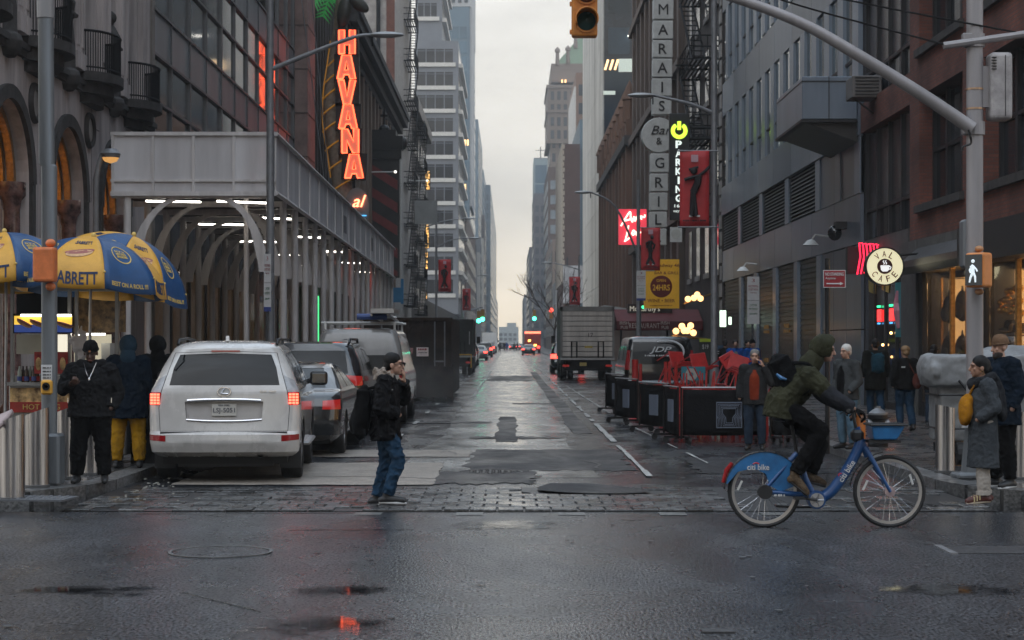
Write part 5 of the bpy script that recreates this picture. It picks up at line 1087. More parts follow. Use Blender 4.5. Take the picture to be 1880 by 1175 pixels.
# price boards by the parking entrance
for i, (x0, x1, y0, y1, m_, t_) in enumerate(((1284, 1306, 622, 662, mat('board_black', (.015, .018, .015), .5), '$19'), (1311, 1328, 634, 680, mat('board_navy', (.015, .05, .10), .5), 'P'))):
    a, c = wp(x0, y1, 60), wp(x1, y0, 60); o = thing('price_board', ('black parking price board with lime stripe', 'navy board with white letter P')[i], 'sign', ((a.x + c.x) / 2, 60, SW)); MB().bx(a.x, c.x, 60, 60.06, SW + .3, c.z).build('board', m_, o, world=True); text(t_, mat('board_white', (.55, .55, .55), .6), o, wp((x0 + x1) / 2, y0 + 15, 59.98), .2, .16, world=True)
    if i == 0: MB().bx(a.x, c.x, 59.96, 59.99, c.z - .1, c.z).build('lime_stripe', mat('lime_paint', (.4, .5, .03), .6), o, world=True)
    for x in (a.x + .05, c.x - .05): MB().bx(x - .02, x + .02, 60.0, 60.05, SW, SW + .35).build('leg', BLACK, o, world=True)
# ---------------------------------------------------------------- round cafe sign
CS = thing('cafe_sign', 'round glowing cream VAL CAFE sign with white coffee cup', 'sign', wp(1623, 525, 41)); c = wp(1624, 489, 41)
CREAM = glow('cream_lightbox', (1, .92, .60), .62, (.6, .55, .35)); MB().lathe([(0, -.02), (.40, -.02), (.40, .0)], c, 36, axis='y').build('face', CREAM, CS, world=True); MB().lathe([(.40, .02), (.40, -.04), (.43, -.04), (.43, .2), (0, .2)], c, 36, axis='y').build('rim', BLACK, CS, world=True)
RB = mat('cafe_red', (.14, .02, .015), .6, var=0); MB().lathe([(0, -.035), (.17, -.035), (.17, -.02)], c, 28, axis='y').build('brown_disc', mat('cafe_brown', (.06, .012, .01), .6, var=0), CS, world=True)
def arc_text(s, r, a0, a1, flip):
    for i, ch in enumerate(s):
        a = R(a0 + (a1 - a0) * i / (len(s) - 1)); p = c + Vector((r * math.sin(a), -.035, r * math.cos(a))); M_ = Matrix.Rotation(a if not flip else a - math.pi, 3, 'Y')
        text(ch, RB, CS, p, .085, .135, world=True, M=M_, name='letter', bold=.004, depth=.012)
arc_text('VAL', .275, -38, 32, False); arc_text('CAFE', .28, 233, 130, True)
CUPW = glow('cup_white', (1, 1, 1), .7, (.7, .7, .7)); q = MB(); q.prism([(c.x + x, c.z + z) for x, z in ((-.1, .02), (.1, .02), (.085, -.08), (.05, -.115), (-.05, -.115), (-.085, -.08))], 40.955, 40.965); q.build('cup', CUPW, CS, world=True); MB().tube([c + Vector((.095, -.04, 0)), c + Vector((.135, -.04, -.02)), c + Vector((.12, -.04, -.06)), c + Vector((.085, -.04, -.065))], .012, 5).build('cup_handle', CUPW, CS, world=True)
for d in (-.03, .02): MB().tube(bez(c + Vector((d, -.04, .04)), c + Vector((d + .02, -.04, .07)), c + Vector((d - .01, -.04, .1)), c + Vector((d + .01, -.04, .13)), n=4), .008, 4).build('steam_mark', CUPW, CS, world=True)
MB().rod(c + Vector((.3, .1, .25)), (BR, 41.1, c.z + .3), .025).build('bracket', BLACK, CS, world=True)
# ---------------------------------------------------------------- regulation signs
RSG = mat('reg_red', (.24, .012, .018), .5, var=.1); RSW = mat('reg_white', (.55, .55, .55), .5, var=.08, vs=6)
o = thing('no_standing_sign', 'red NO STANDING Anytime sign on black pole at right', 'sign', (wp(1519, 0, 27.5).x, 27.5, SW)); MB().rod((0, 0, 0), (0, 0, 2.9), .035).build('pole', BLACK, o); a = wp(1532, 512, 27.45) - o.location
MB().box(a, (.315, .012, .245)).build('plate', RSG, o, bev=.01); MB().box(a + Vector((0, .004, 0)), (.33, .01, .26)).build('border', RSW, o); text('NO STANDING', RSW, o, a + Vector((0, -.01, .07)), .27, .05, bold=.012); text('Anytime', RSW, o, a + Vector((-.06, -.01, .005)), .15, .045); q = MB().box(a + Vector((-.02, -.01, -.07)), (.2, .006, .018)); q.prism([(a.x + .08, a.z - .045), (a.x + .13, a.z - .07), (a.x + .08, a.z - .095)], a.y - .013, a.y - .007); q.build('arrow', RSW, o)
def regsign(label, px, y0, y1, wpx, Y, pole_to, blue=False):
    c = wp(px, (y0 + y1) / 2, Y); o = thing('regulation_sign', label, 'sign', (c.x - .02, Y + .06, SW)); h = (y1 - y0) * Y / F; w = wpx * Y / F; l = c - o.location
    MB().rod((0, 0, 0), (0, 0, l.z + h / 2 + .05), .032).build('pole', mat('pole_dark', (.06, .065, .07), .5), o); MB().box(l, (w, .012, h)).build('plate', RSW, o)
    for k, (t, z, hh, ww, m_) in enumerate((('3', .42, .07, .25, RSG), ('NO STANDING', .30, .05, .8, RSG), ('EXCEPT TRUCKS', .23, .04, .8, RSG), ('7am-7pm', .16, .035, .5, RSG), ('2 HOUR', -.1, .05, .6, mat('reg_green', (.02, .12, .05), .5)), ('METERED', -.18, .04, .7, mat('reg_green', (.02, .12, .05), .5)), ('8AM-6PM', -.28, .035, .6, mat('reg_green', (.02, .12, .05), .5)))): text(t, m_, o, l + Vector((0, -.01, z * h)), w * ww, hh * h)
    MB().box(l + Vector((0, -.008, -.0)), (w * .96, .004, .012)).build('divider', mat('reg_grey', (.2, .2, .2), .5), o)
    if blue: MB().box(l + Vector((0, -.01, -h * .46)), (w, .01, h * .08)).build('blue_foot', mat('sign_blue2', (.02, .04, .2), .5), o)
regsign('white parking rules sign in front of the roller shutters', 1383, 508, 595, 22, 56, 0); regsign('white rules sign with blue foot on the far lamp post', 1177, 497, 552, 17, 79, 0, True); regsign('tall narrow white rules sign at the scaffold corner', 491, 466, 572, 13, 40.3, 0, True)
# ---------------------------------------------------------------- left signal pole
LP = thing('signal_pole', 'weathered grey signal pole rising behind the left bollards', 'pole', (-5.34, 21.5, SW)); PX = mat('pole_weathered', (.135, .145, .155), .5, .2, var=.3, vs=3, streak=True); PXL = mat('pole_light', (.26, .255, .26), .5, .2, var=.2, vs=4, streak=True)
MB().tube([(0, 0, 0), (0, 0, .55), (0, 0, .6), (0, 0, 3.7), (-.03, 0, 3.72), (-.05, 0, 7)], [.15, .14, .092, .092, .092, .088], 14).build('shaft', PX, LP, True)
MB().tube([(-.045, 0, 5.42), (-.055, 0, 6.3)], .1, 14).build('wrap', PXL, LP, True)
MB().box((.0, 0, .3), (.3, .3, .6)).build('base', PX, LP, bev=.03)
a = wp(83, 486, 21.3) - LP.location; PBx = MB().box(a, (.25, .2, .4)).build('pedestrian_signal', ORANGE, LP, bev=.03, bseg=2)
for z in (.25, -.25): MB().ball(a + Vector((.05, .05, z)), (.06, .06, .05)).build('signal_bracket', ORANGE, LP, True); MB().rod(a + Vector((.05, .05, z)), (0, 0, a.z + z), .03).build('bracket_arm', STEEL, LP)
a = wp(86, 711, 21.3) - LP.location; MB().box(a + Vector((0, 0, 0)), (.13, .07, .17)).build('button_box', mat('button_yellow', (.6, .3, .03), .5, var=.1), LP, bev=.02); MB().lathe([(.025, -.05), (.045, -.05), (.045, -.035), (0, -.035)], a + Vector((0, 0, .01)), 16, axis='y').build('button', BLACK, LP)
a = wp(85.5, 684, 21.3) - LP.location; MB().box(a, (.125, .01, .18)).build('button_sign', RSW, LP)
for z in (.055, .015, -.025, -.06): bar(SGB, LP, a + Vector((.005, -.01, z)), .09, .014)
# ---------------------------------------------------------------- right signal pole with mast arm
RPm = mat('pole_pinkgrey', (.27, .255, .26), .5, .15, var=.2, vs=3, streak=True)
RPo = thing('mast_arm_pole', 'pale grey signal pole with long rising mast arm and orange walk signal', 'pole', (5.68, 22.6, SW)); L0 = RPo.location.copy()
MB().tube([(0, 0, 0), (0, 0, 7.5)], [.105, .1], 14).build('shaft', RPm, RPo, True)
MB().lathe([(0, 0), (.2, 0), (.2, .06), (.17, .08), (.12, .62), (.105, .63), (.105, .7), (0, .7)], (0, 0, 0), 8).build('base_shroud', PX, RPo); MB().box((0, 0, .03), (.5, .42, .07)).build('base_plate', PX, RPo, bev=.02); MB().lathe([(0, .1), (.05, .09), (.06, 0)], (-.14, -.1, .62), 10).build('base_cap', GALV, RPo, True)
arm = bez(*[wp(x, y, 22.5) - L0 for x, y in ((1785, 236), (1690, 172), (1560, 92), (1470, 42), (1360, 0), (1240, -34), (1073, -70))], n=5)
MB().tube(arm, list(np.linspace(.085, .05, len(arm))), 12).build('mast_arm', RPm, RPo, True)
for py in (236, 75): z = wp(0, py, 22.6).z - SW; MB().lathe([(.1, -.08), (.125, -.08), (.125, .08), (.1, .08)], (0, 0, z), 14).build('clamp', RPm, RPo); MB().box((-.11, -.06, z), (.12, .1, .16)).build('clamp_lug', RPm, RPo, bev=.01)
for py in (164, 200): z = wp(0, py, 22.6).z - SW; MB().lathe([(.102, -.012), (.108, -.012), (.108, .012), (.102, .012)], (0, 0, z), 14).build('band', mat('copper_band', (.5, .33, .22), .4, .7), RPo)
p0, p1 = wp(1732, 84, 22.5) - L0, wp(1885, 62, 22.5) - L0; MB().tube([p0, p0.lerp(p1, .4), p1], .045, 8).build('wire_bracket', RPm, RPo, True)
a = wp(1834, 160, 22.6) - L0; MB().box(a, (.27, .3, .82)).build('control_box', mat('box_pinkgrey', (.33, .31, .31), .5, .1, var=.3, vs=6), RPo, bev=.05, bseg=3); MB().box(a + Vector((.04, -.152, 0)), (.006, .01, .74)).build('box_seam', BLACKM, RPo); MB().box(a + Vector((-.17, 0, 0)), (.1, .1, .5)).build('box_mount', RPm, RPo)
for i in range(5): MB().box(a + Vector((-.1, -.154, .34 - i * .035)), (.06, .01, .012)).build('vent', BLACKM, RPo)
MB().tube(bez(wp(1778, 238, 22.3) - L0, wp(1783, 262, 22.3) - L0, wp(1770, 268, 22.3) - L0, wp(1766, 276, 22.3) - L0, n=4), .014, 5).build('loose_cable', BLACK, RPo)
a = wp(1797, 496, 22.35) - L0; rot = Matrix.Rotation(R(-48), 3, 'Z'); PSb = MB(); PSb.box(a, (.27, .2, .42), M=rot); PSb.build('walk_signal', mat('walk_orange', (.62, .22, .06), .45, var=.12, vs=6), RPo, bev=.035, bseg=3)
fa = a + rot @ Vector((0, -.108, 0)); MB().box(fa, (.23, .015, .37), M=rot).build('signal_face', mat('signal_lens', (.03, .035, .04), .3), RPo)
wk = glow('walk_white', (.85, .95, 1), .65); q = MB(); g2 = fa + rot @ Vector((0, -.014, 0))
def W3(x, z): return g2 + rot @ Vector((x, 0, z))
q.tube([W3(-.01, .05), W3(.0, -.03)], [.03, .024], 6); q.ball(W3(.0, .105), .022); q.tube([W3(0, -.02), W3(-.035, -.09), W3(-.05, -.15)], [.018, .014, .01], 5); q.tube([W3(0, -.02), W3(.03, -.08), W3(.035, -.15)], [.018, .014, .01], 5); q.tube([W3(-.01, .06), W3(-.05, .0), W3(-.035, -.035)], .01, 5); q.tube([W3(-.01, .06), W3(.045, .01), W3(.06, -.02)], .01, 5); q.build('walking_figure', wk, RPo)
for z in (.26, -.26): MB().ball(a + Vector((.02, .06, z)), (.055, .055, .04)).build('signal_bracket', mat('bracket_orange', (.4, .2, .09), .5), RPo, True); MB().rod(a + Vector((.02, .06, z)), (0, 0, a.z + z), .03).build('bracket_arm', RPm, RPo)
a = wp(1770, 448, 22.8) - L0; MB().box(a, (.07, .25, .6)).build('side_signal', PX, RPo, bev=.03)
for i, t in enumerate((((1740, 83), (1520, 25), (1420, -5)), ((1880, 62), (1700, 28), (1530, -5)))):
    tag(MB().tube(bez(*[wp(x, y, 22.5) for x, y in t], n=6), .012, 5).build('span_wire', BLACKM), ('lower of two thin wires above the mast arm', 'upper of two thin wires above the mast arm')[i], 'wire', 'wires at the mast arm')
# hanging traffic signal
TS = thing('traffic_signal', 'hanging amber-yellow traffic signal with unlit lenses at top centre', 'traffic light', wp(1073, 70, 22.5)); L1 = TS.location.copy()
MB().box((0, 0, .54), (.31, .2, 1.06)).build('housing', SIGNYEL, TS, bev=.025, bseg=2)
for i, (z, cl) in enumerate(((.19, (.012, .05, .045)), (.53, (.07, .018, .012)), (.87, (.06, .012, .012)))):
    l = MB().lathe([(0, -.14), (.07, -.13), (.115, -.105)], (.02, 0, z), 20, axis='y').build('lens', mat('lens%d' % i, cl, .15, var=.1), TS, True); q = MB().lathe([(.125, -.1), (.128, -.32)], (.02, 0, z), 20, R(-25), R(205), 'y'); o_ = q.build('visor', SIGNYEL, TS, True); sm_ = o_.modifiers.new('s', 'SOLIDIFY'); sm_.thickness = .012
    MB().lathe([(.12, -.1), (.14, -.1), (.14, -.125), (.12, -.125)], (.02, 0, z), 20, axis='y').build('door_ring', SIGNYEL, TS)
    MB().box((-.165, -.02, z - .12), (.03, .05, .05)).build('latch', SIGNYEL, TS)
MB().rod((0, 0, 1.05), (0, 0, 1.35), .04).build('hanger', SIGNYEL, TS)
# ---------------------------------------------------------------- vehicles
def outline(y0, y1, w, r0, r1, bow0=0.0, bow1=0.0, ns=22, ne=12, nc=5):
    """rounded plan outline, counter-clockwise from the rear left: rear edge at y0, front edge at y1"""
    P = []; r0 = min(r0, w * .9); r1 = min(r1, w * .9)
    for i in range(ne): x = -w + r0 + (2 * w - 2 * r0) * i / ne; P.append((x, y0 - bow0 * (1 - (x / w) ** 2)))
    b = bow0 * (1 - ((w - r0) / w) ** 2)
    for i in range(nc): a = -math.pi / 2 + math.pi / 2 * i / nc; P.append((w - r0 + r0 * math.cos(a), y0 + r0 + r0 * math.sin(a) - b * (1 - i / nc)))
    for i in range(ns): P.append((w, y0 + r0 + (y1 - r1 - y0 - r0) * i / ns))
    for i in range(nc): a = math.pi / 2 * i / nc; P.append((w - r1 + r1 * math.cos(a), y1 - r1 + r1 * math.sin(a)))
    for i in range(ne): x = w - r1 - (2 * w - 2 * r1) * i / ne; P.append((x, y1 + bow1 * (1 - (x / w) ** 2)))
    for i in range(nc): a = math.pi / 2 + math.pi / 2 * i / nc; P.append((-w + r1 + r1 * math.cos(a), y1 - r1 + r1 * math.sin(a)))
    for i in range(ns): P.append((-w, y1 - r1 + (y0 + r0 - y1 + r1) * i / ns))
    for i in range(nc): a = math.pi + math.pi / 2 * i / nc; P.append((-w + r0 + r0 * math.cos(a), y0 + r0 + r0 * math.sin(a) - b * i / nc))
    return P
def densify(levels, n=3):
    L = [np.array(l, float) for l in levels]; out = []
    for i in range(len(L) - 1):
        for j in range(n): out.append(L[i] + (L[i + 1] - L[i]) * j / n)
    return out + [L[-1]]
def body_bm(levels, wheels, wr, wellw=.36, dens=2):
    """levels: (z, y_rear, y_front, half_width, r_rear, r_front, bow_rear, bow_front)"""
    q = MB(); rows = [[(x, y, l[0]) for x, y in outline(*l[1:6], l[6], l[7])] for l in densify(levels, dens)]; n = len(rows[0])
    vs = [p for r in rows for p in r]; fs = [(i * n + j, i * n + (j + 1) % n, (i + 1) * n + (j + 1) % n, (i + 1) * n + j) for i in range(len(rows) - 1) for j in range(n)]
    fs += [tuple(range(n))[::-1], tuple(range((len(rows) - 1) * n, len(rows) * n))]; q.add(vs, fs)
    o = q.build('tmp', None); w = max(l[3] for l in levels); cs = []
    for y in wheels:
        for s in (-1, 1): c = MB(); c.lathe([(0, -wellw / 2), (wr, -wellw / 2), (wr, wellw / 2 + .1), (0, wellw / 2 + .1)] if s > 0 else [(0, -wellw / 2 - .1), (wr, -wellw / 2 - .1), (wr, wellw / 2), (0, wellw / 2)], (s * (w - wellw / 2 + .02), y, wr * .86), 28, axis='x'); cs.append(c.build('c', None))
    cut(o, cs); bm = bmesh.new(); bm.from_mesh(o.data); bpy.data.objects.remove(o); return bm
def inpoly(p, poly):
    s = None
    for i in range(len(poly)):
        a, b = poly[i], poly[(i + 1) % len(poly)]; c = (b[0] - a[0]) * (p[1] - a[1]) - (b[1] - a[1]) * (p[0] - a[0])
        if abs(c) < 1e-9: continue
        if s is None: s = c > 0
        elif s != (c > 0): return False
    return True
def carve(bm, poly, side):
    """cut a convex outline out of one side (rear: x,z / right, left: y,z) and return its faces as MB"""
    bm.normal_update()
    if side == 'rear': test = lambda f: f.normal.y < -.25; pr = lambda v: (v.x, v.z); mk = lambda a, b: (Vector((a[0], 0, a[1])), Vector((b[1] - a[1], 0, a[0] - b[0])))
    elif side == 'front': test = lambda f: f.normal.y > .2; pr = lambda v: (v.x, v.z); mk = lambda a, b: (Vector((a[0], 0, a[1])), Vector((b[1] - a[1], 0, a[0] - b[0])))
    elif side == 'top': test = lambda f: f.normal.z > .3; pr = lambda v: (v.x, v.y); mk = lambda a, b: (Vector((a[0], a[1], 0)), Vector((b[1] - a[1], a[0] - b[0], 0)))
    else:
        sg = 1 if side == 'right' else -1; test = lambda f: f.normal.x * sg > .3; pr = lambda v: (v.y, v.z); mk = lambda a, b: (Vector((0, a[0], a[1])), Vector((0, b[1] - a[1], a[0] - b[0])))
    for i in range(len(poly)):
        fs = [f for f in bm.faces if test(f)]
        co, no = mk(poly[i], poly[(i + 1) % len(poly)]); g = set(fs)
        for f in fs: g.update(f.edges); g.update(f.verts)
        bmesh.ops.bisect_plane(bm, geom=list(g), dist=1e-5, plane_co=co, plane_no=no); bm.normal_update()
    hit = [f for f in bm.faces if test(f) and inpoly(pr(f.calc_center_median()), poly)]
    return grab(bm, hit)
def grab(bm, faces):
    q = MB(); ix = {}
    nor = {}
    for f in faces:
        for v in f.verts: nor.setdefault(v, Vector()); nor[v] += f.normal
    for f in faces:
        for v in f.verts:
            if v not in ix: ix[v] = len(q.v); q.v.append(tuple(v.co))
        q.f.append(tuple(ix[v] for v in f.verts))
    q.n = [None] * len(q.v)
    for v, i in ix.items(): q.n[i] = nor[v].normalized()
    bmesh.ops.delete(bm, geom=faces, context='FACES'); return q
def split_wells(q, o):
    ym = (min(v[1] for v in q.v) + max(v[1] for v in q.v)) / 2 if q.v else 0
    for sx in (-1, 1):
        for sy in (-1, 1):
            w = MB(); fs = [f for f in q.f if (sum(q.v[i][0] for i in f) > 0) == (sx > 0) and (sum(q.v[i][1] for i in f) / len(f) > ym) == (sy > 0)]; ids = sorted({i for f in fs for i in f}); ix = {i: k for k, i in enumerate(ids)}
            if fs: w.add([q.v[i] for i in ids], [tuple(ix[i] for i in f) for f in fs]); w.build('wheel_well', GAP, o)
def push(q, d): q.v = [tuple(Vector(p) + n * d) for p, n in zip(q.v, q.n)]; return q
def rest_mb(bm):
    q = MB(); bm.verts.ensure_lookup_table(); bm.verts.index_update(); q.v = [tuple(v.co) for v in bm.verts]; q.f = [tuple(v.index for v in f.verts) for f in bm.faces]; bm.free(); return q
def shrink(poly, d):
    c = (sum(p[0] for p in poly) / len(poly), sum(p[1] for p in poly) / len(poly)); out = []
    for p in poly: v = (p[0] - c[0], p[1] - c[1]); L_ = math.hypot(*v); out.append((c[0] + v[0] * (L_ - d * 1.3) / L_, c[1] + v[1] * (L_ - d * 1.3) / L_))
    return out
GAP = mat('panel_gap', (.008, .008, .008), .7, var=0); CARGL = mat('car_glass', (.005, .006, .007), .05, var=.15, vs=.8, spec=.28); TYRE = RUBBER
RIM = mat('alloy_rim', (.30, .30, .31), .35, .8, var=.1); TAIL = mat('tail_red', (.28, .012, .015), .12, var=.15, vs=9, coat=.5); CLEARL = mat('lamp_clear', (.35, .35, .36), .15, var=.2, vs=12, coat=.4); PLAST = mat('black_plastic', (.02, .02, .021), .6, var=.2, vs=10)
def wheel(o, x, y, r, w, s):
    t = MB().lathe([(r * .62, -w / 2), (r * .92, -w / 2), (r, -w * .36), (r, w * .36), (r * .92, w / 2), (r * .62, w / 2)], (x, y, r), 28, axis='x').build('wheel', TYRE, o, True)
    q = MB(); fx = s * w * .38
    q.lathe([(r * .64, fx - .03), (r * .6, fx + .0), (r * .52, fx - s * .05), (0, fx - s * .04)], (x, y, r), 24, axis='x')
    for k in range(6): a = k * math.pi / 3; q.rod((x + fx, y, r), (x + fx, y + r * .6 * math.cos(a), r + r * .6 * math.sin(a)), .035, .02, n=5)
    q.build('rim', RIM, t, True); MB().lathe([(0, fx + s * .025), (.05, fx + s * .02), (.06, fx - s * .02)], (x, y, r), 10, axis='x').build('hub_cap', RIM, t, True)
def panelcut(bm, o, name, poly, side, m, gap=.006, off=0.0, parent=None, smooth=True):
    g = carve(bm, poly, side); bm2 = bmesh.new(); vs = [bm2.verts.new(p) for p in g.v]; [bm2.faces.new([vs[i] for i in f]) for f in g.f]; bm2.normal_update()
    inner = carve(bm2, shrink(poly, gap), side); push(inner, off).build(name, m, parent or o, smooth)
    r = rest_mb(bm2); r.v = [tuple(p) for p in r.v]; r.build('seam', GAP, parent or o, False); return inner
def carpaint(name, col, rough=.3, dirt=.12): return mat(name, col, rough, 0, var=dirt, vs=2.2, coat=1.0, space='obj', rv=.08, stretch=(1, 1, .6))
def ngbox(o, name, m, *a, bev=0.0, parent=None): return MB().bx(*a).build(name, m, parent or o, bev=bev)
# --- white body-on-frame SUV
WP = carpaint('pearl_white', (.52, .50, .48), .28, .16)
CAR = thing('white_suv', 'white SUV parked at the left kerb with lit red tail lights', 'car', (-3.58, 23.2, 0), R(3.6))
lv = [(.33, .22, 4.55, .86, .2, .3, .04, .1), (.40, .06, 4.72, .925, .22, .35, .07, .14), (.52, .02, 4.78, .94, .2, .35, .08, .16), (.62, .03, 4.79, .945, .18, .32, .08, .16), (.66, .10, 4.78, .945, .16, .32, .06, .16), (.80, .115, 4.74, .95, .15, .3, .05, .16), (.98, .125, 4.70, .95, .14, .3, .045, .16), (1.08, .13, 4.60, .945, .14, .3, .045, .16), (1.14, .135, 4.3, .935, .14, .3, .045, .1), (1.19, .15, 3.65, .92, .14, .2, .045, .06), (1.24, .17, 3.5, .895, .16, .2, .05, .06), (1.45, .27, 3.12, .815, .18, .25, .06, .1), (1.62, .37, 2.82, .725, .2, .3, .06, .12), (1.70, .39, 2.7, .68, .22, .35, .06, .12), (1.75, .46, 2.5, .62, .25, .4, .06, .1), (1.785, .64, 2.2, .51, .3, .4, .04, .06), (1.80, .85, 1.9, .36, .3, .4, .02, .03)]
bm = body_bm(lv, (1.05, 3.84), .44)
wells = grab(bm, [f for f in bm.faces if abs(f.calc_center_median().x) < .915 and f.calc_center_median().z < .86 and (abs(f.normal.x) > .9 and abs(f.calc_center_median().x) < .8 or any(abs(math.hypot(f.calc_center_median().y - yw, f.calc_center_median().z - .378) - .44) < .03 for yw in (1.05, 3.84)))]); split_wells(wells, CAR)
TG = [(-.80, .66), (.80, .66), (.82, .95), (.79, 1.16), (.645, 1.645), (.0, 1.67), (-.645, 1.645), (-.79, 1.16), (-.82, .95)]
g = carve(bm, TG, 'rear'); b2 = bmesh.new(); vs_ = [b2.verts.new(p) for p in g.v]; [b2.faces.new([vs_[i] for i in f]) for f in g.f]; b2.normal_update()
inner = carve(b2, shrink(TG, .006), 'rear'); rest_mb(b2).build('seam', GAP, CAR)
b3 = bmesh.new(); vs_ = [b3.verts.new(p) for p in inner.v]; [b3.faces.new([vs_[i] for i in f]) for f in inner.f]; b3.normal_update()
RW = [(-.69, 1.235), (.69, 1.235), (.645, 1.45), (.575, 1.62), (.0, 1.64), (-.575, 1.62), (-.645, 1.45)]
push(carve(b3, RW, 'rear'), -.004).build('rear_window', CARGL, CAR, True)
rec = carve(b3, [(-.47, .80), (.47, .80), (.49, 1.03), (-.49, 1.03)], 'rear'); push(rec, -.03).build('plate_recess', mat('pearl_grey', (.42, .40, .39), .4, var=.15, coat=.3), CAR, True)  # plate recess in a slightly greyer pearl than the body
TGo = rest_mb(b3).build('tailgate', WP, CAR, True)
for s in (-1, 1):
    X = lambda a: s * a
    pl = [(X(.80), .99), (X(.955), .99), (X(.955), 1.145), (X(.79), 1.145)]; lamp = carve(bm, pl, 'rear'); push(lamp, .006).build('tail_light', TAIL, CAR, True)
    led = glow('led_red', (1, .09, .05), 5.5)
    q = MB()
    for r_ in range(4):
        for c_ in range(3): MB().box((X(.825 + c_ * .042), .115 + .012 * c_, 1.012 + r_ * .036), (.034, .02, .026)).build('led_segment', led, CAR)
    pl = [(X(.785), 1.15), (X(.95), 1.15), (X(.89), 1.28), (X(.735), 1.36)]; push(carve(bm, pl, 'rear'), .004).build('lamp_top', CLEARL, CAR, True)
    push(carve(bm, [(X(.72), .535), (X(.93), .55), (X(.93), .62), (X(.72), .61)], 'rear'), .005).build('reflector', TAIL, CAR, True)
    sd = 'right' if s > 0 else 'left'
    for pl in ([(.56, 1.24), (1.12, 1.24), (1.12, 1.63), (.66, 1.62)], [(1.2, 1.24), (2.05, 1.24), (2.05, 1.645), (1.2, 1.63)], [(2.13, 1.24), (3.02, 1.24), (2.75, 1.52), (2.5, 1.64), (2.13, 1.645)]): push(carve(bm, pl, sd), -.004).build('side_window', CARGL, CAR, True)
    for pl in ([(1.52, .62), (2.08, .56), (2.08, 1.2), (1.17, 1.2), (1.17, .92)], [(2.1, .56), (3.3, .56), (3.3, .95), (3.2, 1.2), (2.1, 1.2)]): panelcut(bm, CAR, 'door', pl, sd, WP, .005)
    for y in (1.35, 2.3): MB().tube([(s * .955, y, 1.08), (s * .985, y + .03, 1.08), (s * .985, y + .2, 1.08), (s * .955, y + .23, 1.08)], .014, 6).build('door_handle', WP, CAR, True)
    MB().tube([(s * .63, .6, 1.745), (s * .63, .68, 1.80), (s * .615, 1.6, 1.825), (s * .6, 2.35, 1.80), (s * .59, 2.45, 1.745)], .02, 8).build('roof_rail', BLACK, CAR, True)
    mo = MB().box((s * 1.07, 3.0, 1.27), (.25, .12, .2)).build('door_mirror', BLACK, CAR, bev=.05, bseg=3); MB().box((s * 1.07, 2.938, 1.27), (.19, .012, .14)).build('mirror_glass', DARKGLASS, mo, bev=.02); MB().rod((s * .9, 3.05, 1.22), (s * 1.0, 3.0, 1.25), .035).build('mirror_stalk', BLACK, mo)
    MB().box((s * .93, 2.5, .42), (.16, 1.7, .05)).build('side_step', mat('step_silver', (.35, .35, .36), .4, .5), CAR, bev=.02)
    MB().box((s * .8, .62, .33), (.26, .03, .34)).build('mud_flap', PLAST, CAR)
rest_mb(bm).build('body', WP, CAR, True)
for s in (-1, 1):
    for y in (1.05, 3.84): wheel(CAR, s * .80, y, .385, .265, s)
MB().bx(-.79, .79, .025, .30, .60, .655).build('bumper_step', PLAST, CAR); MB().bx(-.78, .78, .25, 4.3, .24, .42).build('underbody', GAP, CAR); MB().bx(-.6, .6, .30, .5, .2, .38).build('hitch_beam', PLAST, CAR); MB().lathe([(.05, 0), (.05, .25), (.035, .25), (.035, .02)], (.45, .1, .38), 14, axis='y').build('exhaust', GALV, CAR, True)
MB().box((-.35, .55, .26), (.42, .3, .24)).build('muffler', PLAST, CAR, bev=.08, bseg=3)
q = MB().tube(bez((-.46, .085, 1.045), (-.2, .065, 1.058), (.2, .065, 1.058), (.46, .085, 1.045), n=6), .022, 8); q.build('chrome_bar', CHROME, CAR, True); MB().tube(bez((-.47, .08, .805), (-.2, .06, .79), (.2, .06, .79), (.47, .08, .805), n=6), .016, 8).build('chrome_strip', CHROME, CAR, True)
PLm = mat('plate_cream', (.52, .50, .46), .5, var=.06); PLT = MB().box((0, .085, .925), (.31, .012, .155)).build('number_plate', PLm, CAR, bev=.006); DK = mat('plate_ink', (.02, .025, .05), .6, var=0)
text('LSJ-5051', DK, PLT, (0, .077, .915), .27, .075); text('NEW YORK', DK, PLT, (0, .077, .985), .14, .022)
ec = Vector((0, .082, 1.155)); q = MB(); q.tube([ec + Vector((.082 * math.cos(t), 0, .056 * math.sin(t))) for t in np.linspace(0, 2 * math.pi, 25)], .009, 6, cap=False); q.tube([ec + Vector((.012, 0, .05)), ec + Vector((-.035, 0, -.018)), ec + Vector((.05, 0, -.025))], .009, 6); q.build('emblem', CHROME, CAR, True)
text('GX 460', CHROME, CAR, (.545, .098, 1.16), .2, .028, depth=.008)
MB().box((0, .33, 1.665), (.36, .04, .018)).build('brake_light', TAIL, CAR); MB().rod((.15, .33, 1.24), (-.33, .285, 1.285), .008, n=5).build('wiper', BLACK, CAR); MB().prism([(.55, 1.79), (.75, 1.785), (.57, 1.86)], -.02, .02, 'x').build('antenna_fin', WP, CAR)
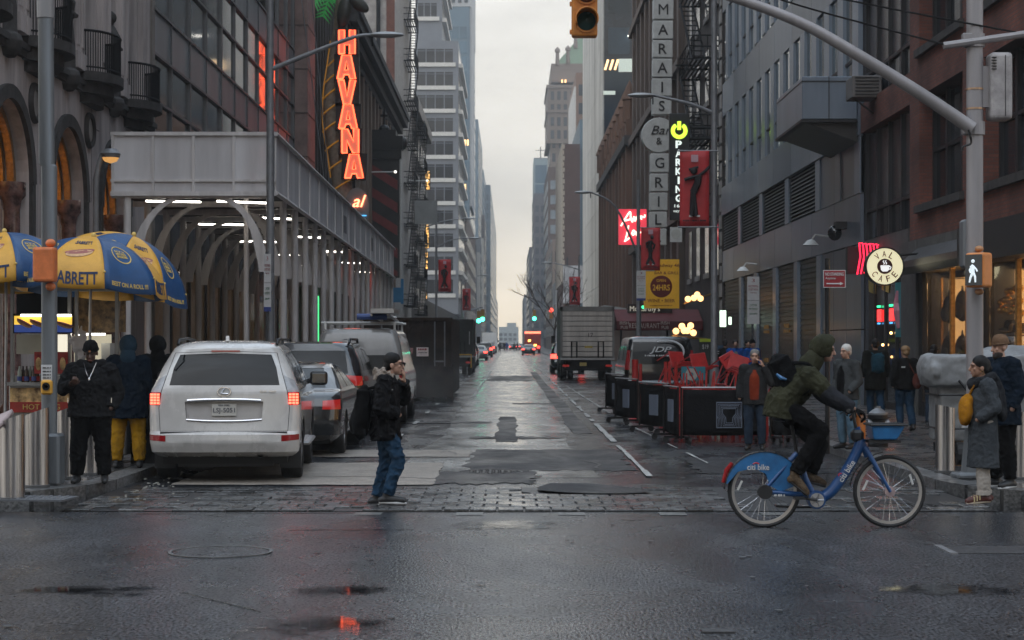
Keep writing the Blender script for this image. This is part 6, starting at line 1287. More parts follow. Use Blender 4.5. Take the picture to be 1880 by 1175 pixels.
# --- generic parked vehicles
def vehicle(name, label, loc, lv, wheels, wr, paint, rearwin, sidewins, lamps, lampmat=TAIL, group=None, plate=True, rim_x=None, doors=(), cat='car', dens=2):
    o = thing(name, label, cat, loc, group=group); bm = body_bm(lv, wheels, wr + .055, dens=dens); wmax = max(l[3] for l in lv); zc = (wr + .055) * .86
    split_wells(grab(bm, [f for f in bm.faces if f.calc_center_median().z < 2 * wr + .1 and any(abs(math.hypot(f.calc_center_median().y - yw, f.calc_center_median().z - zc) - wr - .055) < .03 for yw in wheels) and abs(f.normal.x) < .5]), o)
    if rearwin: push(carve(bm, rearwin, 'rear'), -.004).build('rear_window', CARGL, o, True)
    for s in (-1, 1):
        sd = 'right' if s > 0 else 'left'
        for pl in sidewins: push(carve(bm, pl, sd), -.004).build('side_window', CARGL, o, True)
        for pl in doors: panelcut(bm, o, 'door', pl, sd, paint, .006)
        for pl in lamps: push(carve(bm, [(s * x, z) for x, z in pl], 'rear'), .006).build('tail_light', lampmat, o, True)
        for y in wheels: wheel(o, s * (wmax - .14), y, wr, .24, s)
    rest_mb(bm).build('body', paint, o, True); y0 = lv[0][1]; MB().bx(-wmax * .8, wmax * .8, .3, wheels[1] + .3, .2, lv[0][0] + .08).build('underbody', GAP, o)
    if plate: yr = min(l[1] for l in lv) - max(l[6] for l in lv); MB().box((0, yr - .01, plate if plate is not True else .85), (.3, .012, .15)).build('number_plate', PLm, o)
    return o
TAILB = mat('tail_bright', (.4, .015, .015), .15, var=.1, emit=(1, .05, .03), es=.10, coat=.5)
DKG = carpaint('graphite_paint', (.010, .011, .013), .2, .3); SIL_ = carpaint('silver_paint', (.20, .195, .19), .35, .25); BLK = carpaint('black_car_paint', (.008, .009, .011), .15, .3)
sedan_lv = [(.24, .25, 4.6, .80, .2, .3, .05, .1), (.34, .06, 4.78, .895, .25, .4, .08, .15), (.55, .0, 4.84, .91, .25, .4, .1, .18), (.80, .05, 4.78, .915, .22, .4, .1, .18), (.93, .12, 4.55, .90, .2, .35, .09, .16), (1.0, .25, 3.7, .875, .18, .3, .07, .1), (1.04, .65, 3.55, .85, .2, .2, .04, .05), (1.2, 1.0, 3.15, .76, .2, .25, .06, .08), (1.36, 1.4, 2.8, .66, .22, .3, .06, .08), (1.43, 1.7, 2.5, .58, .25, .3, .05, .06), (1.455, 1.95, 2.3, .42, .2, .25, .02, .03)]
vehicle('dark_sedan', 'dark graphite sedan squeezed in ahead of the white SUV', (-3.52, 28.55, 0), sedan_lv, (1.08, 3.9), .33, DKG, [(-.62, 1.06), (.62, 1.06), (.52, 1.37), (-.52, 1.37)], [[(1.25, 1.05), (2.1, 1.05), (2.1, 1.37), (1.62, 1.36)], [(2.17, 1.05), (3.1, 1.05), (2.65, 1.36), (2.17, 1.38)]], [[(.64, .74), (.90, .74), (.89, .89), (.64, .87)]], TAILB, doors=([(1.45, .45), (2.13, .38), (2.13, 1.0), (1.2, 1.0)], [(2.15, .38), (3.3, .38), (3.25, 1.0), (2.15, 1.0)]))
suv_lv = [(.32, .22, 4.6, .84, .2, .3, .04, .1), (.45, .04, 4.8, .94, .22, .35, .08, .14), (.66, .0, 4.88, .965, .22, .35, .1, .16), (.80, .08, 4.86, .97, .2, .32, .08, .16), (1.0, .10, 4.78, .97, .2, .3, .07, .16), (1.12, .12, 4.5, .96, .2, .3, .06, .14), (1.2, .15, 3.75, .93, .18, .2, .06, .06), (1.45, .30, 3.3, .86, .18, .25, .06, .1), (1.66, .44, 2.95, .77, .18, .3, .06, .12), (1.75, .5, 2.7, .70, .25, .35, .05, .1), (1.79, .75, 2.3, .56, .3, .4, .03, .05)]
o = vehicle('dark_suv', 'dark grey SUV with wide red tail lights ahead of the sedan', (-3.66, 33.9, 0), suv_lv, (1.1, 4.0), .38, DKG, [(-.70, 1.2), (.70, 1.2), (.62, 1.62), (-.62, 1.62)], [[(.5, 1.24), (1.15, 1.24), (1.15, 1.64), (.7, 1.62)], [(1.22, 1.24), (2.1, 1.24), (2.1, 1.66), (1.22, 1.65)], [(2.17, 1.24), (3.2, 1.24), (2.75, 1.6), (2.17, 1.66)]], [[(.58, .98), (.965, .98), (.96, 1.15), (.62, 1.17)]], TAILB, plate=.7)
for s in (-1, 1): MB().tube([(s * .68, .6, 1.76), (s * .68, .7, 1.83), (s * .66, 2.6, 1.83), (s * .66, 2.7, 1.76)], .025, 6).build('roof_rail', BLACK, o, True)
van_lv = [(.3, .15, 5.3, .86, .15, .3, .03, .1), (.42, .02, 5.5, .97, .12, .35, .05, .15), (.62, .0, 5.55, 1.0, .12, .35, .05, .15), (.7, .06, 5.55, 1.0, .1, .35, .03, .15), (1.0, .06, 5.5, 1.0, .1, .35, .03, .15), (1.12, .07, 5.1, .99, .1, .3, .03, .12), (1.22, .08, 4.55, .975, .1, .25, .03, .08), (1.6, .15, 4.1, .92, .12, .25, .03, .08), (1.95, .24, 3.75, .84, .14, .3, .03, .08), (2.04, .3, 3.6, .76, .2, .35, .03, .06), (2.08, .5, 3.3, .6, .3, .35, .02, .03)]
V1 = vehicle('silver_van', 'dusty silver van with ladder rack farther along the left kerb', (-3.24, 39.6, 0), van_lv, (1.15, 4.4), .36, SIL_, [(-.80, 1.18), (.80, 1.18), (.75, 1.5), (-.75, 1.5)], [[(3.05, 1.25), (3.95, 1.25), (3.7, 1.75), (3.05, 1.8)]], [[(.88, 1.0), (1.0, 1.0), (.97, 1.3), (.87, 1.3)]], plate=.55, cat='van')
MB().box((0, .03, 1.1), (.012, .05, .9)).build('door_seam', GAP, V1); q = MB(); q.tube([(-.7, .19, 1.62), (.7, .19, 1.62), (.66, .25, 1.93), (-.66, .25, 1.93)], .012, 5); q.build('panel_swage', SIL_, V1)
bar(mat('van_print', (.12, .12, .13), .5), V1, (.18, .195, 1.76), .6, .045); MB().lathe([(.06, -.01), (.08, -.01), (.08, .0)], (-.28, .19, 1.77), 16, axis='y').build('logo_ring', mat('van_print', (.12, .12, .13)), V1)
for s in (-1, 1): MB().tube([(s * .75, .6, 2.05), (s * .75, .6, 2.2), (s * .75, 3.4, 2.2), (s * .75, 3.4, 2.0)], .025, 6).build('rack_rail', WHITE, V1)
for y in (.7, 2.0, 3.3): MB().rod((-.85, y, 2.2), (.85, y, 2.2), .025).build('rack_bar', WHITE, V1)
LAD = mat('ladder_alu', (.45, .45, .45), .4, .6, var=.1)
ld = thing('ladder', 'pale aluminium ladder strapped on the silver van roof', 'ladder', (-3.0, 40, 2.27))
for s in (-.18, .18): MB().rod((s + .2, 0, .1), (s + .2, 3.4, .0), .03).build('rail', LAD, ld)
for k in range(9): MB().rod((.02, .2 + k * .36, .08), (.38, .2 + k * .36, .08), .018).build('rung', LAD, ld)
pl_ = MB().box((-2.72, 40.6, 2.45), (.5, 1.9, .1)).build('roof_plank', LAD); tag(pl_, 'pale plank lying on top of the van ladder rack', 'plank')
bt = tag(MB().rod((-3.3, 40.1, 2.33), (-2.65, 40.15, 2.33), .07, n=10).build('blue_tube', mat('tube_blue', (.04, .08, .25), .5)), 'short blue tube on the van ladder rack', 'tube')
# --- black debris container with gate leaf
CT = thing('debris_container', 'black steel debris container with notices and open gate leaf', 'container', (-3.1, 56, 0)); CB = mat('container_black', (.010, .010, .011), .6, 0, spec=.15, var=.6, col2=(.03, .02, .015), vs=3, bump=.2, bs=6)
MB().bx(-1.3, 1.35, 0, 9, .15, 2.5).build('box', CB, CT)
for x in np.linspace(-1.25, 1.3, 7): MB().bx(x - .04, x + .04, -.06, -.002, .2, 2.45).build('rib', CB, CT)
for z in (2.42, .18): MB().bx(-1.33, 1.38, -.08, 0, z, z + .1).build('edge_rail', CB, CT)
NT = mat('notice_paper', (.7, .6, .58), .6, var=.2, vs=14); o_ = MB().bx(.3, .66, -.1, -.062, 1.35, 1.62).build('notice', NT, CT); bar(RSG, o_, (.48, -.11, 1.56), .28, .06); bar(SGB, o_, (.48, -.11, 1.46), .26, .03)
MB().prism([(-.06, 1.42), (.08, 1.36), (.18, 1.45), (.2, 1.6), (.02, 1.62), (-.08, 1.55)], -.1, -.062).build('sticker', mat('sticker_red', (.35, .16, .16), .6, var=.4, vs=20), CT)
for x in (-.75, -.25, .85, 1.15): MB().rod((x, -.1, .25), (x, -.1, 2.4), .022).build('lock_rod', STEEL, CT)
for x, z in ((-.75, 1.1), (.85, 1.2)): MB().box((x + .12, -.11, z), (.3, .03, .05)).build('lock_handle', STEEL, CT)
for z in (.5, 1.2, 2.0): MB().box((-1.22, -.1, z), (.1, .06, .14)).build('hinge', STEEL, CT)
MB().rod((-1.2, -.09, .4), (.2, -.09, 2.3), .03).build('diagonal_brace', CB, CT)
g_ = MB().bx(-.05, 1.4, -.35, -.28, .12, 1.05).build('gate_leaf', CB, CT); MB().bx(1.36, 1.42, -.36, -.27, 0, 1.08).build('gate_post', CB, CT)
for s in (-1, 1): MB().lathe([(0, -.06), (.12, -.06), (.12, .06), (0, .06)], (s * 1.1, .3, .12), 12, axis='x').build('roller', RUBBER, CT)
# --- box trucks
def box_truck(name, label, loc, w, h, L_, face, cab=True, group=None):
    o = thing(name, label, 'truck', loc); fm, sm = face
    MB().bx(-w / 2, w / 2, .06, L_, 1.05, h).build('cargo_box', sm, o, bev=.02)
    q = MB(); n = 9
    for i in range(n):
        z0 = 1.1 + (h - 1.3) * i / n; MB().bx(-w / 2 + .1, w / 2 - .1, .0, .058, z0 + .015, z0 + (h - 1.3) / n - .015).build('door_slat', fm, o, bev=.008)
    for x in (-w / 2 + .05, w / 2 - .05): MB().bx(x - .05, x + .05, -.015, .062, 1.05, h).build('corner_post', sm, o)
    MB().bx(-w / 2, w / 2, -.015, .062, h - .2, h + .01).build('header', sm, o)
    MB().bx(-w / 2, w / 2, -.12, .9, .95, 1.05).build('tail_lift', GALV, o); MB().bx(-w * .4, w * .4, .4, L_, .55, .95).build('chassis', GAP, o); MB().bx(-w / 2 + .1, w / 2 - .1, .1, .2, .45, .55).build('under_run_bar', BLACKM, o)
    for x in (-.62, .62): MB().tube([(x - .12, -.05, 1.05), (x - .12, -.07, 1.8), (x + .12, -.07, 1.8), (x + .12, -.05, 1.05)], .035, 6).build('lift_handle', BLACKM, o)
    for s in (-1, 1):
        for yw in (2.2, L_ + .9): wheel(o, s * (w / 2 - .2), yw, .48, .3, s)
        wheel(o, s * (w / 2 - .52), 2.2, .48, .26, s)
        MB().box((s * (w / 2 - .25), .05, .68), (.3, .04, .1)).build('tail_light', TAILB, o)
    MB().bx(-w / 2 + .15, w / 2 - .15, L_ + .1, L_ + 1.9, .6, 2.4).build('cab', sm, o, bev=.12)
    MB().box((-.2, .02, .75), (.32, .02, .16)).build('number_plate', mat('plate_yellow', (.5, .38, .1), .5), o)
    for s in (-1, 1): MB().box((s * (w / 2 + .15), L_ + 1.2, 1.9), (.2, .1, .4)).build('mirror', BLACK, o)
    return o
ST = mat('truck_slat', (.46, .42, .385), .6, var=.3, vs=3, streak=True, space='obj'); SG = mat('truck_side', (.17, .165, .16), .6, var=.25, vs=2)
BT = box_truck('box_truck', 'grimy pale box truck with slatted rear door at right', (3.63, 86, 0), 2.5, 3.42, 7, (ST, SG)); MB().box((.05, -.012, 1.55), (.36, .01, .08)).build('sticker', mat('sticker_yellow', (.45, .33, .05), .6), BT); text('17', SGB, BT, (.15, -.012, 2.1), .22, .2)
DT = box_truck('dark_truck', 'black box truck with yellow rear handrail behind the container', (-3.15, 100, 0), 2.4, 3.0, 7, (mat('truck_black', (.016, .016, .018), .5, var=.3), mat('truck_black', (.016, .016, .018)))); MB().tube([(.2, -.3, .5), (.2, -.3, 1.1), (1.1, -.3, 1.1), (1.1, -.3, .4)], .04, 6).build('handrail', mat('rail_yellow', (.5, .28, .02), .5), DT)
MB().box((1.0, -.02, 2.0), (.05, .05, .7)).build('grab_handle', GALV, DT)
# --- black van with white logo
VJ = vehicle('black_van', 'black van with white swoosh logo on its rear window', (4.25, 52, 0), van_lv[:8] + [(1.86, .24, 3.75, .86, .14, .3, .03, .08), (1.92, .3, 3.6, .78, .2, .35, .03, .06), (1.945, .5, 3.3, .6, .3, .35, .02, .03)], (1.15, 4.4), .36, BLK, [(-.80, 1.15), (.80, 1.15), (.76, 1.78), (-.76, 1.78)], [[(.4, 1.25), (1.8, 1.25), (1.8, 1.72), (.5, 1.72)], [(3.05, 1.25), (3.95, 1.25), (3.7, 1.7), (3.05, 1.72)]], [[(.86, 1.0), (1.0, 1.0), (.95, 1.55), (.85, 1.55)]], plate=.5, cat='van')
LG = mat('logo_white', (.6, .62, .64), .5, var=.05); text('JDP', LG, VJ, (.0, .03, 1.55), .62, .2, shear=.3, bold=.01, depth=.01); bar(LG, VJ, (-.02, .01, 1.4), .85, .05)
q = MB(); q.tube([(.15 + .5 * math.sin(t), .0 + .07 * math.cos(t), 1.5 + .33 * math.cos(t)) for t in np.linspace(-.5, 2.7, 18)], list(np.linspace(.008, .035, 9)) + list(np.linspace(.035, .008, 9)), 5); q.build('swoosh', LG, VJ)
# --- small distant traffic
far_lv = suv_lv
def far_car(label, x, Y, paint, lit=True, kind='suv'):
    o = vehicle('parked_car', label, (x, Y, 0), suv_lv if kind == 'suv' else sedan_lv, (1.08, 3.9), .34, paint, [(-.66, 1.22), (.66, 1.22), (.6, 1.6), (-.6, 1.6)] if kind == 'suv' else [(-.62, 1.06), (.62, 1.06), (.52, 1.37), (-.52, 1.37)], [], [[(.6, .85), (.96, .85), (.95, 1.1), (.6, 1.1)]] if kind == 'suv' else [[(.55, .72), (.90, .72), (.89, .9), (.55, .87)]], LITR if lit else TAIL, group='cars along the far street', dens=1); return o
LITR = glow('tail_lit', (1, .06, .04), 5)
WHP = carpaint('plain_white', (.5, .5, .5), .35, .1)
far_car('white SUV parked on the left past the black truck', -3.2, 124, WHP, False); far_car('black SUV parked next past the white one on the left', -3.3, 140, BLK, False); far_car('silver sedan with lit tail lights in the left lane far off', -3.0, 178, SIL_, True, 'sedan'); far_car('dark SUV beyond the silver sedan, tail lights lit', -2.9, 215, DKG); far_car('black SUV just ahead of the box truck with lit tail lamps', 3.3, 104, BLK); far_car('dark car in the right lane near the crossing', 2.6, 250, DKG, True, 'sedan'); far_car('small far sedan in mid road with red lights', .9, 395, DKG, True, 'sedan'); far_car('small far SUV left of mid road with red lights', -1.4, 420, BLK); far_car('far silver car beyond the crowd on the right', 3.0, 405, SIL_, True, 'sedan'); far_car('dark SUV far left before the crossing', -3.1, 270, BLK, True)
FBx = box_truck('far_truck', 'pale far truck on the left near the distant crossing', (-3.2, 300, 0), 2.4, 3.3, 6, (WHITE, WHITE))
BU_ = thing('fire_engine', 'distant red vehicle with bright red and orange lights', 'truck', (3.6, 285, 0)); MB().bx(-1.25, 1.25, 0, 8, .5, 3.1).build('body', mat('engine_red', (.2, .015, .012), .4), BU_, bev=.05); MB().bx(-1.2, 1.2, -.1, 0, 3.1, 3.4).build('light_bar', glow('bar_red', (1, .12, .06), 5), BU_)
for x, z, c_ in ((-.9, 1.0, 'tail_lit'), (.9, 1.0, 'tail_lit'), (-.5, 2.0, 'amber'), (.4, 1.3, 'amber')): MB().box((x, -.08, z), (.4, .06, .3)).build('lamp', LITR if c_ == 'tail_lit' else glow('amber_lit', (1, .45, .08), 6), BU_)
for s in (-1, 1):
    for y in (1.5, 6.5): wheel(BU_, s * 1.05, y, .48, .3, s)
# distant signals
for i, (px, py, Y, g_) in enumerate(((879, 589, 210, 1), (886, 586, 212, 1), (981, 585, 240, 1), (1012, 582, 230, 0), (1029, 600, 215, 1))):
    p = wp(px, py, Y); o = thing('far_signal', ('left one of the green pair over the far crossing', 'right one of the green pair over the far crossing', 'green signal right of the sky gap', 'dim red signal left of the box truck', 'green signal just left of the truck roof')[i], 'traffic light', (p.x, Y, p.z)); MB().box((0, 0, .45), (.42, .3, 1.35)).build('housing', mat('far_signal_yellow', (.3, .14, .03), .5), o); MB().ball((0, -.2, 0 if g_ else .85), (.24, .12, .24)).build('lens', glow('green_go', (.05, 1, .55), 9) if g_ else LITR, o, True)
    side = -1 if px < VX else 1; kx = (KL - .6) if side < 0 else KR + .6
    MB().tube([(0, 0, 1.1), (0, 0, 1.35), (kx - p.x, 0, 1.0), (kx - p.x, 0, -p.z)], .07, 6).build('arm', STEEL, o)
# ---------------------------------------------------------------- people
SKIN = {'light': mat('skin_light', (.42, .24, .17), .5, var=.12, vs=20), 'tan': mat('skin_tan', (.33, .18, .12), .5, var=.12, vs=20), 'dark': mat('skin_dark', (.085, .042, .028), .45, var=.15, vs=20)}
def cloth(name, col, var=.3, vs=5, rough=.85, bump=.5, bs=30): k = .55 if max(col) < .06 else .85; return mat('cloth_' + name, tuple(c * k for c in col), rough, var=var, vs=vs, bump=bump, bs=bs, space='obj', spec=.06)
EYE = mat('eye_dark', (.015, .01, .008), .3, var=0); LIP = mat('lip', (.25, .09, .075), .5, var=0)
_ctex = bpy.data.textures.new('folds', 'CLOUDS'); _ctex.noise_scale = .11; _ctex.noise_depth = 2
_ctex2 = bpy.data.textures.new('creases', 'MUSGRAVE'); _ctex2.noise_scale = .07; _ctex2.musgrave_type = 'RIDGED_MULTIFRACTAL'; _ctex2.noise_intensity = .5
def J(s, f, z): return Vector((s, -f, z))
SX = Vector((1, 0, 0))
def loft(q, secs, n=18):
    """closed body of elliptical sections (centre, rx, ry)"""
    rings = []; k = len(secs)
    for i, (c, rx, ry) in enumerate(secs):
        d = (secs[min(i + 1, k - 1)][0] - secs[max(i - 1, 0)][0]); d = Vector((0, d.y, d.z)).normalized(); fv = SX.cross(d).normalized()
        rings.append([c + SX * (rx * math.cos(2 * math.pi * j / n)) - fv * (ry * math.sin(2 * math.pi * j / n)) for j in range(n)])
    q.add([p for r in rings for p in r], [(i * n + j, i * n + (j + 1) % n, (i + 1) * n + (j + 1) % n, (i + 1) * n + j) for i in range(k - 1) for j in range(n)] + [tuple(range(n))[::-1], tuple(range((k - 1) * n, k * n))])
def limb(q, pts, rs, n=12, ends=True):
    pts = [Vector(p) for p in pts]; q.tube(pts, rs, n)
    for p, r in list(zip(pts, rs))[(0 if ends else 1):(None if ends else -1)]: q.ball(p, r * .985, 12, 8)
def hand(q, w, d, pn, curl, sc=1.0, thumb=1):
    """palm and five fingers from wrist w along d; pn = palm normal"""
    d = d.normalized(); s = d.cross(pn).normalized(); pn = s.cross(d).normalized(); c = w + d * .052 * sc
    M_ = Matrix((s, d, pn)).transposed(); q.ball(c, (.042 * sc, .056 * sc, .019 * sc), 12, 8, M_)
    for i, (o, L_) in enumerate(((-.031, .062), (-.011, .078), (.010, .083), (.030, .074))):
        b = c + (d * .038 + s * o) * sc; a1 = curl * .6; a2 = curl * 1.5
        p1 = b + (d * math.cos(a1) + pn * math.sin(a1)) * L_ * .5 * sc; p2 = p1 + (d * math.cos(a2) + pn * math.sin(a2)) * L_ * .45 * sc
        limb(q, [b, p1, p2], [.0098 * sc, .009 * sc, .0078 * sc], 8)
    b = c + (-d * .025 + s * .036 * thumb) * sc; p1 = b + (s * thumb * .6 + d * .5 + pn * .45).normalized() * .04 * sc; p2 = p1 + (d * .8 + s * thumb * .05 + pn * .55).normalized() * .032 * sc; limb(q, [b, p1, p2], [.013 * sc, .0105 * sc, .009 * sc], 8)
def remesh(o, vox, sm=3, fold=0.0, fs=None):
    m = o.modifiers.new('r', 'REMESH'); m.mode = 'VOXEL'; m.voxel_size = vox; m.use_smooth_shade = True
    if sm: s = o.modifiers.new('s', 'SMOOTH'); s.iterations = sm; s.factor = .5
    if fold > .014 and vox < .012: d = o.modifiers.new('d2', 'DISPLACE'); d.texture = _ctex2; d.strength = fold * .8; d.mid_level = .5; d.texture_coords = 'LOCAL'
    if fold: d = o.modifiers.new('d', 'DISPLACE'); d.texture = _ctex; d.strength = fold * 1.3; d.mid_level = .5; d.texture_coords = 'LOCAL'
    return o
def person(label, loc, rz, P, skin='light', coat=None, coat_hem=.80, bulk=1.0, trousers=None, shoes=None, soles=None, hood=None, hat=None, hair=None, hairstyle='short', vox=.009, open_front=None, fold=.022, group=None, face=True, hands=(1, 1), headtilt=0.0, headturn=0.0, cuffs=None, flare=1.0, coatth=.02, name='person'):
    D = dict(pelvis=J(0, 0, .95), chest=J(0, .0, 1.24), neck=J(0, .0, 1.43), head=J(0, .025, 1.60), shl=J(.185, 0, 1.39), shr=J(-.185, 0, 1.39), ell=J(.25, -.03, 1.12), elr=J(-.25, -.03, 1.12), wrl=J(.24, .06, .90), wrr=J(-.24, .06, .90), hl=J(.095, 0, .92), hr=J(-.095, 0, .92), kl=J(.11, .02, .50), kr=J(-.11, .02, .50), al=J(.115, -.03, .085), ar=J(-.115, -.03, .085), tl=J(.14, .14, .03), tr=J(-.14, .14, .03), pl=(0, 1, 0), pr=(0, 1, 0), curl=.5)
    D.update(P); B = bulk; o = thing(name, label, 'person', loc, rz, group)
    pv, ch, nk, hd = D['pelvis'], D['chest'], D['neck'], D['head']; up = (nk - ch).normalized()
    # body: one continuous surface
    q = MB(); loft(q, [(pv - Vector((0, 0, .1)), .12 * B, .09 * B), (pv, .15 * B, .105 * B), (pv.lerp(ch, .5), .125 * B, .09 * B), (ch, .15 * B, .105 * B), (ch.lerp(nk, .75), .12 * B, .08 * B), (nk, .06, .055)])
    limb(q, [nk - up * .05, nk.lerp(hd, .55)], [.058, .05])
    HR = Matrix.Rotation(headturn, 3, 'Z') @ Matrix.Rotation(headtilt, 3, 'X')
    def H(s, f, z): return hd + HR @ J(s, f, z)
    q.ball(H(0, -.008, .03), (.074, .092, .088), 18, 14, HR); q.ball(H(0, .028, -.045), (.056, .062, .066), 16, 12, HR); q.ball(H(0, .062, -.088), (.026, .022, .02), 10, 8, HR)
    q.tube([H(0, .088, .015), H(0, .112, -.03)], [.010, .0155], 8); q.ball(H(0, .108, -.032), (.0165, .014, .012), 8, 6, HR)
    for s in (-1, 1): q.ball(H(s * .075, -.012, -.012), (.011, .021, .032), 8, 6, HR); q.ball(H(s * .036, .066, -.02), (.022, .018, .02), 8, 6, HR)
    q.tube([H(-.05, .075, .03), H(0, .092, .033), H(.05, .075, .03)], .011, 6)
    for L_, k in (('l', 1), ('r', -1)):
        sh, el, wr = D['sh' + L_], D['el' + L_], D['wr' + L_]; limb(q, [ch.lerp(nk, .5), sh, el, wr], [.07 * B, .056 * B, .042, .028]); 
        if hands[0 if L_ == 'l' else 1]: hand(q, wr, wr - el, Vector(D['p' + L_]), D['curl'], 1.05, thumb=k)
        limb(q, [D['h' + L_], D['k' + L_], D['a' + L_]], [.082 * B, .056, .038]); limb(q, [D['a' + L_] - Vector((0, 0, .03)), D['t' + L_]], [.036, .03])
    remesh(q.build('body', SKIN[skin], o), vox, 2)
    if face:
        for s in (-1, 1):
            MB().ball(H(s * .031, .0815, .006), (.0125, .007, .0055), 8, 6, HR).build('eye', EYE, o, True); MB().tube([H(s * .014, .094, .028), H(s * .034, .09, .033), H(s * .05, .074, .027)], .0045, 5).build('eyebrow', EYE, o)
        MB().ball(H(0, .091, -.064), (.023, .009, .0075), 8, 6, HR).build('mouth', LIP, o, True)
    T = coatth
    if coat:
        q = MB(); hz = coat_hem; top = nk + up * .02; down = (pv - ch).normalized(); kd = (pv.z - hz); hem = pv + Vector((0, down.y * kd * .3, -kd))
        secs = [(hem, .19 * B * flare + T, .145 * B * flare + T), (hem.lerp(pv, .5), .185 * B * (flare * .5 + .5) + T, .14 * B + T)] if kd > .04 else [(pv - Vector((0, 0, kd)) if kd > 0 else pv, .185 * B + T, .14 * B + T)]
        secs += [(pv + Vector((0, 0, .03)), .178 * B + T, .132 * B + T), (pv.lerp(ch, .55), .168 * B + T, .125 * B + T), (ch, .18 * B + T, .13 * B + T), (ch.lerp(nk, .55), .165 * (B * .45 + .55) + T, .112 * B + T), (ch.lerp(nk, .85), .11 * (B * .4 + .6) + T, .085 * B + T), (top, .068 + T * .5, .068 + T * .5)]
        loft(q, secs)
        for L_ in 'lr':
            sh, el, wr = D['sh' + L_], D['el' + L_], D['wr' + L_]; limb(q, [ch.lerp(nk, .6) , sh], [.08 * B, .072 * B + T]); limb(q, [sh, sh.lerp(el, .5), el], [.070 * B + T, .062 * B + T, .056 + T]); q.tube([el, el.lerp(wr, .5), el.lerp(wr, .98)], [.055 + T, .052 + T, .04 + T], 12)
        q.tube([nk - up * .03, nk + up * .055], [.085 + T * .3, .07 + T * .3], 14)
        remesh(q.build('jacket', coat, o), vox * 1.15, 3, fold)
    if open_front:
        q = MB(); loft(q, [(J(0, .1, coat_hem + .08), .1, .085), (J(0, .105, pv.z + .1), .095, .085), (J(0, .1, ch.z), .1, .085), (J(0, .075, nk.z - .06), .06, .06)]); remesh(q.build('sweater', open_front, o), .012, 3, .01)
    if trousers:
        q = MB(); loft(q, [(pv - Vector((0, 0, .12)), .15 * B, .125 * B), (pv, .172 * B, .13 * B), (pv + Vector((0, 0, .09)), .155 * B, .12 * B)])
        for L_ in 'lr':
            h, k, a = D['h' + L_], D['k' + L_], D['a' + L_]; limb(q, [h, h.lerp(k, .5), k], [.108 * B, .094 * B, .076 * B]); ae = k.lerp(a, .96); q.tube([k, k.lerp(a, .45), ae], [.076 * B, .074 * B, .066 * (B * .5 + .5)], 12)
        remesh(q.build('trousers', trousers, o), vox * 1.15, 3, fold * .9)
        if cuffs:
            for L_ in 'lr': k, a = D['k' + L_], D['a' + L_]; MB().tube([k.lerp(a, .88), k.lerp(a, .99)], .078, 14).build('cuff', trousers, o, True)
    if shoes:
        for L_ in 'lr':
            a, t = D['a' + L_], D['t' + L_]; d = (t - a); heel = a + Vector((-d.x * .35, -d.y * .35, -.045)); q = MB(); limb(q, [heel, a + Vector((0, 0, -.03)), a.lerp(t, .55) + Vector((0, 0, -.012)), t], [.04, .05, .045, .036]); limb(q, [a + Vector((0, 0, .035)), a], [.047, .048])
            zlow = None; sh_ = remesh(q.build('shoe', shoes, o), .010, 2)
            if soles: d2 = Vector((d.x, d.y, d.z * .6)); n_ = Vector((-d2.y, d2.x, 0)).normalized() * .042; up_ = Vector((0, 0, .026)); b_ = heel - Vector((0, 0, .038)) - d2 * .12; e_ = t - Vector((0, 0, .034)) + d2 * .2; m_ = b_.lerp(e_, .65); MB().add([b_ - n_ * .7, b_ + n_ * .7, m_ + n_ * 1.1, e_ + n_ * .5, e_ - n_ * .5, m_ - n_ * 1.1] + [p + up_ for p in (b_ - n_ * .7, b_ + n_ * .7, m_ + n_ * 1.1, e_ + n_ * .5, e_ - n_ * .5, m_ - n_ * 1.1)], [(0, 1, 2, 3, 4, 5), (11, 10, 9, 8, 7, 6)] + [(i, 6 + i, 6 + (i + 1) % 6, (i + 1) % 6) for i in range(6)]).build('sole', soles, sh_, bev=.008)
    if hair:
        q = MB(); q.ball(H(0, -.016, .05), (.086, .096, .09), 16, 12, HR); q.ball(H(0, -.05, .0), (.074, .062, .075), 14, 10, HR)
        if hairstyle == 'bun': q.ball(H(0, -.115, -.01), .035); q.ball(H(0, -.03, .035), (.081, .098, .088), 14, 10, HR)
        if hairstyle == 'tail': q.tube([H(0, -.09, .03), H(0, -.13, .0), H(0, -.13, -.12)], [.045, .045, .02], 8); q.ball(H(0, -.1, .05), .05)
        if hairstyle == 'long': q.tube([H(0, -.07, .02), H(0, -.085, -.12), H(0, -.07, -.26)], [.085, .09, .06], 10)
        if hairstyle == 'fluffy': q.ball(H(0, -.03, .055), (.092, .1, .08), 14, 10, HR); q.ball(H(0, -.08, -.01), (.07, .05, .07), 12, 8, HR)
        remesh(q.build('hair', hair, o), .009, 1, .012)
    if hat:
        q = MB(); loft_pts = [(.03, .088, .104), (.06, .089, .105), (.1, .081, .096), (.135, .058, .07), (.152, .02, .025)]
        rows = [[H(rx * math.cos(t), -.012 + ry * math.sin(t) , z) for t in np.linspace(0, 2 * math.pi, 19)[:-1]] for z, rx, ry in loft_pts]; n = 18
        q.add([p for r in rows for p in r], [(i * n + j, i * n + (j + 1) % n, (i + 1) * n + (j + 1) % n, (i + 1) * n + j) for i in range(len(rows) - 1) for j in range(n)] + [tuple(range((len(rows) - 1) * n, len(rows) * n))]); hb = q.build('beanie', hat, o, True)
        q = MB(); q.tube([H(.086 * math.cos(t), -.012 + .102 * math.sin(t), .04) for t in np.linspace(0, 2 * math.pi, 21)], .012, 8, cap=False); q.build('beanie_cuff', hat, hb, True)
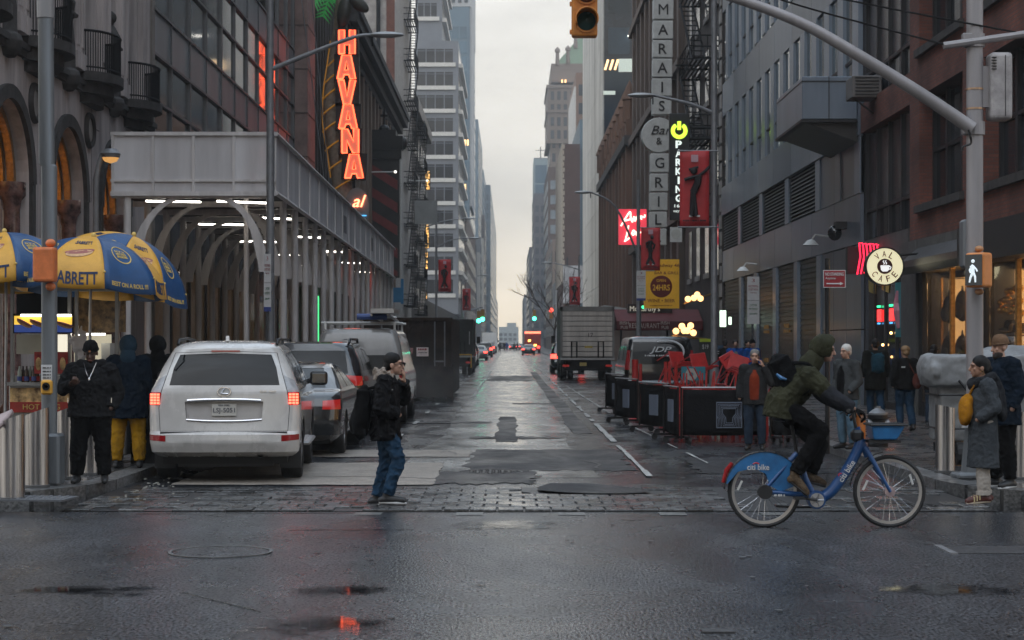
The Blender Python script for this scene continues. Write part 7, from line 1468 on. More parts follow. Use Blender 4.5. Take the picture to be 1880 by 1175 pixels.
    if hood:
        q = MB(); n, m = 20, 12; R_ = (.116, .142, .142)
        def hp(u, v):
            a = (u - .5) * 2 * math.pi * (1 - .36 * min(1, max(0, (v - .28) / .3))); t = v * math.pi * .70; k = 1.0 + .05 * math.sin(5 * a)
            x = math.sin(a) * math.sin(t + .02); y = -math.cos(a) * math.sin(t + .02); z = math.cos(t + .02)
            return H(R_[0] * x * k, R_[1] * y * k + .0, R_[2] * z * 1.0 + .02)
        q.grid(hp, n, m); hb = q.build('hood', hood, o, True); s_ = hb.modifiers.new('so', 'SOLIDIFY'); s_.thickness = .016; s_ = hb.modifiers.new('su', 'SUBSURF'); s_.levels = s_.render_levels = 1; d_ = hb.modifiers.new('d', 'DISPLACE'); d_.texture = _ctex; d_.strength = .02
        q = MB(); limb(q, [nk + up * .0 - Vector((0, -.03, 0)), nk.lerp(hd, .5) + Vector((0, .03, 0))], [.115, .10]); remesh(q.build('hood_collar', hood, hb), .014, 3, .015)
    o['_H'] = 0
    return o, H, D
def phone(o, c, d=(0, 0, 1), n=(0, -1, 0)):
    d = Vector(d).normalized(); n = Vector(n).normalized(); s = d.cross(n); M_ = Matrix((s, n, d)).transposed(); p = thing('phone', 'x', 'phone')
    bpy.data.objects.remove(p); W_ = Matrix.Translation(o.location) @ Matrix.Rotation(o.rotation_euler.z, 4, 'Z')
    b = MB().box((0, 0, 0), (.072, .009, .148)); b.v = [tuple(W_ @ (M_ @ Vector(v) + Vector(c))) for v in b.v]; return b.build('phone', BLACK, bev=.003)
def backpack(o, c, w, h, t, m, label, tilt=0.0, cat='backpack', straps=True):
    """rucksack on the back (local +y side) as its own thing, in the wearer's frame"""
    r = thing('backpack', label, cat, o.location.copy(), o.rotation_euler.z); c = Vector(c); M_ = Matrix.Rotation(tilt, 3, 'X'); q = MB()
    q.ball(c, (w / 2, t / 2, h / 2), 14, 10, M_); q.box(c, (w * .8, t * .75, h * .8), M=M_); q.ball(c + M_ @ Vector((0, t * .3, -h * .15)), (w * .38, t * .35, h * .25), 12, 8, M_); remesh(q.build('bag', m, r), .014, 4, .02)
    for s in ((-1, 1) if straps else ()): MB().tube(bez(c + M_ @ Vector((s * w * .28, -t * .2, h * .42)), c + M_ @ Vector((s * w * .36, -t * 1.1, h * .48)), c + M_ @ Vector((s * w * .42, -t * 1.5, h * .1)), c + M_ @ Vector((s * w * .4, -t * .6, -h * .35)), n=4), .018, 6).build('strap', m, r, True)
    return r
JEANS = cloth('denim_blue', (.022, .052, .095)); JEANSD = cloth('denim_dark', (.03, .045, .07)); BLKC = cloth('black', (.011, .011, .012)); CHAR = cloth('charcoal', (.022, .022, .024)); NAVY = cloth('navy', (.012, .022, .038)); SHB = mat('shoe_black', (.015, .015, .016), .5, var=.2); SHW = mat('sole_white', (.5, .5, .5), .6, var=.1); GREYW = cloth('grey_wool', (.055, .062, .07))
# 1. man crossing with phone
o, H, D = person('man in black puffer jacket and jeans crossing while on the phone', (-1.34, 20.05, 0), R(90), dict(pelvis=J(0, .0, .90), chest=J(0, .0, 1.2), neck=J(0, .03, 1.38), head=J(0, .085, 1.535), shl=J(.18, .0, 1.34), shr=J(-.18, .0, 1.34), elr=J(-.26, -.04, 1.06), wrr=J(-.19, .16, 1.0), ell=J(.22, .18, 1.16), wrl=J(.10, .19, 1.36), hl=J(.09, 0, .88), hr=J(-.09, 0, .88), kl=J(.08, .0, .49), al=J(.08, -.10, .09), tl=J(.08, .08, .04), kr=J(-.09, .15, .52), ar=J(-.09, .02, .12), tr=J(-.10, .20, .07), pl=(.0, .9, .2), pr=(0, 1, 0), curl=.9), 'light', coat=cloth('puffer_black', (.011, .011, .013), rough=.6), coat_hem=.72, trousers=JEANS, shoes=SHB, soles=SHW, hair=mat('hair_black', (.006, .005, .005), .6, var=.2, spec=.25), bulk=1.02, coatth=.028, fold=.03, hands=(1, 0), vox=.008)
q = MB()
rr = random.Random(2)
for i in range(70): a = rr.uniform(0, 6.28); q.ball((.11 * math.cos(a), .02 + .1 * math.sin(a), 1.43 + rr.uniform(-.05, .055)), rr.uniform(.022, .04), 6, 4)
remesh(q.build('fur_collar', mat('fur_grey', (.30, .25, .21), .95, var=.5, vs=40, bump=.8, bs=90, space='obj'), o), .01, 0, .03)
q = MB()
for s in (-1, 1): q.tube([H(s * .031 + .024 * math.cos(t), .098, .006 + .018 * math.sin(t)) for t in np.linspace(0, 6.28, 13)], .003, 4); q.tube([H(s * .055, .095, .008), H(s * .075, -.01, .008)], .003, 4)
q.build('glasses', BLACK, o); tag(phone(o, H(.085, .075, -.04), (0, -.35, 1), (1, -.3, 0)), 'black phone held to the crossing man’s far ear', 'phone')
backpack(o, (-.02, .25, 1.02), .32, .62, .2, BLKC, 'black backpack hanging behind the crossing man', .1)
for z, w in ((1.27, .05), (1.02, .03)): MB().box(J(-.205 if z > 1.2 else -.2, .07, z), (.01, w, .012)).build('white_tag', SHW, o)
# 2. stocky man looking at his phone
o, H, D = person('stocky man in black hoodie and beanie looking at his phone by the kerb', (-4.92, 21.8, SW), R(6), dict(pelvis=J(0, 0, .90), chest=J(0, .01, 1.2), neck=J(0, .02, 1.40), head=J(0, .06, 1.535), shl=J(.205, 0, 1.31), shr=J(-.205, 0, 1.31), elr=J(-.33, .02, 1.10), wrr=J(-.20, .26, 1.17), ell=J(.32, -.02, 1.06), wrl=J(.24, .12, .88), kl=J(.13, .02, .48), kr=J(-.14, .02, .48), al=J(.15, -.02, .085), ar=J(-.17, -.02, .085), tl=J(.17, .14, .03), tr=J(-.19, .14, .03), pr=(.2, .2, 1), curl=1.1), 'dark', coat=CHAR, coat_hem=.78, bulk=1.38, trousers=BLKC, shoes=SHB, hat=cloth('beanie_black', (.012, .012, .013)), headtilt=.32, hands=(0, 1), vox=.009)
MB().box(H(0, .10, .05), (.022, .008, .02)).build('beanie_patch', mat('patch_orange', (.3, .12, .05), .7), o); q = MB(); q.tube(bez(J(-.07, .13, 1.42), J(-.03, .20, 1.30), J(0, .21, 1.24), J(.03, .20, 1.30), J(.07, .13, 1.42), n=4), .006, 5); q.ball(J(0, .215, 1.225), (.014, .01, .022)); q.build('necklace', CHROME, o)
for s in (-1, 1): MB().box(J(s * .25, .16, .98), (.008, .012, .06)).build('pocket_zip', CHROME, o)
q = MB(); limb(q, [J(-.12, .04, 1.40), J(0, .12, 1.36), J(.12, .04, 1.40)], [.06, .055, .06]); limb(q, [J(-.13, -.05, 1.40), J(0, -.13, 1.38), J(.13, -.05, 1.40)], [.06, .07, .06]); remesh(q.build('hood_folded', CHAR, o), .014, 3, .02)
tag(phone(o, D['wrr'] + J(.03, .07, .06), (.1, -.5, .8), (0, -.8, -.6)), 'black phone held in the stocky man’s right hand', 'phone')
# 3-4. two people seen from behind at the cart
person('person in navy hooded coat and mustard trousers, back turned, at the cart', (-5.02, 24.4, SW), R(186), dict(kl=J(.13, 0, .48), kr=J(-.13, 0, .48), al=J(.15, -.03, .085), ar=J(-.15, -.03, .085)), 'tan', coat=NAVY, coat_hem=.66, bulk=1.28, trousers=cloth('mustard', (.42, .22, .015), var=.2), shoes=SHB, hood=cloth('navy_light', (.025, .05, .075)), hands=(0, 0), face=False)
person('person in black hooded jacket behind the mustard-trousered one', (-5.05, 26.6, SW), R(200), dict(), 'tan', coat=BLKC, bulk=1.15, trousers=BLKC, shoes=SHB, hood=BLKC, hands=(0, 0), face=False, vox=.014)
person('person in dark hood half hidden by the white SUV', (-5.35, 28.2, SW), R(170), dict(), 'tan', coat=CHAR, bulk=1.1, trousers=BLKC, shoes=SHB, hood=BLKC, hands=(0, 0), face=False, vox=.014)
# 6. man with rust sweater on the phone
o, H, D = person('grey-haired man in rust sweater and grey jacket on the phone', (4.06, 30.6, 0), R(-12), dict(ell=J(.29, .06, 1.15), wrl=J(.15, .10, 1.44), wrr=J(-.26, .05, .88), pl=(-1, 0, .2), curl=.8), 'light', coat=cloth('grey_jacket', (.045, .046, .048)), coat_hem=.78, bulk=1.08, trousers=JEANSD, shoes=SHB, hair=mat('hair_grey', (.15, .14, .13), .7, var=.3, vs=30), open_front=cloth('rust', (.22, .035, .015)), hands=(1, 0), vox=.011); o.scale = (.96, .96, .96)
tag(phone(o, H(.098, .02, -.02), (0, -.2, 1), (1, 0, 0)), 'dark phone at the ear of the rust-sweater man', 'phone')
# 7. white-haired man
o, H, D = person('white-haired man in grey jacket and pale jeans turned left', (5.25, 28.8, SW), R(-55), dict(ell=J(.25, -.02, 1.12), wrl=J(.2, .14, .95), wrr=J(-.2, .14, .95)), 'light', coat=cloth('grey_jacket2', (.06, .064, .066)), coat_hem=.82, bulk=1.08, trousers=cloth('denim_pale', (.10, .17, .23)), shoes=SHB, hair=mat('hair_white', (.55, .53, .5), .8, var=.2, vs=30), open_front=BLKC, hands=(0, 0), vox=.011); o.scale = (.94, .94, .94)
# 8. backpack walker
o, H, D = person('person in long dark coat walking away with a blue backpack', (7.95, 40.2, SW), R(182), dict(kl=J(.09, .12, .5), al=J(.09, .1, .085), tl=J(.09, .25, .03), kr=J(-.09, -.02, .5), ar=J(-.09, -.2, .12), tr=J(-.09, -.08, .03)), 'tan', coat=cloth('dark_olive', (.018, .019, .016)), coat_hem=.62, bulk=1.15, trousers=JEANS, shoes=SHB, hair=mat('hair_black', (.012, .011, .011)), hood=None, hands=(0, 0), face=False, vox=.014)
backpack(o, (0, .22, 1.2), .32, .46, .18, cloth('pack_blue', (.015, .06, .09)), 'blue backpack on the long-coated walker')
# 9. woman walking away
o, H, D = person('woman in black puffer jacket and jeans walking away, hair up', (7.40, 34.6, SW), R(190), dict(kl=J(.08, .12, .5), al=J(.08, .06, .085), tl=J(.08, .2, .03), kr=J(-.09, .0, .5), ar=J(-.1, -.16, .11), tr=J(-.1, -.02, .03)), 'light', coat=cloth('puffer_black2', (.013, .013, .014), rough=.6), coat_hem=.84, bulk=1.1, trousers=JEANS, shoes=SHB, hair=mat('hair_blond', (.22, .13, .06), .7, var=.3, vs=25), hairstyle='fluffy', hands=(0, 0), face=False, vox=.013, fold=.03); o.scale = (.92, .92, .92)
MB().box((.11, .165, 1.3), (.08, .01, .03)).build('white_mark', SHW, o)
b_ = tag(MB().ball((7.58, 34.42, 1.05), (.09, .06, .15), 12, 8).tube([(7.55, 34.42, 1.15), (7.45, 34.5, 1.38)], .01, 5).build('shoulder_bag', cloth('bag_brown', (.09, .025, .018)), smooth=True), 'brown shoulder bag on the woman walking away', 'bag')
# 10. dark-coated woman by the shop
person('dark-coated woman with long black hair by the shop window', (8.3, 36.2, SW), R(150), dict(), 'tan', coat=cloth('dark_brown', (.022, .016, .014)), coat_hem=.78, trousers=JEANSD, shoes=SHB, hair=mat('hair_black', (.012, .011, .011)), hairstyle='long', hands=(0, 0), face=False, vox=.014)[0].scale = (.93, .93, .93)
# 11. woman in long grey coat
o, H, D = person('woman in long grey coat, dark scarf and cream trousers facing left', (5.22, 20.4, 0), R(-86), dict(pelvis=J(0, 0, .90), chest=J(0, 0, 1.17), neck=J(0, .01, 1.35), head=J(0, .045, 1.50), shl=J(.165, 0, 1.31), shr=J(-.165, 0, 1.31), ell=J(.23, -.06, 1.06), elr=J(-.23, -.06, 1.06), wrl=J(.17, .12, .93), wrr=J(-.17, .12, .93), kl=J(.09, .03, .47), kr=J(-.09, -.02, .47), al=J(.09, .03, .10), ar=J(-.09, -.05, .10), tl=J(.09, .20, .035), tr=J(-.09, .12, .035)), 'tan', coat=GREYW, coat_hem=.40, bulk=1.02, flare=1.04, trousers=cloth('cream', (.42, .38, .34), var=.12), cuffs=True, shoes=mat('shoe_maroon', (.08, .02, .015), .6, var=.4, vs=18), soles=mat('gum_sole', (.4, .33, .25), .6), hair=mat('hair_black', (.012, .011, .011)), hairstyle='bun', hands=(0, 0), vox=.008, fold=.016)
q = MB(); limb(q, [J(-.11, .0, 1.36), J(-.07, .1, 1.32), J(.03, .13, 1.30), J(.11, .04, 1.35), J(.08, -.09, 1.39), J(-.05, -.1, 1.40), J(-.12, -.02, 1.34)], [.06] * 7); limb(q, [J(.06, -.12, 1.36), J(.11, -.17, 1.15), J(.1, -.18, .95)], [.06, .055, .05]); limb(q, [J(.12, .0, 1.3), J(.15, -.1, 1.22), J(.14, -.16, .98)], [.055, .05, .04]); remesh(q.build('scarf', cloth('scarf_grey', (.035, .037, .042)), o), .012, 2, .03)
MB().tube([H(.082, -.01 + .018 * math.sin(t), -.055 + .02 * math.cos(t)) for t in np.linspace(0, 6.28, 13)], .005, 5).build('earring', mat('gold', (.7, .45, .2), .25, 1, var=0), o)
for L_ in 'lr': MB().tube([D['a' + L_] + Vector((0, 0, .0)), D['a' + L_] + Vector((0, 0, .09))], .05, 12).build('sock', cloth('mustard', (.42, .22, .015)), o, True)
for L_ in 'lr':
    for k in range(3): a, t = D['a' + L_], D['t' + L_]; p = a.lerp(t, .3 + .18 * k); MB().box(p + Vector((.0, 0, .0)), (.1, .012, .06)).build('shoe_stripe', mat('stripe_cream', (.5, .4, .22), .6), o)
bg_ = thing('sling_bag', 'mustard sling bag worn on the grey-coated woman’s front', 'bag', o.location.copy(), o.rotation_euler.z); q = MB(); q.ball(J(0, .2, 1.02), (.13, .075, .17), 14, 10); q.ball(J(0, .17, 1.14), (.1, .06, .08)); remesh(q.build('bag', cloth('mustard_bag', (.40, .17, .015)), bg_), .012, 2, .02); MB().tube(bez(J(.02, .16, 1.2), J(.1, .1, 1.33), J(.12, -.1, 1.3), n=4), .014, 6).build('strap', cloth('mustard_bag', (.4, .17, .015)), bg_)
# 12. bearded man in beanie
o, H, D = person('bearded man in brown beanie and navy jacket behind the woman', (5.62, 21.15, SW), R(-62), dict(pelvis=J(0, 0, .93)), 'light', coat=NAVY, coat_hem=.72, bulk=1.25, trousers=BLKC, shoes=SHB, soles=SHW, hat=cloth('beanie_brown', (.15, .09, .055)), hands=(0, 1), headtilt=.1, headturn=-.15, vox=.009)
q = MB(); q.ball(H(0, .03, -.075), (.058, .066, .05), 14, 10); q.ball(H(0, .07, -.095), (.035, .03, .035)); remesh(q.build('beard', mat('beard_dark', (.03, .02, .015), .8, var=.3, vs=30), o), .009, 1, .012); q = MB(); limb(q, [J(-.12, -.05, 1.42), J(0, -.13, 1.44), J(.12, -.05, 1.42)], [.06, .07, .06]); remesh(q.build('hood_folded', NAVY, o), .013, 3, .02)
# 13-15. small figures by the parking entrance
for i, (px, Y, m_, lab, rz, kw) in enumerate(((1350, 56, cloth('royal_blue', (.012, .08, .32)), 'woman in open bright blue jacket by the parking board', 0, dict(open_front=cloth('grey_knit', (.2, .19, .18)))), (1381, 55, cloth('royal_blue', (.012, .08, .32)), 'person in bright blue jacket and cap behind the rust-sweater man', 20, dict(hat=BLKC)), (1331, 60, BLKC, 'person in black standing left of the blue-jacketed woman', 160, {}), (1372, 62, BLKC, 'dark figure near the roller shutters', 30, {}))):
    person(lab, ((px - VX) * Y / F, Y, SW), R(rz), {}, 'light', coat=m_, trousers=BLKC, shoes=SHB, hair=mat('hair_black', (.012, .011, .011)), hands=(0, 0), face=False, vox=.02, **kw)
# far crowd on the crossing
rr = random.Random(11)
def far_person(x, Y, m_, lab):
    q = MB(); a = rr.uniform(.1, .3); loft(q, [(J(0, 0, .8), .2, .15), (J(0, 0, 1.1), .2, .15), (J(0, 0, 1.38), .2, .13), (J(0, 0, 1.48), .07, .07)]); q.ball((0, 0, 1.6), (.09, .1, .12))
    for s in (-1, 1): limb(q, [J(s * .1, 0, .85), J(s * .1, s * a, .45), J(s * .1, s * a * .8, .05)], [.1, .08, .06]); limb(q, [J(s * .2, 0, 1.38), J(s * .27, 0, 1.1), J(s * .25, .1, .9)], [.07, .06, .05])
    o = remesh(q.build('person', m_), .04, 2); o.location = (x, Y, 0); o.rotation_euler.z = rr.uniform(-1.6, 1.6); tag(o, lab, 'person', 'far pedestrians on the crossing')
for i, (px, m_) in enumerate(((917, BLKC), (926, NAVY), (931, cloth('royal_blue', (.012, .08, .32))), (944, BLKC), (950, BLKC), (962, NAVY), (968, CHAR), (974, BLKC))): Y = 345 + (i * 37) % 40; far_person((px - VX) * Y / F, Y, m_, 'far pedestrian in bright blue on the distant crossing' if i == 2 else 'tiny dark-clothed pedestrian on the distant crossing')
# ---------------------------------------------------------------- share bike and its rider
BK = thing('share_bike', 'blue share bicycle with front basket ridden across the crossing', 'bicycle', (3.05, 17.8, 0))
CB_ = mat('bike_blue', (.005, .06, .20), .35, var=.12, vs=6, coat=.5); CBL = mat('bike_blue_light', (.012, .13, .33), .3, var=.35, vs=7, coat=.4); BKB = mat('bike_black', (.015, .015, .016), .5)
def B2(px, py, y=0.0): return Vector(((px - 1517) / 191, y, CH - (py - HY) / 191))
def bwheel(px, py, hubm):
    c = B2(px, py); c.z = .345; r = .335
    w = MB().lathe([(r - .024, -.012), (r - .005, -.022), (r + .012, -.012), (r + .016, 0), (r + .012, .012), (r - .005, .022), (r - .024, .012)], c, 48, axis='y').build('wheel', TYRE, BK, True)
    MB().lathe([(r - .05, -.011), (r - .022, -.013), (r - .022, .013), (r - .05, .011), (r - .05, -.011)], c, 48, axis='y').build('rim', mat('bike_rim', (.42, .40, .38), .35, .6, var=.1), w, True)
    q = MB()
    for k in range(28): a = 2 * math.pi * k / 28; b = a + (.5 if k % 2 else -.5); q.rod(c + Vector((.035 * math.cos(b), .03 * (1 if k % 4 < 2 else -1), .035 * math.sin(b))), c + Vector(((r - .05) * math.cos(a), 0, (r - .05) * math.sin(a))), .0018, n=4)
    tag(q.build('spokes', CHROME, w), kind='stuff'); MB().lathe([(0, -.05), (.05, -.045), (.052, .045), (0, .05)], c, 18, axis='y').build('hub', hubm, w, True)
    for a in (.5, 2.9): MB().box(c + Vector((.24 * math.cos(a), -.004, .24 * math.sin(a))), (.02, .012, .1), M=Matrix.Rotation(-a + .2, 3, 'Y')).build('reflector', mat('reflector_white', (.6, .6, .58), .3), w)
    return c
rc = bwheel(1402, 902, BKB); fc = bwheel(1632, 910, mat('hub_pink', (.5, .38, .38), .4, .5))
MB().tube(bez(B2(1580, 805), B2(1572, 830), B2(1548, 872), B2(1522, 905), B2(1497, 917), n=5), [.052] * 12 + [.055] * 9, 12).build('main_beam', CB_, BK, True)
MB().rod(B2(1572, 785), B2(1592, 838), .032, n=12).build('head_tube', CB_, BK, True)
for s in (-1, 1):
    MB().tube([B2(1588, 822, s * .03), B2(1594, 835, s * .06), fc + Vector((0, s * .055, 0))], [.026, .024, .016], 10).build('fork_blade', CB_, BK, True)
    MB().tube([B2(1462, 832, s * .02), rc + Vector((0, s * .06, .02))], [.024, .018], 10).build('seat_stay', CB_, BK, True); MB().tube([B2(1500, 910, s * .03), rc + Vector((0, s * .06, 0))], [.03, .022], 10).build('chain_stay', CB_, BK, True)
MB().tube([B2(1462, 832), B2(1478, 880), B2(1496, 915)], .032, 10).build('seat_tube', CB_, BK, True); MB().rod(B2(1462, 832), B2(1452, 775), .018).build('seat_post', BKB, BK)
q = MB(); q.ball(B2(1440, 768), (.13, .085, .035), 14, 8); q.ball(B2(1462, 769), (.13, .035, .025), 12, 8); q.build('saddle', BKB, BK, True)
# skirt guard over the rear wheel
def arc(r, a): return (rc.x + r * math.cos(R(a)), rc.z + r * math.sin(R(a)))
out = [arc(.385, a) for a in range(168, 8, -8)]; inn = [arc(.385, 8), (rc.x + .27, rc.z + .05), (rc.x + .15, rc.z + .0), (rc.x + .05, rc.z + .06), arc(.17, 85), arc(.25, 115), arc(.32, 143), arc(.365, 168)]
for s in (-1, 1): MB().prism(out + inn[1:], s * .05 - .004, s * .05 + .004).build('skirt_guard', CBL, BK)
q = MB()
for a in range(8, 172, 8):
    p, n_ = arc(.387, a), arc(.387, a + 8); q.add([(p[0], -.06, p[1]), (p[0], .06, p[1]), (n_[0], .06, n_[1]), (n_[0], -.06, n_[1])], [(0, 1, 2, 3)])
m_ = q.build('rear_mudguard', BKB, BK, True); s_ = m_.modifiers.new('s', 'SOLIDIFY'); s_.thickness = .006
MB().tube([arc(.40, 168)[:1] + (0,) + arc(.40, 168)[1:], arc(.41, 150)[:1] + (0,) + arc(.41, 150)[1:], arc(.41, 138)[:1] + (0,) + arc(.41, 138)[1:]], [.02, .026, .018], 8).build('tail_reflector', TAIL, BK, True)
for a in range(20, 150, 10): pass
q = MB()
for a in range(20, 168, 8):
    p, n_ = (fc.x + .385 * math.cos(R(a)), fc.z + .385 * math.sin(R(a))), (fc.x + .385 * math.cos(R(a + 8)), fc.z + .385 * math.sin(R(a + 8)))
    if a >= 100: q.add([(p[0], -.03, p[1]), (p[0], .03, p[1]), (n_[0], .03, n_[1]), (n_[0], -.03, n_[1])], [(0, 1, 2, 3)])
m_ = q.build('front_mudguard', BKB, BK, True); s_ = m_.modifiers.new('s', 'SOLIDIFY'); s_.thickness = .006
# crank, chain case, pedals, stand
c = B2(1497, 917, 0); MB().lathe([(0, -.075), (.085, -.07), (.09, -.05), (.09, .03), (0, .03)], c, 22, axis='y').build('chain_case', CB_, BK, True); MB().lathe([(.025, -.082), (.068, -.082), (.068, -.076), (.025, -.076)], c, 20, axis='y').build('chainring', mat('chainring_grey', (.45, .45, .46), .35, .7), BK)
for a in range(0, 360, 72): MB().rod(c + Vector((0, -.083, 0)), c + Vector((.062 * math.cos(R(a)), -.083, .062 * math.sin(R(a)))), .009, n=5).build('chainring_arm', GALV, BK)
p1, p2 = B2(1462, 912, -.1), B2(1523, 905, .1); MB().rod(c + Vector((0, -.09, 0)), p1, .012).build('crank_arm', BKB, BK); MB().rod(c + Vector((0, .06, 0)), p2, .012).build('crank_arm', BKB, BK)
for p in (p1, p2): MB().box(p + Vector((0, -.05 if p is p1 else .05, 0)), (.1, .09, .025)).build('pedal', BKB, BK)
MB().tube([B2(1505, 932, .05), B2(1460, 932, .05), B2(1425, 930, .05)], .012, 6).build('kickstand', BKB, BK); MB().lathe([(0, -.05), (.07, -.05), (.07, .02), (0, .02)], rc + Vector((.0, -.045, .0)), 16, axis='y').build('gear_hub', BKB, BK)
# handlebar and basket
MB().tube(bez(B2(1572, 790), B2(1566, 760), B2(1570, 748), n=3), .016, 8).build('stem', BKB, BK, True); MB().tube(bez(B2(1552, 752, -.31), B2(1566, 752, -.2), B2(1573, 752, 0), B2(1566, 752, .2), B2(1552, 752, .31), n=4), .014, 8).build('handlebar', BKB, BK, True)
for s in (-1, 1): MB().rod(B2(1545, 752, s * .33), B2(1562, 752, s * .22), .019, n=8).build('grip', BKB, BK); MB().tube([B2(1562, 753, s * .2), B2(1550, 762, s * .26)], .007, 5).build('brake_lever', BKB, BK)
MB().box(B2(1573, 800), (.12, .12, .12)).build('lamp_case', BKB, BK, bev=.03)
bp = [(B2(x, y).x, B2(x, y).z) for x, y in ((1598, 806), (1640, 806), (1656, 780), (1594, 780))]; MB().prism(bp, -.16, .16).build('basket', CBL, BK, bev=.015, bseg=2); MB().tube([B2(1592, 779, -.17), B2(1658, 779, -.17), B2(1658, 779, .17), B2(1592, 779, .17), B2(1592, 779, -.17)], .012, 6).build('basket_rim', BKB, BK); MB().bx(B2(1590, 0).x, B2(1648, 0).x, -.14, .14, B2(0, 812).z, B2(0, 807).z).build('basket_tray', BKB, BK)
CW = mat('decal_white', (.6, .6, .6), .5, var=.05); text('citi bike', CW, BK, B2(1390, 857, -.058), .21, .055, bold=.012); M_ = Matrix.Rotation(R(-57), 3, 'Y'); text('citi bike', CW, BK, B2(1552, 864, -.058), .23, .055, M=M_, bold=.012)
MB().tube([B2(1386 + 6 * math.cos(t), 853 - 4 * math.sin(t), -.06) for t in np.linspace(.3, 2.8, 8)], .005, 4).build('decal_arc', TAILB, BK); MB().tube([B2(1540 + 3 * math.cos(t), 873 - 5 * math.sin(t), -.06) for t in np.linspace(.8, 3.2, 8)], .005, 4).build('decal_arc', TAILB, BK); bar(CW, BK, B2(1428, 908, -.085), .1, .022)
# rider: local forward (-y) becomes +x
def RJ(px, py, s): p = B2(px, py); return J(s, p.x, p.z)
GRN = cloth('rain_green', (.058, .059, .034), rough=.6, var=.35); SLV = cloth('slate_sleeve', (.04, .042, .05))
o, H, D = person('cyclist in green hooded rain jacket riding the blue share bike', (3.05, 17.8, 0), R(90), dict(pelvis=RJ(1437, 742, 0), chest=RJ(1465, 705, 0), neck=RJ(1490, 672, 0), head=RJ(1512, 643, 0), shl=RJ(1480, 690, .18), shr=RJ(1480, 690, -.18), ell=RJ(1525, 728, .24), elr=RJ(1522, 730, -.25), wrl=RJ(1558, 748, .26), wrr=RJ(1556, 748, -.26), hl=RJ(1442, 752, .1), hr=RJ(1442, 752, -.1), kr=RJ(1503, 790, -.13), ar=RJ(1455, 870, -.12), tr=RJ(1476, 902, -.13), kl=RJ(1508, 815, .12), al=RJ(1490, 872, .12), tl=RJ(1515, 889, .13), pl=(0, 0, -1), pr=(0, 0, -1), curl=1.25), 'light', coat=GRN, coat_hem=B2(0, 768).z, bulk=1.12, trousers=BLKC, shoes=mat('hiking_tan', (.10, .07, .045), .8, var=.6, vs=26, spec=.1, bump=.6, bs=45), soles=SHB, hood=GRN, hands=(1, 1), headtilt=.1, vox=.008)
for L_ in 'lr':
    q = MB(); q.tube([D['el' + L_].lerp(D['sh' + L_], .35), D['el' + L_], D['el' + L_].lerp(D['wr' + L_], .99)], [.087, .084, .066], 12); q.ball(D['el' + L_], .084); remesh(q.build('sleeve', SLV, o), .012, 3, .02)
    q = MB(); hand(q, D['wr' + L_], D['wr' + L_] - D['el' + L_], Vector((0, 0, -1)), 1.3, 1.25, 1 if L_ == 'l' else -1); remesh(q.build('glove', BLKC, o), .009, 1)
bp_ = backpack(o, RJ(1446, 696, 0) + Vector((0, .0, 0)), .36, .56, .26, BLKC, 'black backpack with blue tag on the cyclist’s back', -.5, straps=False)
MB().tube([RJ(1420, 686, -.175), RJ(1428, 693, -.18), RJ(1438, 696, -.175)], [.012, .022, .012], 6).build('blue_tag', CBL, bp_)
for s in (-1, 1): MB().tube(bez(RJ(1448, 668, s * .1), RJ(1478, 668, s * .13), RJ(1492, 692, s * .15), RJ(1470, 722, s * .17), RJ(1445, 722, s * .15), n=5), .02, 6).build('strap', BLKC, bp_, True)
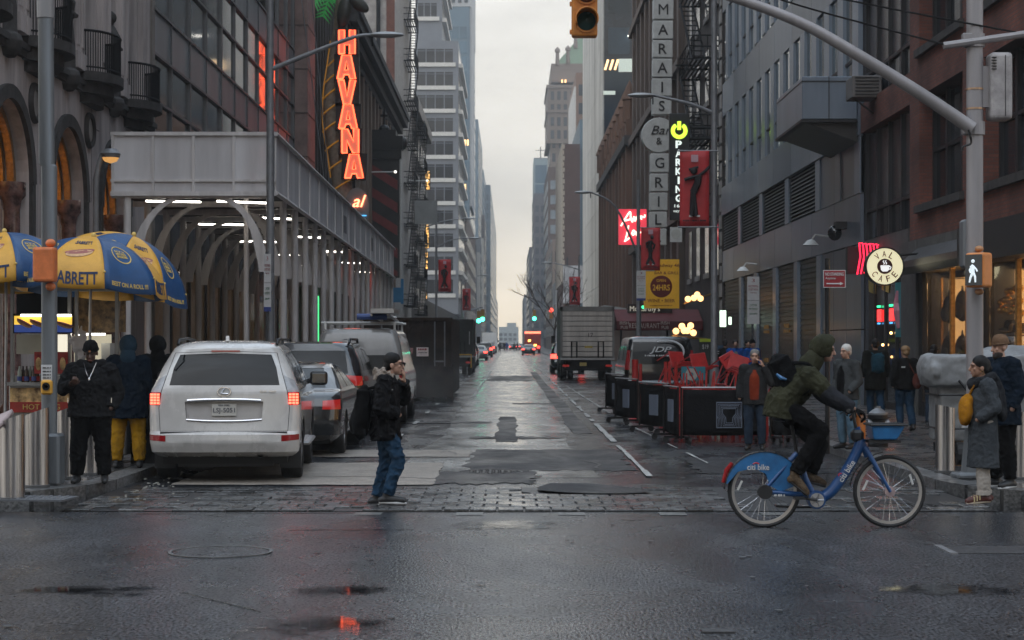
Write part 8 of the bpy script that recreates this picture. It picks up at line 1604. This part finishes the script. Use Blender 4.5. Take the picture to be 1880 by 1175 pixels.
# ---------------------------------------------------------------- food cart and umbrellas
UY = mat('umbrella_yellow', (.60, .31, .035), .55, var=.12, vs=5, bump=.25, bs=12, space='obj'); UBL = mat('umbrella_blue', (.008, .055, .16), .5, var=.15, vs=5, bump=.25, bs=12, space='obj'); UNV = mat('umbrella_navy_print', (.012, .03, .09), .6, var=0); UYP = mat('umbrella_yellow_print', (.6, .42, .12), .6, var=0); SAUS = mat('sausage_print', (.30, .10, .08), .6, var=.3, vs=30); BUN = mat('bun_print', (.55, .33, .17), .6, var=.3, vs=30)
def umbrella(label, apex, r, drop, phase, tilt, base_z):
    o = thing('umbrella', label, 'umbrella', (apex.x, apex.y, base_z), group='food cart umbrellas'); o.rotation_euler = (0, 0, 0); h = apex.z - base_z; TM = Matrix.Rotation(tilt[0], 3, 'Y') @ Matrix.Rotation(tilt[1], 3, 'X'); n = 8
    def rib(i, t):
        a = 2 * math.pi * (i + phase) / n; rr_ = r * math.sin(t * 1.05) / math.sin(1.05); z = -drop * (1 - math.cos(t * 1.05)) / (1 - math.cos(1.05))
        return TM @ Vector((rr_ * math.sin(a), -rr_ * math.cos(a), z)) + Vector((0, 0, h))
    def S(i, u, t):
        """u across the gore 0..1, t apex..rim, >1 is the hanging flap"""
        tt = min(t, 1.0); a, b = rib(i, tt), rib(i + 1, tt); p = a.lerp(b, u); sag = math.sin(math.pi * u) * .05 * tt; c = Vector((0, 0, h)); d = (p - c); d.z = 0
        p = p + Vector((0, 0, -sag * .5)) - (d.normalized() * sag * .3 if d.length > 1e-6 else Vector())
        if t > 1: p = p + Vector((0, 0, -(t - 1) * r)) + d.normalized() * (t - 1) * .12
        return p
    for i in range(n):
        m = UY if i % 2 == 0 else UBL; q = MB(); q.grid(lambda u, v: S(i, u, v * 1.22), 8, 12); g = q.build('gore', m, o, 60); s_ = g.modifiers.new('s', 'SOLIDIFY'); s_.thickness = .006
        def onto(vs, fs, u0, t0, wu, wt, rot, name, m_):
            q = MB(); out = []
            for x, y_, z in vs:
                xr = x * math.cos(rot) - z * math.sin(rot); zr = x * math.sin(rot) + z * math.cos(rot); u, t = u0 + xr * wu, t0 - zr * wt; p = S(i, u, t); e = .02; nn = (S(i, u + e, t) - p).cross(S(i, u, t + e) - p).normalized()
                c_ = Vector((0, 0, h - drop)); nn = nn if nn.dot(p - c_) > 0 else -nn; out.append(p + nn * (.008 + (.004 if y_ < 0 else 0)))
            q.add(out, fs); q.build(name, m_, g)
        for k in (0,):
            if i % 2 == 0:
                v, f = tmesh('SABRETT', .78, .17, bold=.02, depth=.002); onto(v, f, .5, 1.08, 1, 1, 0, 'lettering', UNV); v, f = tmesh('SABRETT', .42, .085, bold=.015, depth=.002); onto(v, f, .5, .47, 1.25, 1, 0, 'lettering', UNV)
                q = MB(); q.prism(circ(0, 0, .27, 18, .055), -.001, .001); onto(q.v, q.f, .5, .71, 1.1, 1.1, .12, 'bun', BUN); q = MB(); q.prism(circ(0, .02, .30, 18, .04), -.003, .0); onto(q.v, q.f, .5, .70, 1.1, 1.1, .12, 'sausage', SAUS)
            else:
                q = MB(); a_ = circ(0, 0, .24, 24, .16); b_ = circ(0, 0, .22, 24, .145)
                for j in range(24): q.prism([a_[j], a_[(j + 1) % 24], b_[(j + 1) % 24], b_[j]], -.001, .001)
                onto(q.v, q.f, .5, .66, 1, 1, 0, 'ring', UYP)
                for s_t, z in (('N.Y.’s', .05), ('HOT DOG', .0), ('SPECIALTIES', -.05)): v, f = tmesh(s_t, .26, .04, bold=.02, depth=.002); onto(v, f, .5, .66 - z, 1, 1, 0, 'lettering', UYP)
                v, f = tmesh('BEST ON A ROLL !!!', .72, .06, bold=.02, depth=.002); onto(v, f, .5, 1.12, 1, 1, 0, 'lettering', UYP)
        MB().tube([rib(i, t) - Vector((0, 0, .012)) for t in np.linspace(.02, 1, 7)], .008, 5).build('rib', GALV, o); MB().ball(rib(i, 1.0), .016).build('rib_tip', UYP, o, True)
        MB().rod(TM @ Vector((0, 0, -drop * .75)) + Vector((0, 0, h)), rib(i, .6) - Vector((0, 0, .02)), .005, n=4).build('strut', GALV, o)
    MB().ball(Vector((0, 0, h + .025)), (.035, .035, .04)).build('finial', UYP, o, True); MB().tube([(0, 0, h), TM @ Vector((0, 0, -drop)) + Vector((0, 0, h)), Vector((TM @ Vector((0, 0, -drop * 1.3))).to_tuple()) + Vector((0, 0, h - .6)), (0, 0, 0)], .02, 8).build('pole', GALV, o); return o
umbrella('front yellow and blue hot dog umbrella behind the signal pole', wp(172, 436, 24.4), .98, .52, -.5, (.06, -.06), SW); umbrella('rightmost yellow and blue hot dog umbrella tilted to the right', wp(246, 434, 25.6), .93, .52, .15, (.34, -.02), SW); umbrella('leftmost yellow and blue hot dog umbrella cut by the frame', wp(8, 428, 24.6), 1.0, .5, -.5, (-.05, -.04), SW)
FC = thing('food_cart', 'stainless hot dog cart with lit menu box and food pictures', 'food cart', (-6.0, 25.6, SW)); L2 = Vector((0, 0, 0))
CM = mat('cart_steel', (.38, .38, .38), .35, .8, var=.2, vs=4); FOOD = mat('food_print', (.42, .09, .03), .5, var=.9, vs=9, col2=(.75, .35, .15)); 
def cw(x0, x1, y0, y1, Y, d, name, m, **k): a, c = wp(x0, y1, Y), wp(x1, y0, Y); return MB().bx(a.x, c.x, Y, Y + d, a.z, c.z).build(name, m, FC, world=True, **k)
cw(16, 232, 706, 836, 25.02, 1.1, 'body', CM, bev=.02); cw(18, 136, 712, 758, 24.99, .026, 'food_picture', FOOD); cw(140, 205, 706, 745, 24.985, .03, 'food_picture', FOOD); cw(10, 236, 702, 708, 24.9, 1.3, 'counter', CM); cw(18, 134, 738, 757, 24.97, .018, 'red_panel', mat('cart_red', (.35, .03, .02), .5, var=.3, vs=6))
text('HOT DOG', UYP, FC, wp(76, 747, 24.96), .5, .07, world=True)
for x in (22, 127, 140, 214): cw(x - 3, x + 3, 500, 704, 25.0, .05, 'post', CM)
cw(20, 236, 526, 534, 24.98, 1.2, 'roof_frame', CM); cw(30, 134, 535, 578, 25.6, .05, 'dark_back', BLACKM); cw(132, 230, 535, 610, 25.9, .05, 'snack_rack', mat('snack_bags', (.10, .05, .025), .4, var=.9, vs=12, col2=(.2, .12, .05)))
cw(24, 134, 576, 612, 24.94, .06, 'menu_box', BLACKM); a_ = cw(26, 132, 580, 596, 24.93, .01, 'menu_yellow', glow('menu_yellow', (1, .62, .08), .8)); cw(26, 132, 596, 610, 24.93, .01, 'menu_blue', glow('menu_blue', (.05, .10, .4), .35)); cw(38, 76, 577, 581, 24.9, .03, 'menu_tube', glow('menu_tube', (1, .95, .8), 8)); cw(104, 130, 577, 581, 24.9, .03, 'menu_tube', glow('menu_tube', (1, .95, .8), 8))
for x, y, t in ((44, 594, .5), (68, 594, .4), (118, 597, .3)): p = wp(x, y, 24.9); MB().ball(p, (.11, .012, .035), 12, 8, Matrix.Rotation(t, 3, 'Y')).build('menu_bun', BUN, FC, True, world=True); MB().ball(p + Vector((.01, -.008, .012)), (.12, .012, .02), 12, 8, Matrix.Rotation(t, 3, 'Y')).build('menu_sausage', SAUS, FC, True, world=True)
WH = glow('cart_light', (1, .93, .75), .8, (.6, .58, .5)); cw(30, 77, 614, 650, 25.7, .03, 'back_panel', mat('cart_back', (.5, .47, .38), .5, var=.2)); cw(106, 130, 614, 660, 25.7, .03, 'back_panel', WH); cw(136, 204, 614, 704, 25.8, .03, 'lit_back', mat('cart_lit_back', (.6, .57, .47), .4, var=.2, vs=6, emit=(1, .9, .65), es=.35)); cw(138, 192, 612, 615, 25.1, .05, 'light_tube', glow('cart_tube', (1, .95, .8), 10)); cw(186, 202, 630, 690, 25.2, .3, 'napkin_box', WHITE)
for i, (x0, x1) in enumerate(((63, 78), (106, 124))): cw(x0, x1, 646, 686, 24.93, .015, 'poster', mat('poster_red', (.35, .025, .02), .5, var=.5, vs=14)); p = wp((x0 + x1) / 2, 668, 24.92); MB().ball(p, (.04, .006, .09), 8, 6).build('poster_food', FOOD, FC, True, world=True)
cw(20, 130, 690, 703, 25.3, .5, 'pan', CM)
for i in range(6): a = wp(36 + i * 6.5, 706, 25.0 + .06 * (i % 2)); o_ = tag(MB().lathe([(0, 0), (.032, 0), (.033, .1), (.028, .14), (.03, .17), (.013, .22), (.013, .25), (0, .25)], (a.x, a.y, a.z), 12).build('soda_bottle', mat('cola', (.03, .012, .008), .08, var=.2) if i % 3 else mat('clear_soda', (.3, .34, .3), .1, var=.2), smooth=True), ('clear soda bottle at the left end of the cart counter', 'dark cola bottle, second on the cart counter', 'dark cola bottle, third on the cart counter', 'clear soda bottle in the middle of the row', 'dark cola bottle, fifth in the cart row', 'dark cola bottle at the right end of the row')[i], 'bottle', 'soda bottles on the cart counter'); MB().lathe([(.034, .05), (.034, .11)], (a.x, a.y, a.z), 12).build('label_band', mat('label_red', (.4, .03, .03), .5) if i % 2 else mat('label_navy', (.03, .05, .2), .5), o_, world=False)
for x in (-6.6, -5.45): MB().lathe([(0, -.05), (.2, -.05), (.2, .05), (0, .05)], (x + 6.0, .2, .2), 16, axis='x').build('wheel', RUBBER, FC)
q = MB(); c = wp(146, 634, 24.8); q.ball(c, (.1, .06, .13), 12, 9); q.ball(c + Vector((-.08, 0, .06)), (.08, .04, .06)); q.ball(c + Vector((.06, 0, .1)), (.05, .04, .1)); q.ball(c + Vector((.04, 0, -.12)), (.07, .05, .1)); q.tube([c + Vector((.0, 0, .15)), c + Vector((.03, 0, .27))], [.04, .012], 6); o_ = remesh(q.build('plastic_bag', mat('bag_white', (.55, .52, .52), .45, var=.1, bump=.3, bs=25)), .014, 1, .05); tag(o_, 'white plastic bag hanging from the cart frame', 'bag')
# crates behind the cart customers
for i in range(4): o_ = thing('milk_crate', ('black milk crate at the bottom of the stack by the SUV', 'black milk crate second in the stack by the SUV', 'black milk crate third up by the SUV', 'grey board topmost on the crate stack')[i], 'crate', (-5.0, 25.45, SW + i * .29), group='crates stacked by the kerb'); MB().bx(-.17, .17, -.17, .17, 0, .02).build('base', BLACKM, o_); [MB().bx(*b_).build('side', BLACKM, o_) for b_ in ((-.17, .17, -.17, -.155, .02, .08), (-.17, .17, -.17, -.155, .19, .28), (-.17, .17, .155, .17, .02, .28), (-.17, -.155, -.15, .15, .02, .28), (.155, .17, -.15, .15, .02, .28), (-.02, .02, -.168, -.157, .08, .19))]
# ---------------------------------------------------------------- stainless bollards
def bollard(label, px, base_py, top_py, wpx, slope=.35):
    Y = F * (CH - SW) / (base_py - HY); x = (px - VX) * Y / F; r = wpx * Y / F / 2; h = (base_py - top_py) * Y / F; o = thing('bollard', label, 'bollard', (x, Y, SW), group='stainless steel bollards'); n = 32; q = MB()
    rows = [[(r * math.cos(2 * math.pi * j / n), r * math.sin(2 * math.pi * j / n), z if k < 1 else h - .06 + slope * r * (math.cos(2 * math.pi * j / n)) - 0) for j in range(n)] for k, z in enumerate((.0, h))]
    q.add(rows[0] + rows[1], [(j, (j + 1) % n, n + (j + 1) % n, n + j) for j in range(n)] + [tuple(range(n, 2 * n))]); q.build('sleeve', BRUSH, o, 60); MB().lathe([(r + .012, 0), (r + .012, .03), (r, .035)], (0, 0, 0), n).build('base_ring', mat('bollard_base', (.08, .08, .08), .6), o); return o
bollard('nearest steel bollard at the left frame edge', 22, 918, 757, 46); bollard('second steel bollard just right of the nearest', 68, 895, 746, 43); bollard('steel bollard directly left of the stocky man', 121, 879, 742, 32); bollard('steel bollard half hidden behind the stocky man', 166, 872, 742, 30); bollard('steel bollard left of the mast arm pole at right', 1735, 868, 737, 35, -.2); bollard('steel bollard at the far right behind the bearded man', 1868, 880, 745, 34, -.2)
q = MB(); q.grid(lambda u, v: (-5.72 + .42 * u + .05 * v, 19.25 + .3 * v, 1.02 + .1 * math.sin(5 * u + 2 * v) * .5 - .05 * u + .07 * v), 10, 6); o_ = q.build('cloth_cover', mat('cover_pink', (.36, .28, .27), .7, var=.12, bump=.2, bs=14), smooth=True); s_ = o_.modifiers.new('s', 'SOLIDIFY'); s_.thickness = .05; tag(o_, 'crumpled pale pink cover lying over the nearest left bollard', 'cover')
# street clutter right corner
o = thing('fire_hydrant', 'black and silver fire hydrant on the right pavement', 'hydrant', (wp(1612, 0, 29.5).x, 29.5, SW)); MB().lathe([(0, 0), (.16, 0), (.16, .05), (.12, .07), (.12, .42), (.15, .44), (.15, .5), (0, .5)], (0, 0, 0), 18).build('barrel', BLACK, o, True); MB().lathe([(.15, .5), (.15, .53), (.09, .58), (.04, .61), (.04, .64), (0, .64)], (0, 0, 0), 18).build('bonnet', STEEL, o, True); MB().lathe([(.07, -.17), (.07, .17), (0, .17)], (0, 0, .36), 12, axis='x').build('outlet', GALV, o)
o = tag(MB().lathe([(0, 0), (.085, 0), (.085, .52), (.06, .56), (0, .57)], (wp(1579, 0, 28.9).x, 28.9, SW), 14).build('orange_post', mat('post_orange', (.45, .13, .015), .5, var=.25), smooth=True), 'short orange post beside the hydrant', 'post')
o = thing('covered_cart', 'bulky vendor cart wrapped in grey tarpaulin behind the pole', 'cart', (6.55, 25.2, SW)); q = MB(); TARP = mat('tarp_grey', (.21, .215, .22), .5, var=.3, vs=3, bump=.5, bs=7)
q.box((0, 0, 1.28), (1.75, .9, .42)); q.ball((-.85, -.1, 1.28), (.16, .45, .24)); q.ball((.3, 0, 1.42), (.7, .4, .2)); q.box((0, .05, .72), (1.5, .75, .8)); remesh(q.build('tarpaulin', TARP, o), .022, 10, .022); [MB().tube([(-.80, -.42, z), (-.8, .4, z), (.8, .42, z), (.8, -.4, z), (-.80, -.42, z)], .014, 6).build('rope', BLACK, o) for z in (.95, .5)]; MB().tube(bez((-.55, -.48, 1.15), (-.4, -.5, .95), (-.3, -.5, .75), (-.42, -.52, .6), n=5), .018, 6).build('bungee', BLACK, o); MB().box((0, 0, .22), (1.4, .7, .12)).build('chassis', BLACKM, o)
for x in (-.5, .5): MB().lathe([(0, -.05), (.16, -.05), (.16, .05), (0, .05)], (x, -.3, .16), 14, axis='x').build('wheel', RUBBER, o)
# ---------------------------------------------------------------- cafe barriers and red furniture
FAB = mat('barrier_fabric', (.007, .007, .008), .85, var=.4, vs=4, bump=.3, bs=30, spec=.1); LOGO = mat('barrier_logo', (.17, .20, .26), .6, var=.1); RDM = mat('red_metal', (.36, .022, .022), .4, var=.25, vs=8)
def barrier(label, a, b, h=.98):
    a, b = Vector((*a, 0)), Vector((*b, 0)); d = b - a; L_ = d.length; o = thing('cafe_barrier', label, 'barrier', a.lerp(b, .5), math.atan2(d.y, d.x), group='black cafe barriers'); 
    fb = MB().grid(lambda u, v: (-L_ / 2 + .03 + (L_ - .06) * u, .012 * math.sin(9 * u + 3 * v) + .008 * math.sin(23 * u) * (1 - v), h * (.15 + .82 * v) - .012 * math.sin(math.pi * u)), 16, 6).build('fabric', FAB, o, True); fs_ = fb.modifiers.new('s', 'SOLIDIFY'); fs_.thickness = .02; MB().rod((-L_ / 2, 0, h), (L_ / 2, 0, h), .016).build('top_rail', GALV, o)
    for s in (-1, 1):
        MB().rod((s * L_ / 2, 0, .08), (s * L_ / 2, 0, h), .02).build('post', BLACK, o); MB().box((s * (L_ / 2 - .12), 0, .1), (.05, .46, .04)).build('foot', BLACK, o)
        for t in (-1, 1): MB().lathe([(0, -.02), (.055, -.02), (.055, .02), (0, .02)], (s * (L_ / 2 - .12), t * .2, .055), 12, axis='x').build('castor', RUBBER, o)
    return o, L_
o, L_ = barrier('front black cafe barrier with blue-white maze T emblem', (3.02, 32.5), (4.5, 32.6))
lg = Vector((.10, -.03, .5)); MB().box(lg, (.46, .012, .46)).build('emblem_ground', FAB, o)
for k in range(8):
    e = .02 + k * .026; w1, s1 = .1 + e, .035 + e; t_, u_ = .09 + e, -.02 - e * .2; bt_ = -.12 - e
    pts = [(-w1, t_), (w1, t_), (w1, t_ - .06 - 2 * e * .7), (s1 + .01, u_ - .02), (s1, bt_), (-s1, bt_), (-s1 - .01, u_ - .02), (-w1, t_ - .06 - 2 * e * .7)]
    pts = [(max(-.22, min(.22, x)), max(-.22, min(.22, z))) for x, z in pts]; cl = pts + pts[:1]; MB().tube([lg + Vector((x, -.008, z)) for x, z in cl], .006, 4).build('emblem_line', LOGO, o)
MB().tube([lg + Vector((x, -.008, z)) for x, z in ((-.225, -.225), (.225, -.225), (.225, .225), (-.225, .225), (-.225, -.225))], .006, 4).build('emblem_border', LOGO, o)
for i, (a, b) in enumerate((((2.84, 34.0), (2.98, 32.7)), ((2.6, 37.0), (3.06, 35.5)), ((2.36, 41.2), (2.74, 39.6)), ((2.46, 47.2), (2.82, 45.4)))):
    o, L_ = barrier(('black cafe barrier running back from the emblem one', 'black barrier second from the emblem along the lane', 'black barrier third along the lane side', 'farthest black barrier beside the van')[i], a, b); MB().box((0, .0, .55), (.4, .045, .4)).build('emblem_ground', LOGO, o)
barrier('black cafe barrier continuing behind the rust-sweater man', (4.6, 32.6), (5.1, 32.7))
def chair():
    o = thing('red_chair', 'x', 'chair'); MB().box((0, 0, .45), (.38, .38, .03)).build('seat', RDM, o, bev=.01)
    for s in (-1, 1): MB().rod((s * .17, -.17, 0), (s * .17, -.15, .45), .014, n=6).build('leg', RDM, o); MB().rod((s * .18, .2, 0), (s * .17, .17, .45), .014, n=6).build('leg', RDM, o); MB().rod((s * .17, .17, .45), (s * .17, .24, .86), .014, n=6).build('back_post', RDM, o)
    for z in (.6, .7, .8): MB().box((0, .21, z), (.36, .02, .05)).build('back_slat', RDM, o)
    return o
ch = chair(); rr = random.Random(4); spots_ = []
k = 0
for row, y in enumerate((33.3, 34.3, 35.3, 36.4, 37.5, 38.6, 39.8, 41.0)):
    for col in range(4 if row < 6 else 2):
        for lev in range(2 if (row + col) % 2 == 0 else 1):
            c = ch if k == 0 else copy_tree(ch); c.location = (3.35 + col * .45 + rr.uniform(-.05, .05), y + rr.uniform(-.1, .1), .0 + lev * .46); c.rotation_euler = (rr.uniform(-.05, .05) + (rr.choice((math.pi, math.pi, math.pi * .62, -1.2)) if lev else 0), rr.uniform(-.06, .06) + (rr.uniform(-.5, .5) if lev else 0), rr.uniform(-.6, .6) + (math.pi if lev else 0)); c.location.z += .76 if lev else 0
            tag(c, 'red metal cafe chair packed behind the black barriers', 'chair', 'red chairs packed behind the barriers'); k += 1
for i, (px, py, Y, h) in enumerate(((1166, 660, 42, 1.2), (1176, 668, 41, 1.0), (1222, 664, 38, 1.0), (1229, 664, 38.5, .95), (1241, 664, 37, .9))): p = wp(px, py, Y); o_ = tag(MB().rod((p.x, Y, .0), (p.x, Y, p.z), .035 if i else .075, n=10).ball((p.x, Y, .03), (.14, .14, .05)).build('red_pole', RDM, smooth=True), ('thick red upright pole standing at the left of the chair pile', 'thinner red pole right beside the thick one', 'red pole left of three behind the chairs', 'red pole middle of three behind the chairs', 'red pole right of three behind the chairs')[i], 'pole', 'red poles among the chairs')
a, c = wp(1251, 698, 36), wp(1295, 673, 36); o_ = MB().bx(a.x, c.x, 36, 36.04, a.z, c.z).build('menu_board', mat('board_teal', (.02, .15, .20), .5, var=.1)); tag(o_, 'teal menu board propped on the red chair pile', 'board'); MB().lathe([(.04, -.01), (.12, -.01)], (((a.x + c.x) / 2 - .04), 36, (a.z + c.z) / 2 - .02), 18, axis='y').build('ring', mat('board_grey', (.3, .3, .28), .6), o_)
# bare street tree in the distance
def bare_tree(label, px, py, Y, H_, r):
    o = thing('bare_tree', label, 'tree', ((px - VX) * Y / F, Y, SW)); rr = random.Random(8); tk = MB(); cr = MB()
    def br(p, d, L_, rad, k, q):
        e = p + d * L_; q.tube([p, p.lerp(e, .5) + Vector((rr.uniform(-.1, .1), rr.uniform(-.1, .1), 0)) * L_ * .4, e], [rad, rad * .85, rad * .65], 5)
        if k == 0: return
        for _ in range(3): nd = (d + Vector((rr.uniform(-.8, .8), rr.uniform(-.8, .8), rr.uniform(-.1, .7)))).normalized(); br(e if rr.random() < .7 else p.lerp(e, .7), nd, L_ * rr.uniform(.6, .85), rad * .6, k - 1, cr)
    br(Vector((0, 0, 0)), Vector((0, 0, 1)), H_ * .35, .10, 4, tk); tk.build('trunk', mat('bark', (.05, .04, .035), .9), o); cr.build('crown', mat('bark_twig', (.055, .04, .035), .9), o)
bare_tree('bare dark street tree left of the box truck', 1018, 600, 150, 7.5, .2); bare_tree('bare street tree farther off behind the right banner', 1035, 600, 185, 8, .2)
# litter near the left kerb
rr = random.Random(9)
q = MB()
for i in range(60): x, y = -4.4 + rr.uniform(-.3, 1.1) * (rr.random() ** 2), 20.2 + rr.uniform(0, 6); s = rr.uniform(.01, .028); q.box((x, y, .02 + s * .2), (s, s * 1.4, s * .5), rz=rr.uniform(0, 3))
tag(q.build('litter', mat('litter_pale', (.35, .34, .3), .7)), 'small pale litter scattered along the left gutter', 'litter', kind='stuff')
# ---------------------------------------------------------------- air
hz = MB().bx(-120, 120, -60, 1750, -1.5, 160).build('haze', None); tag(hz, 'thin grey haze hanging in the street', 'haze', kind='stuff')
hm = bpy.data.materials.new('haze_air'); hm.use_nodes = True; t_ = hm.node_tree; t_.nodes.clear(); pv_ = t_.nodes.new('ShaderNodeVolumePrincipled'); pv_.inputs['Color'].default_value = (.86, .89, .92, 1); pv_.inputs['Density'].default_value = .00055; pv_.inputs['Anisotropy'].default_value = .3; ot_ = t_.nodes.new('ShaderNodeOutputMaterial'); t_.links.new(pv_.outputs[0], ot_.inputs['Volume']); hz.data.materials.append(hm)

# steam drifting from the roadway behind the crossing man
st = MB().ball((-1.9, 45, .95), (1.7, 4.5, 1.05), 20, 14).build('steam', None); tag(st, 'faint white steam drifting over the road by the container', 'steam', kind='stuff')
m_ = bpy.data.materials.new('steam_air'); m_.use_nodes = True; t_ = m_.node_tree; t_.nodes.clear(); pv_ = t_.nodes.new('ShaderNodeVolumePrincipled'); pv_.inputs['Color'].default_value = (.95, .95, .95, 1); ot_ = t_.nodes.new('ShaderNodeOutputMaterial'); t_.links.new(pv_.outputs[0], ot_.inputs['Volume'])
g_ = t_.nodes.new('ShaderNodeTexCoord'); v_ = t_.nodes.new('ShaderNodeVectorMath'); v_.operation = 'MULTIPLY_ADD'; v_.inputs[1].default_value = (2, 2, 2); v_.inputs[2].default_value = (-1, -1, -1); t_.links.new(g_.outputs['Generated'], v_.inputs[0]); l_ = t_.nodes.new('ShaderNodeVectorMath'); l_.operation = 'LENGTH'; t_.links.new(v_.outputs[0], l_.inputs[0])
n_ = t_.nodes.new('ShaderNodeTexNoise'); n_.inputs['Scale'].default_value = 1.1; n_.inputs['Detail'].default_value = 4; t_.links.new(g_.outputs['Object'], n_.inputs['Vector'])
a_ = t_.nodes.new('ShaderNodeMapRange'); a_.inputs[1].default_value = .15; a_.inputs[2].default_value = 1.0; a_.inputs[3].default_value = 1; a_.inputs[4].default_value = 0; t_.links.new(l_.outputs['Value'], a_.inputs[0]); c_ = t_.nodes.new('ShaderNodeMapRange'); c_.inputs[1].default_value = .42; c_.inputs[2].default_value = .7; c_.inputs[4].default_value = .09; t_.links.new(n_.outputs[0], c_.inputs[0])
k_ = t_.nodes.new('ShaderNodeMath'); k_.operation = 'MULTIPLY'; t_.links.new(a_.outputs[0], k_.inputs[0]); t_.links.new(c_.outputs[0], k_.inputs[1]); t_.links.new(k_.outputs[0], pv_.inputs['Density']); st.data.materials.append(m_)
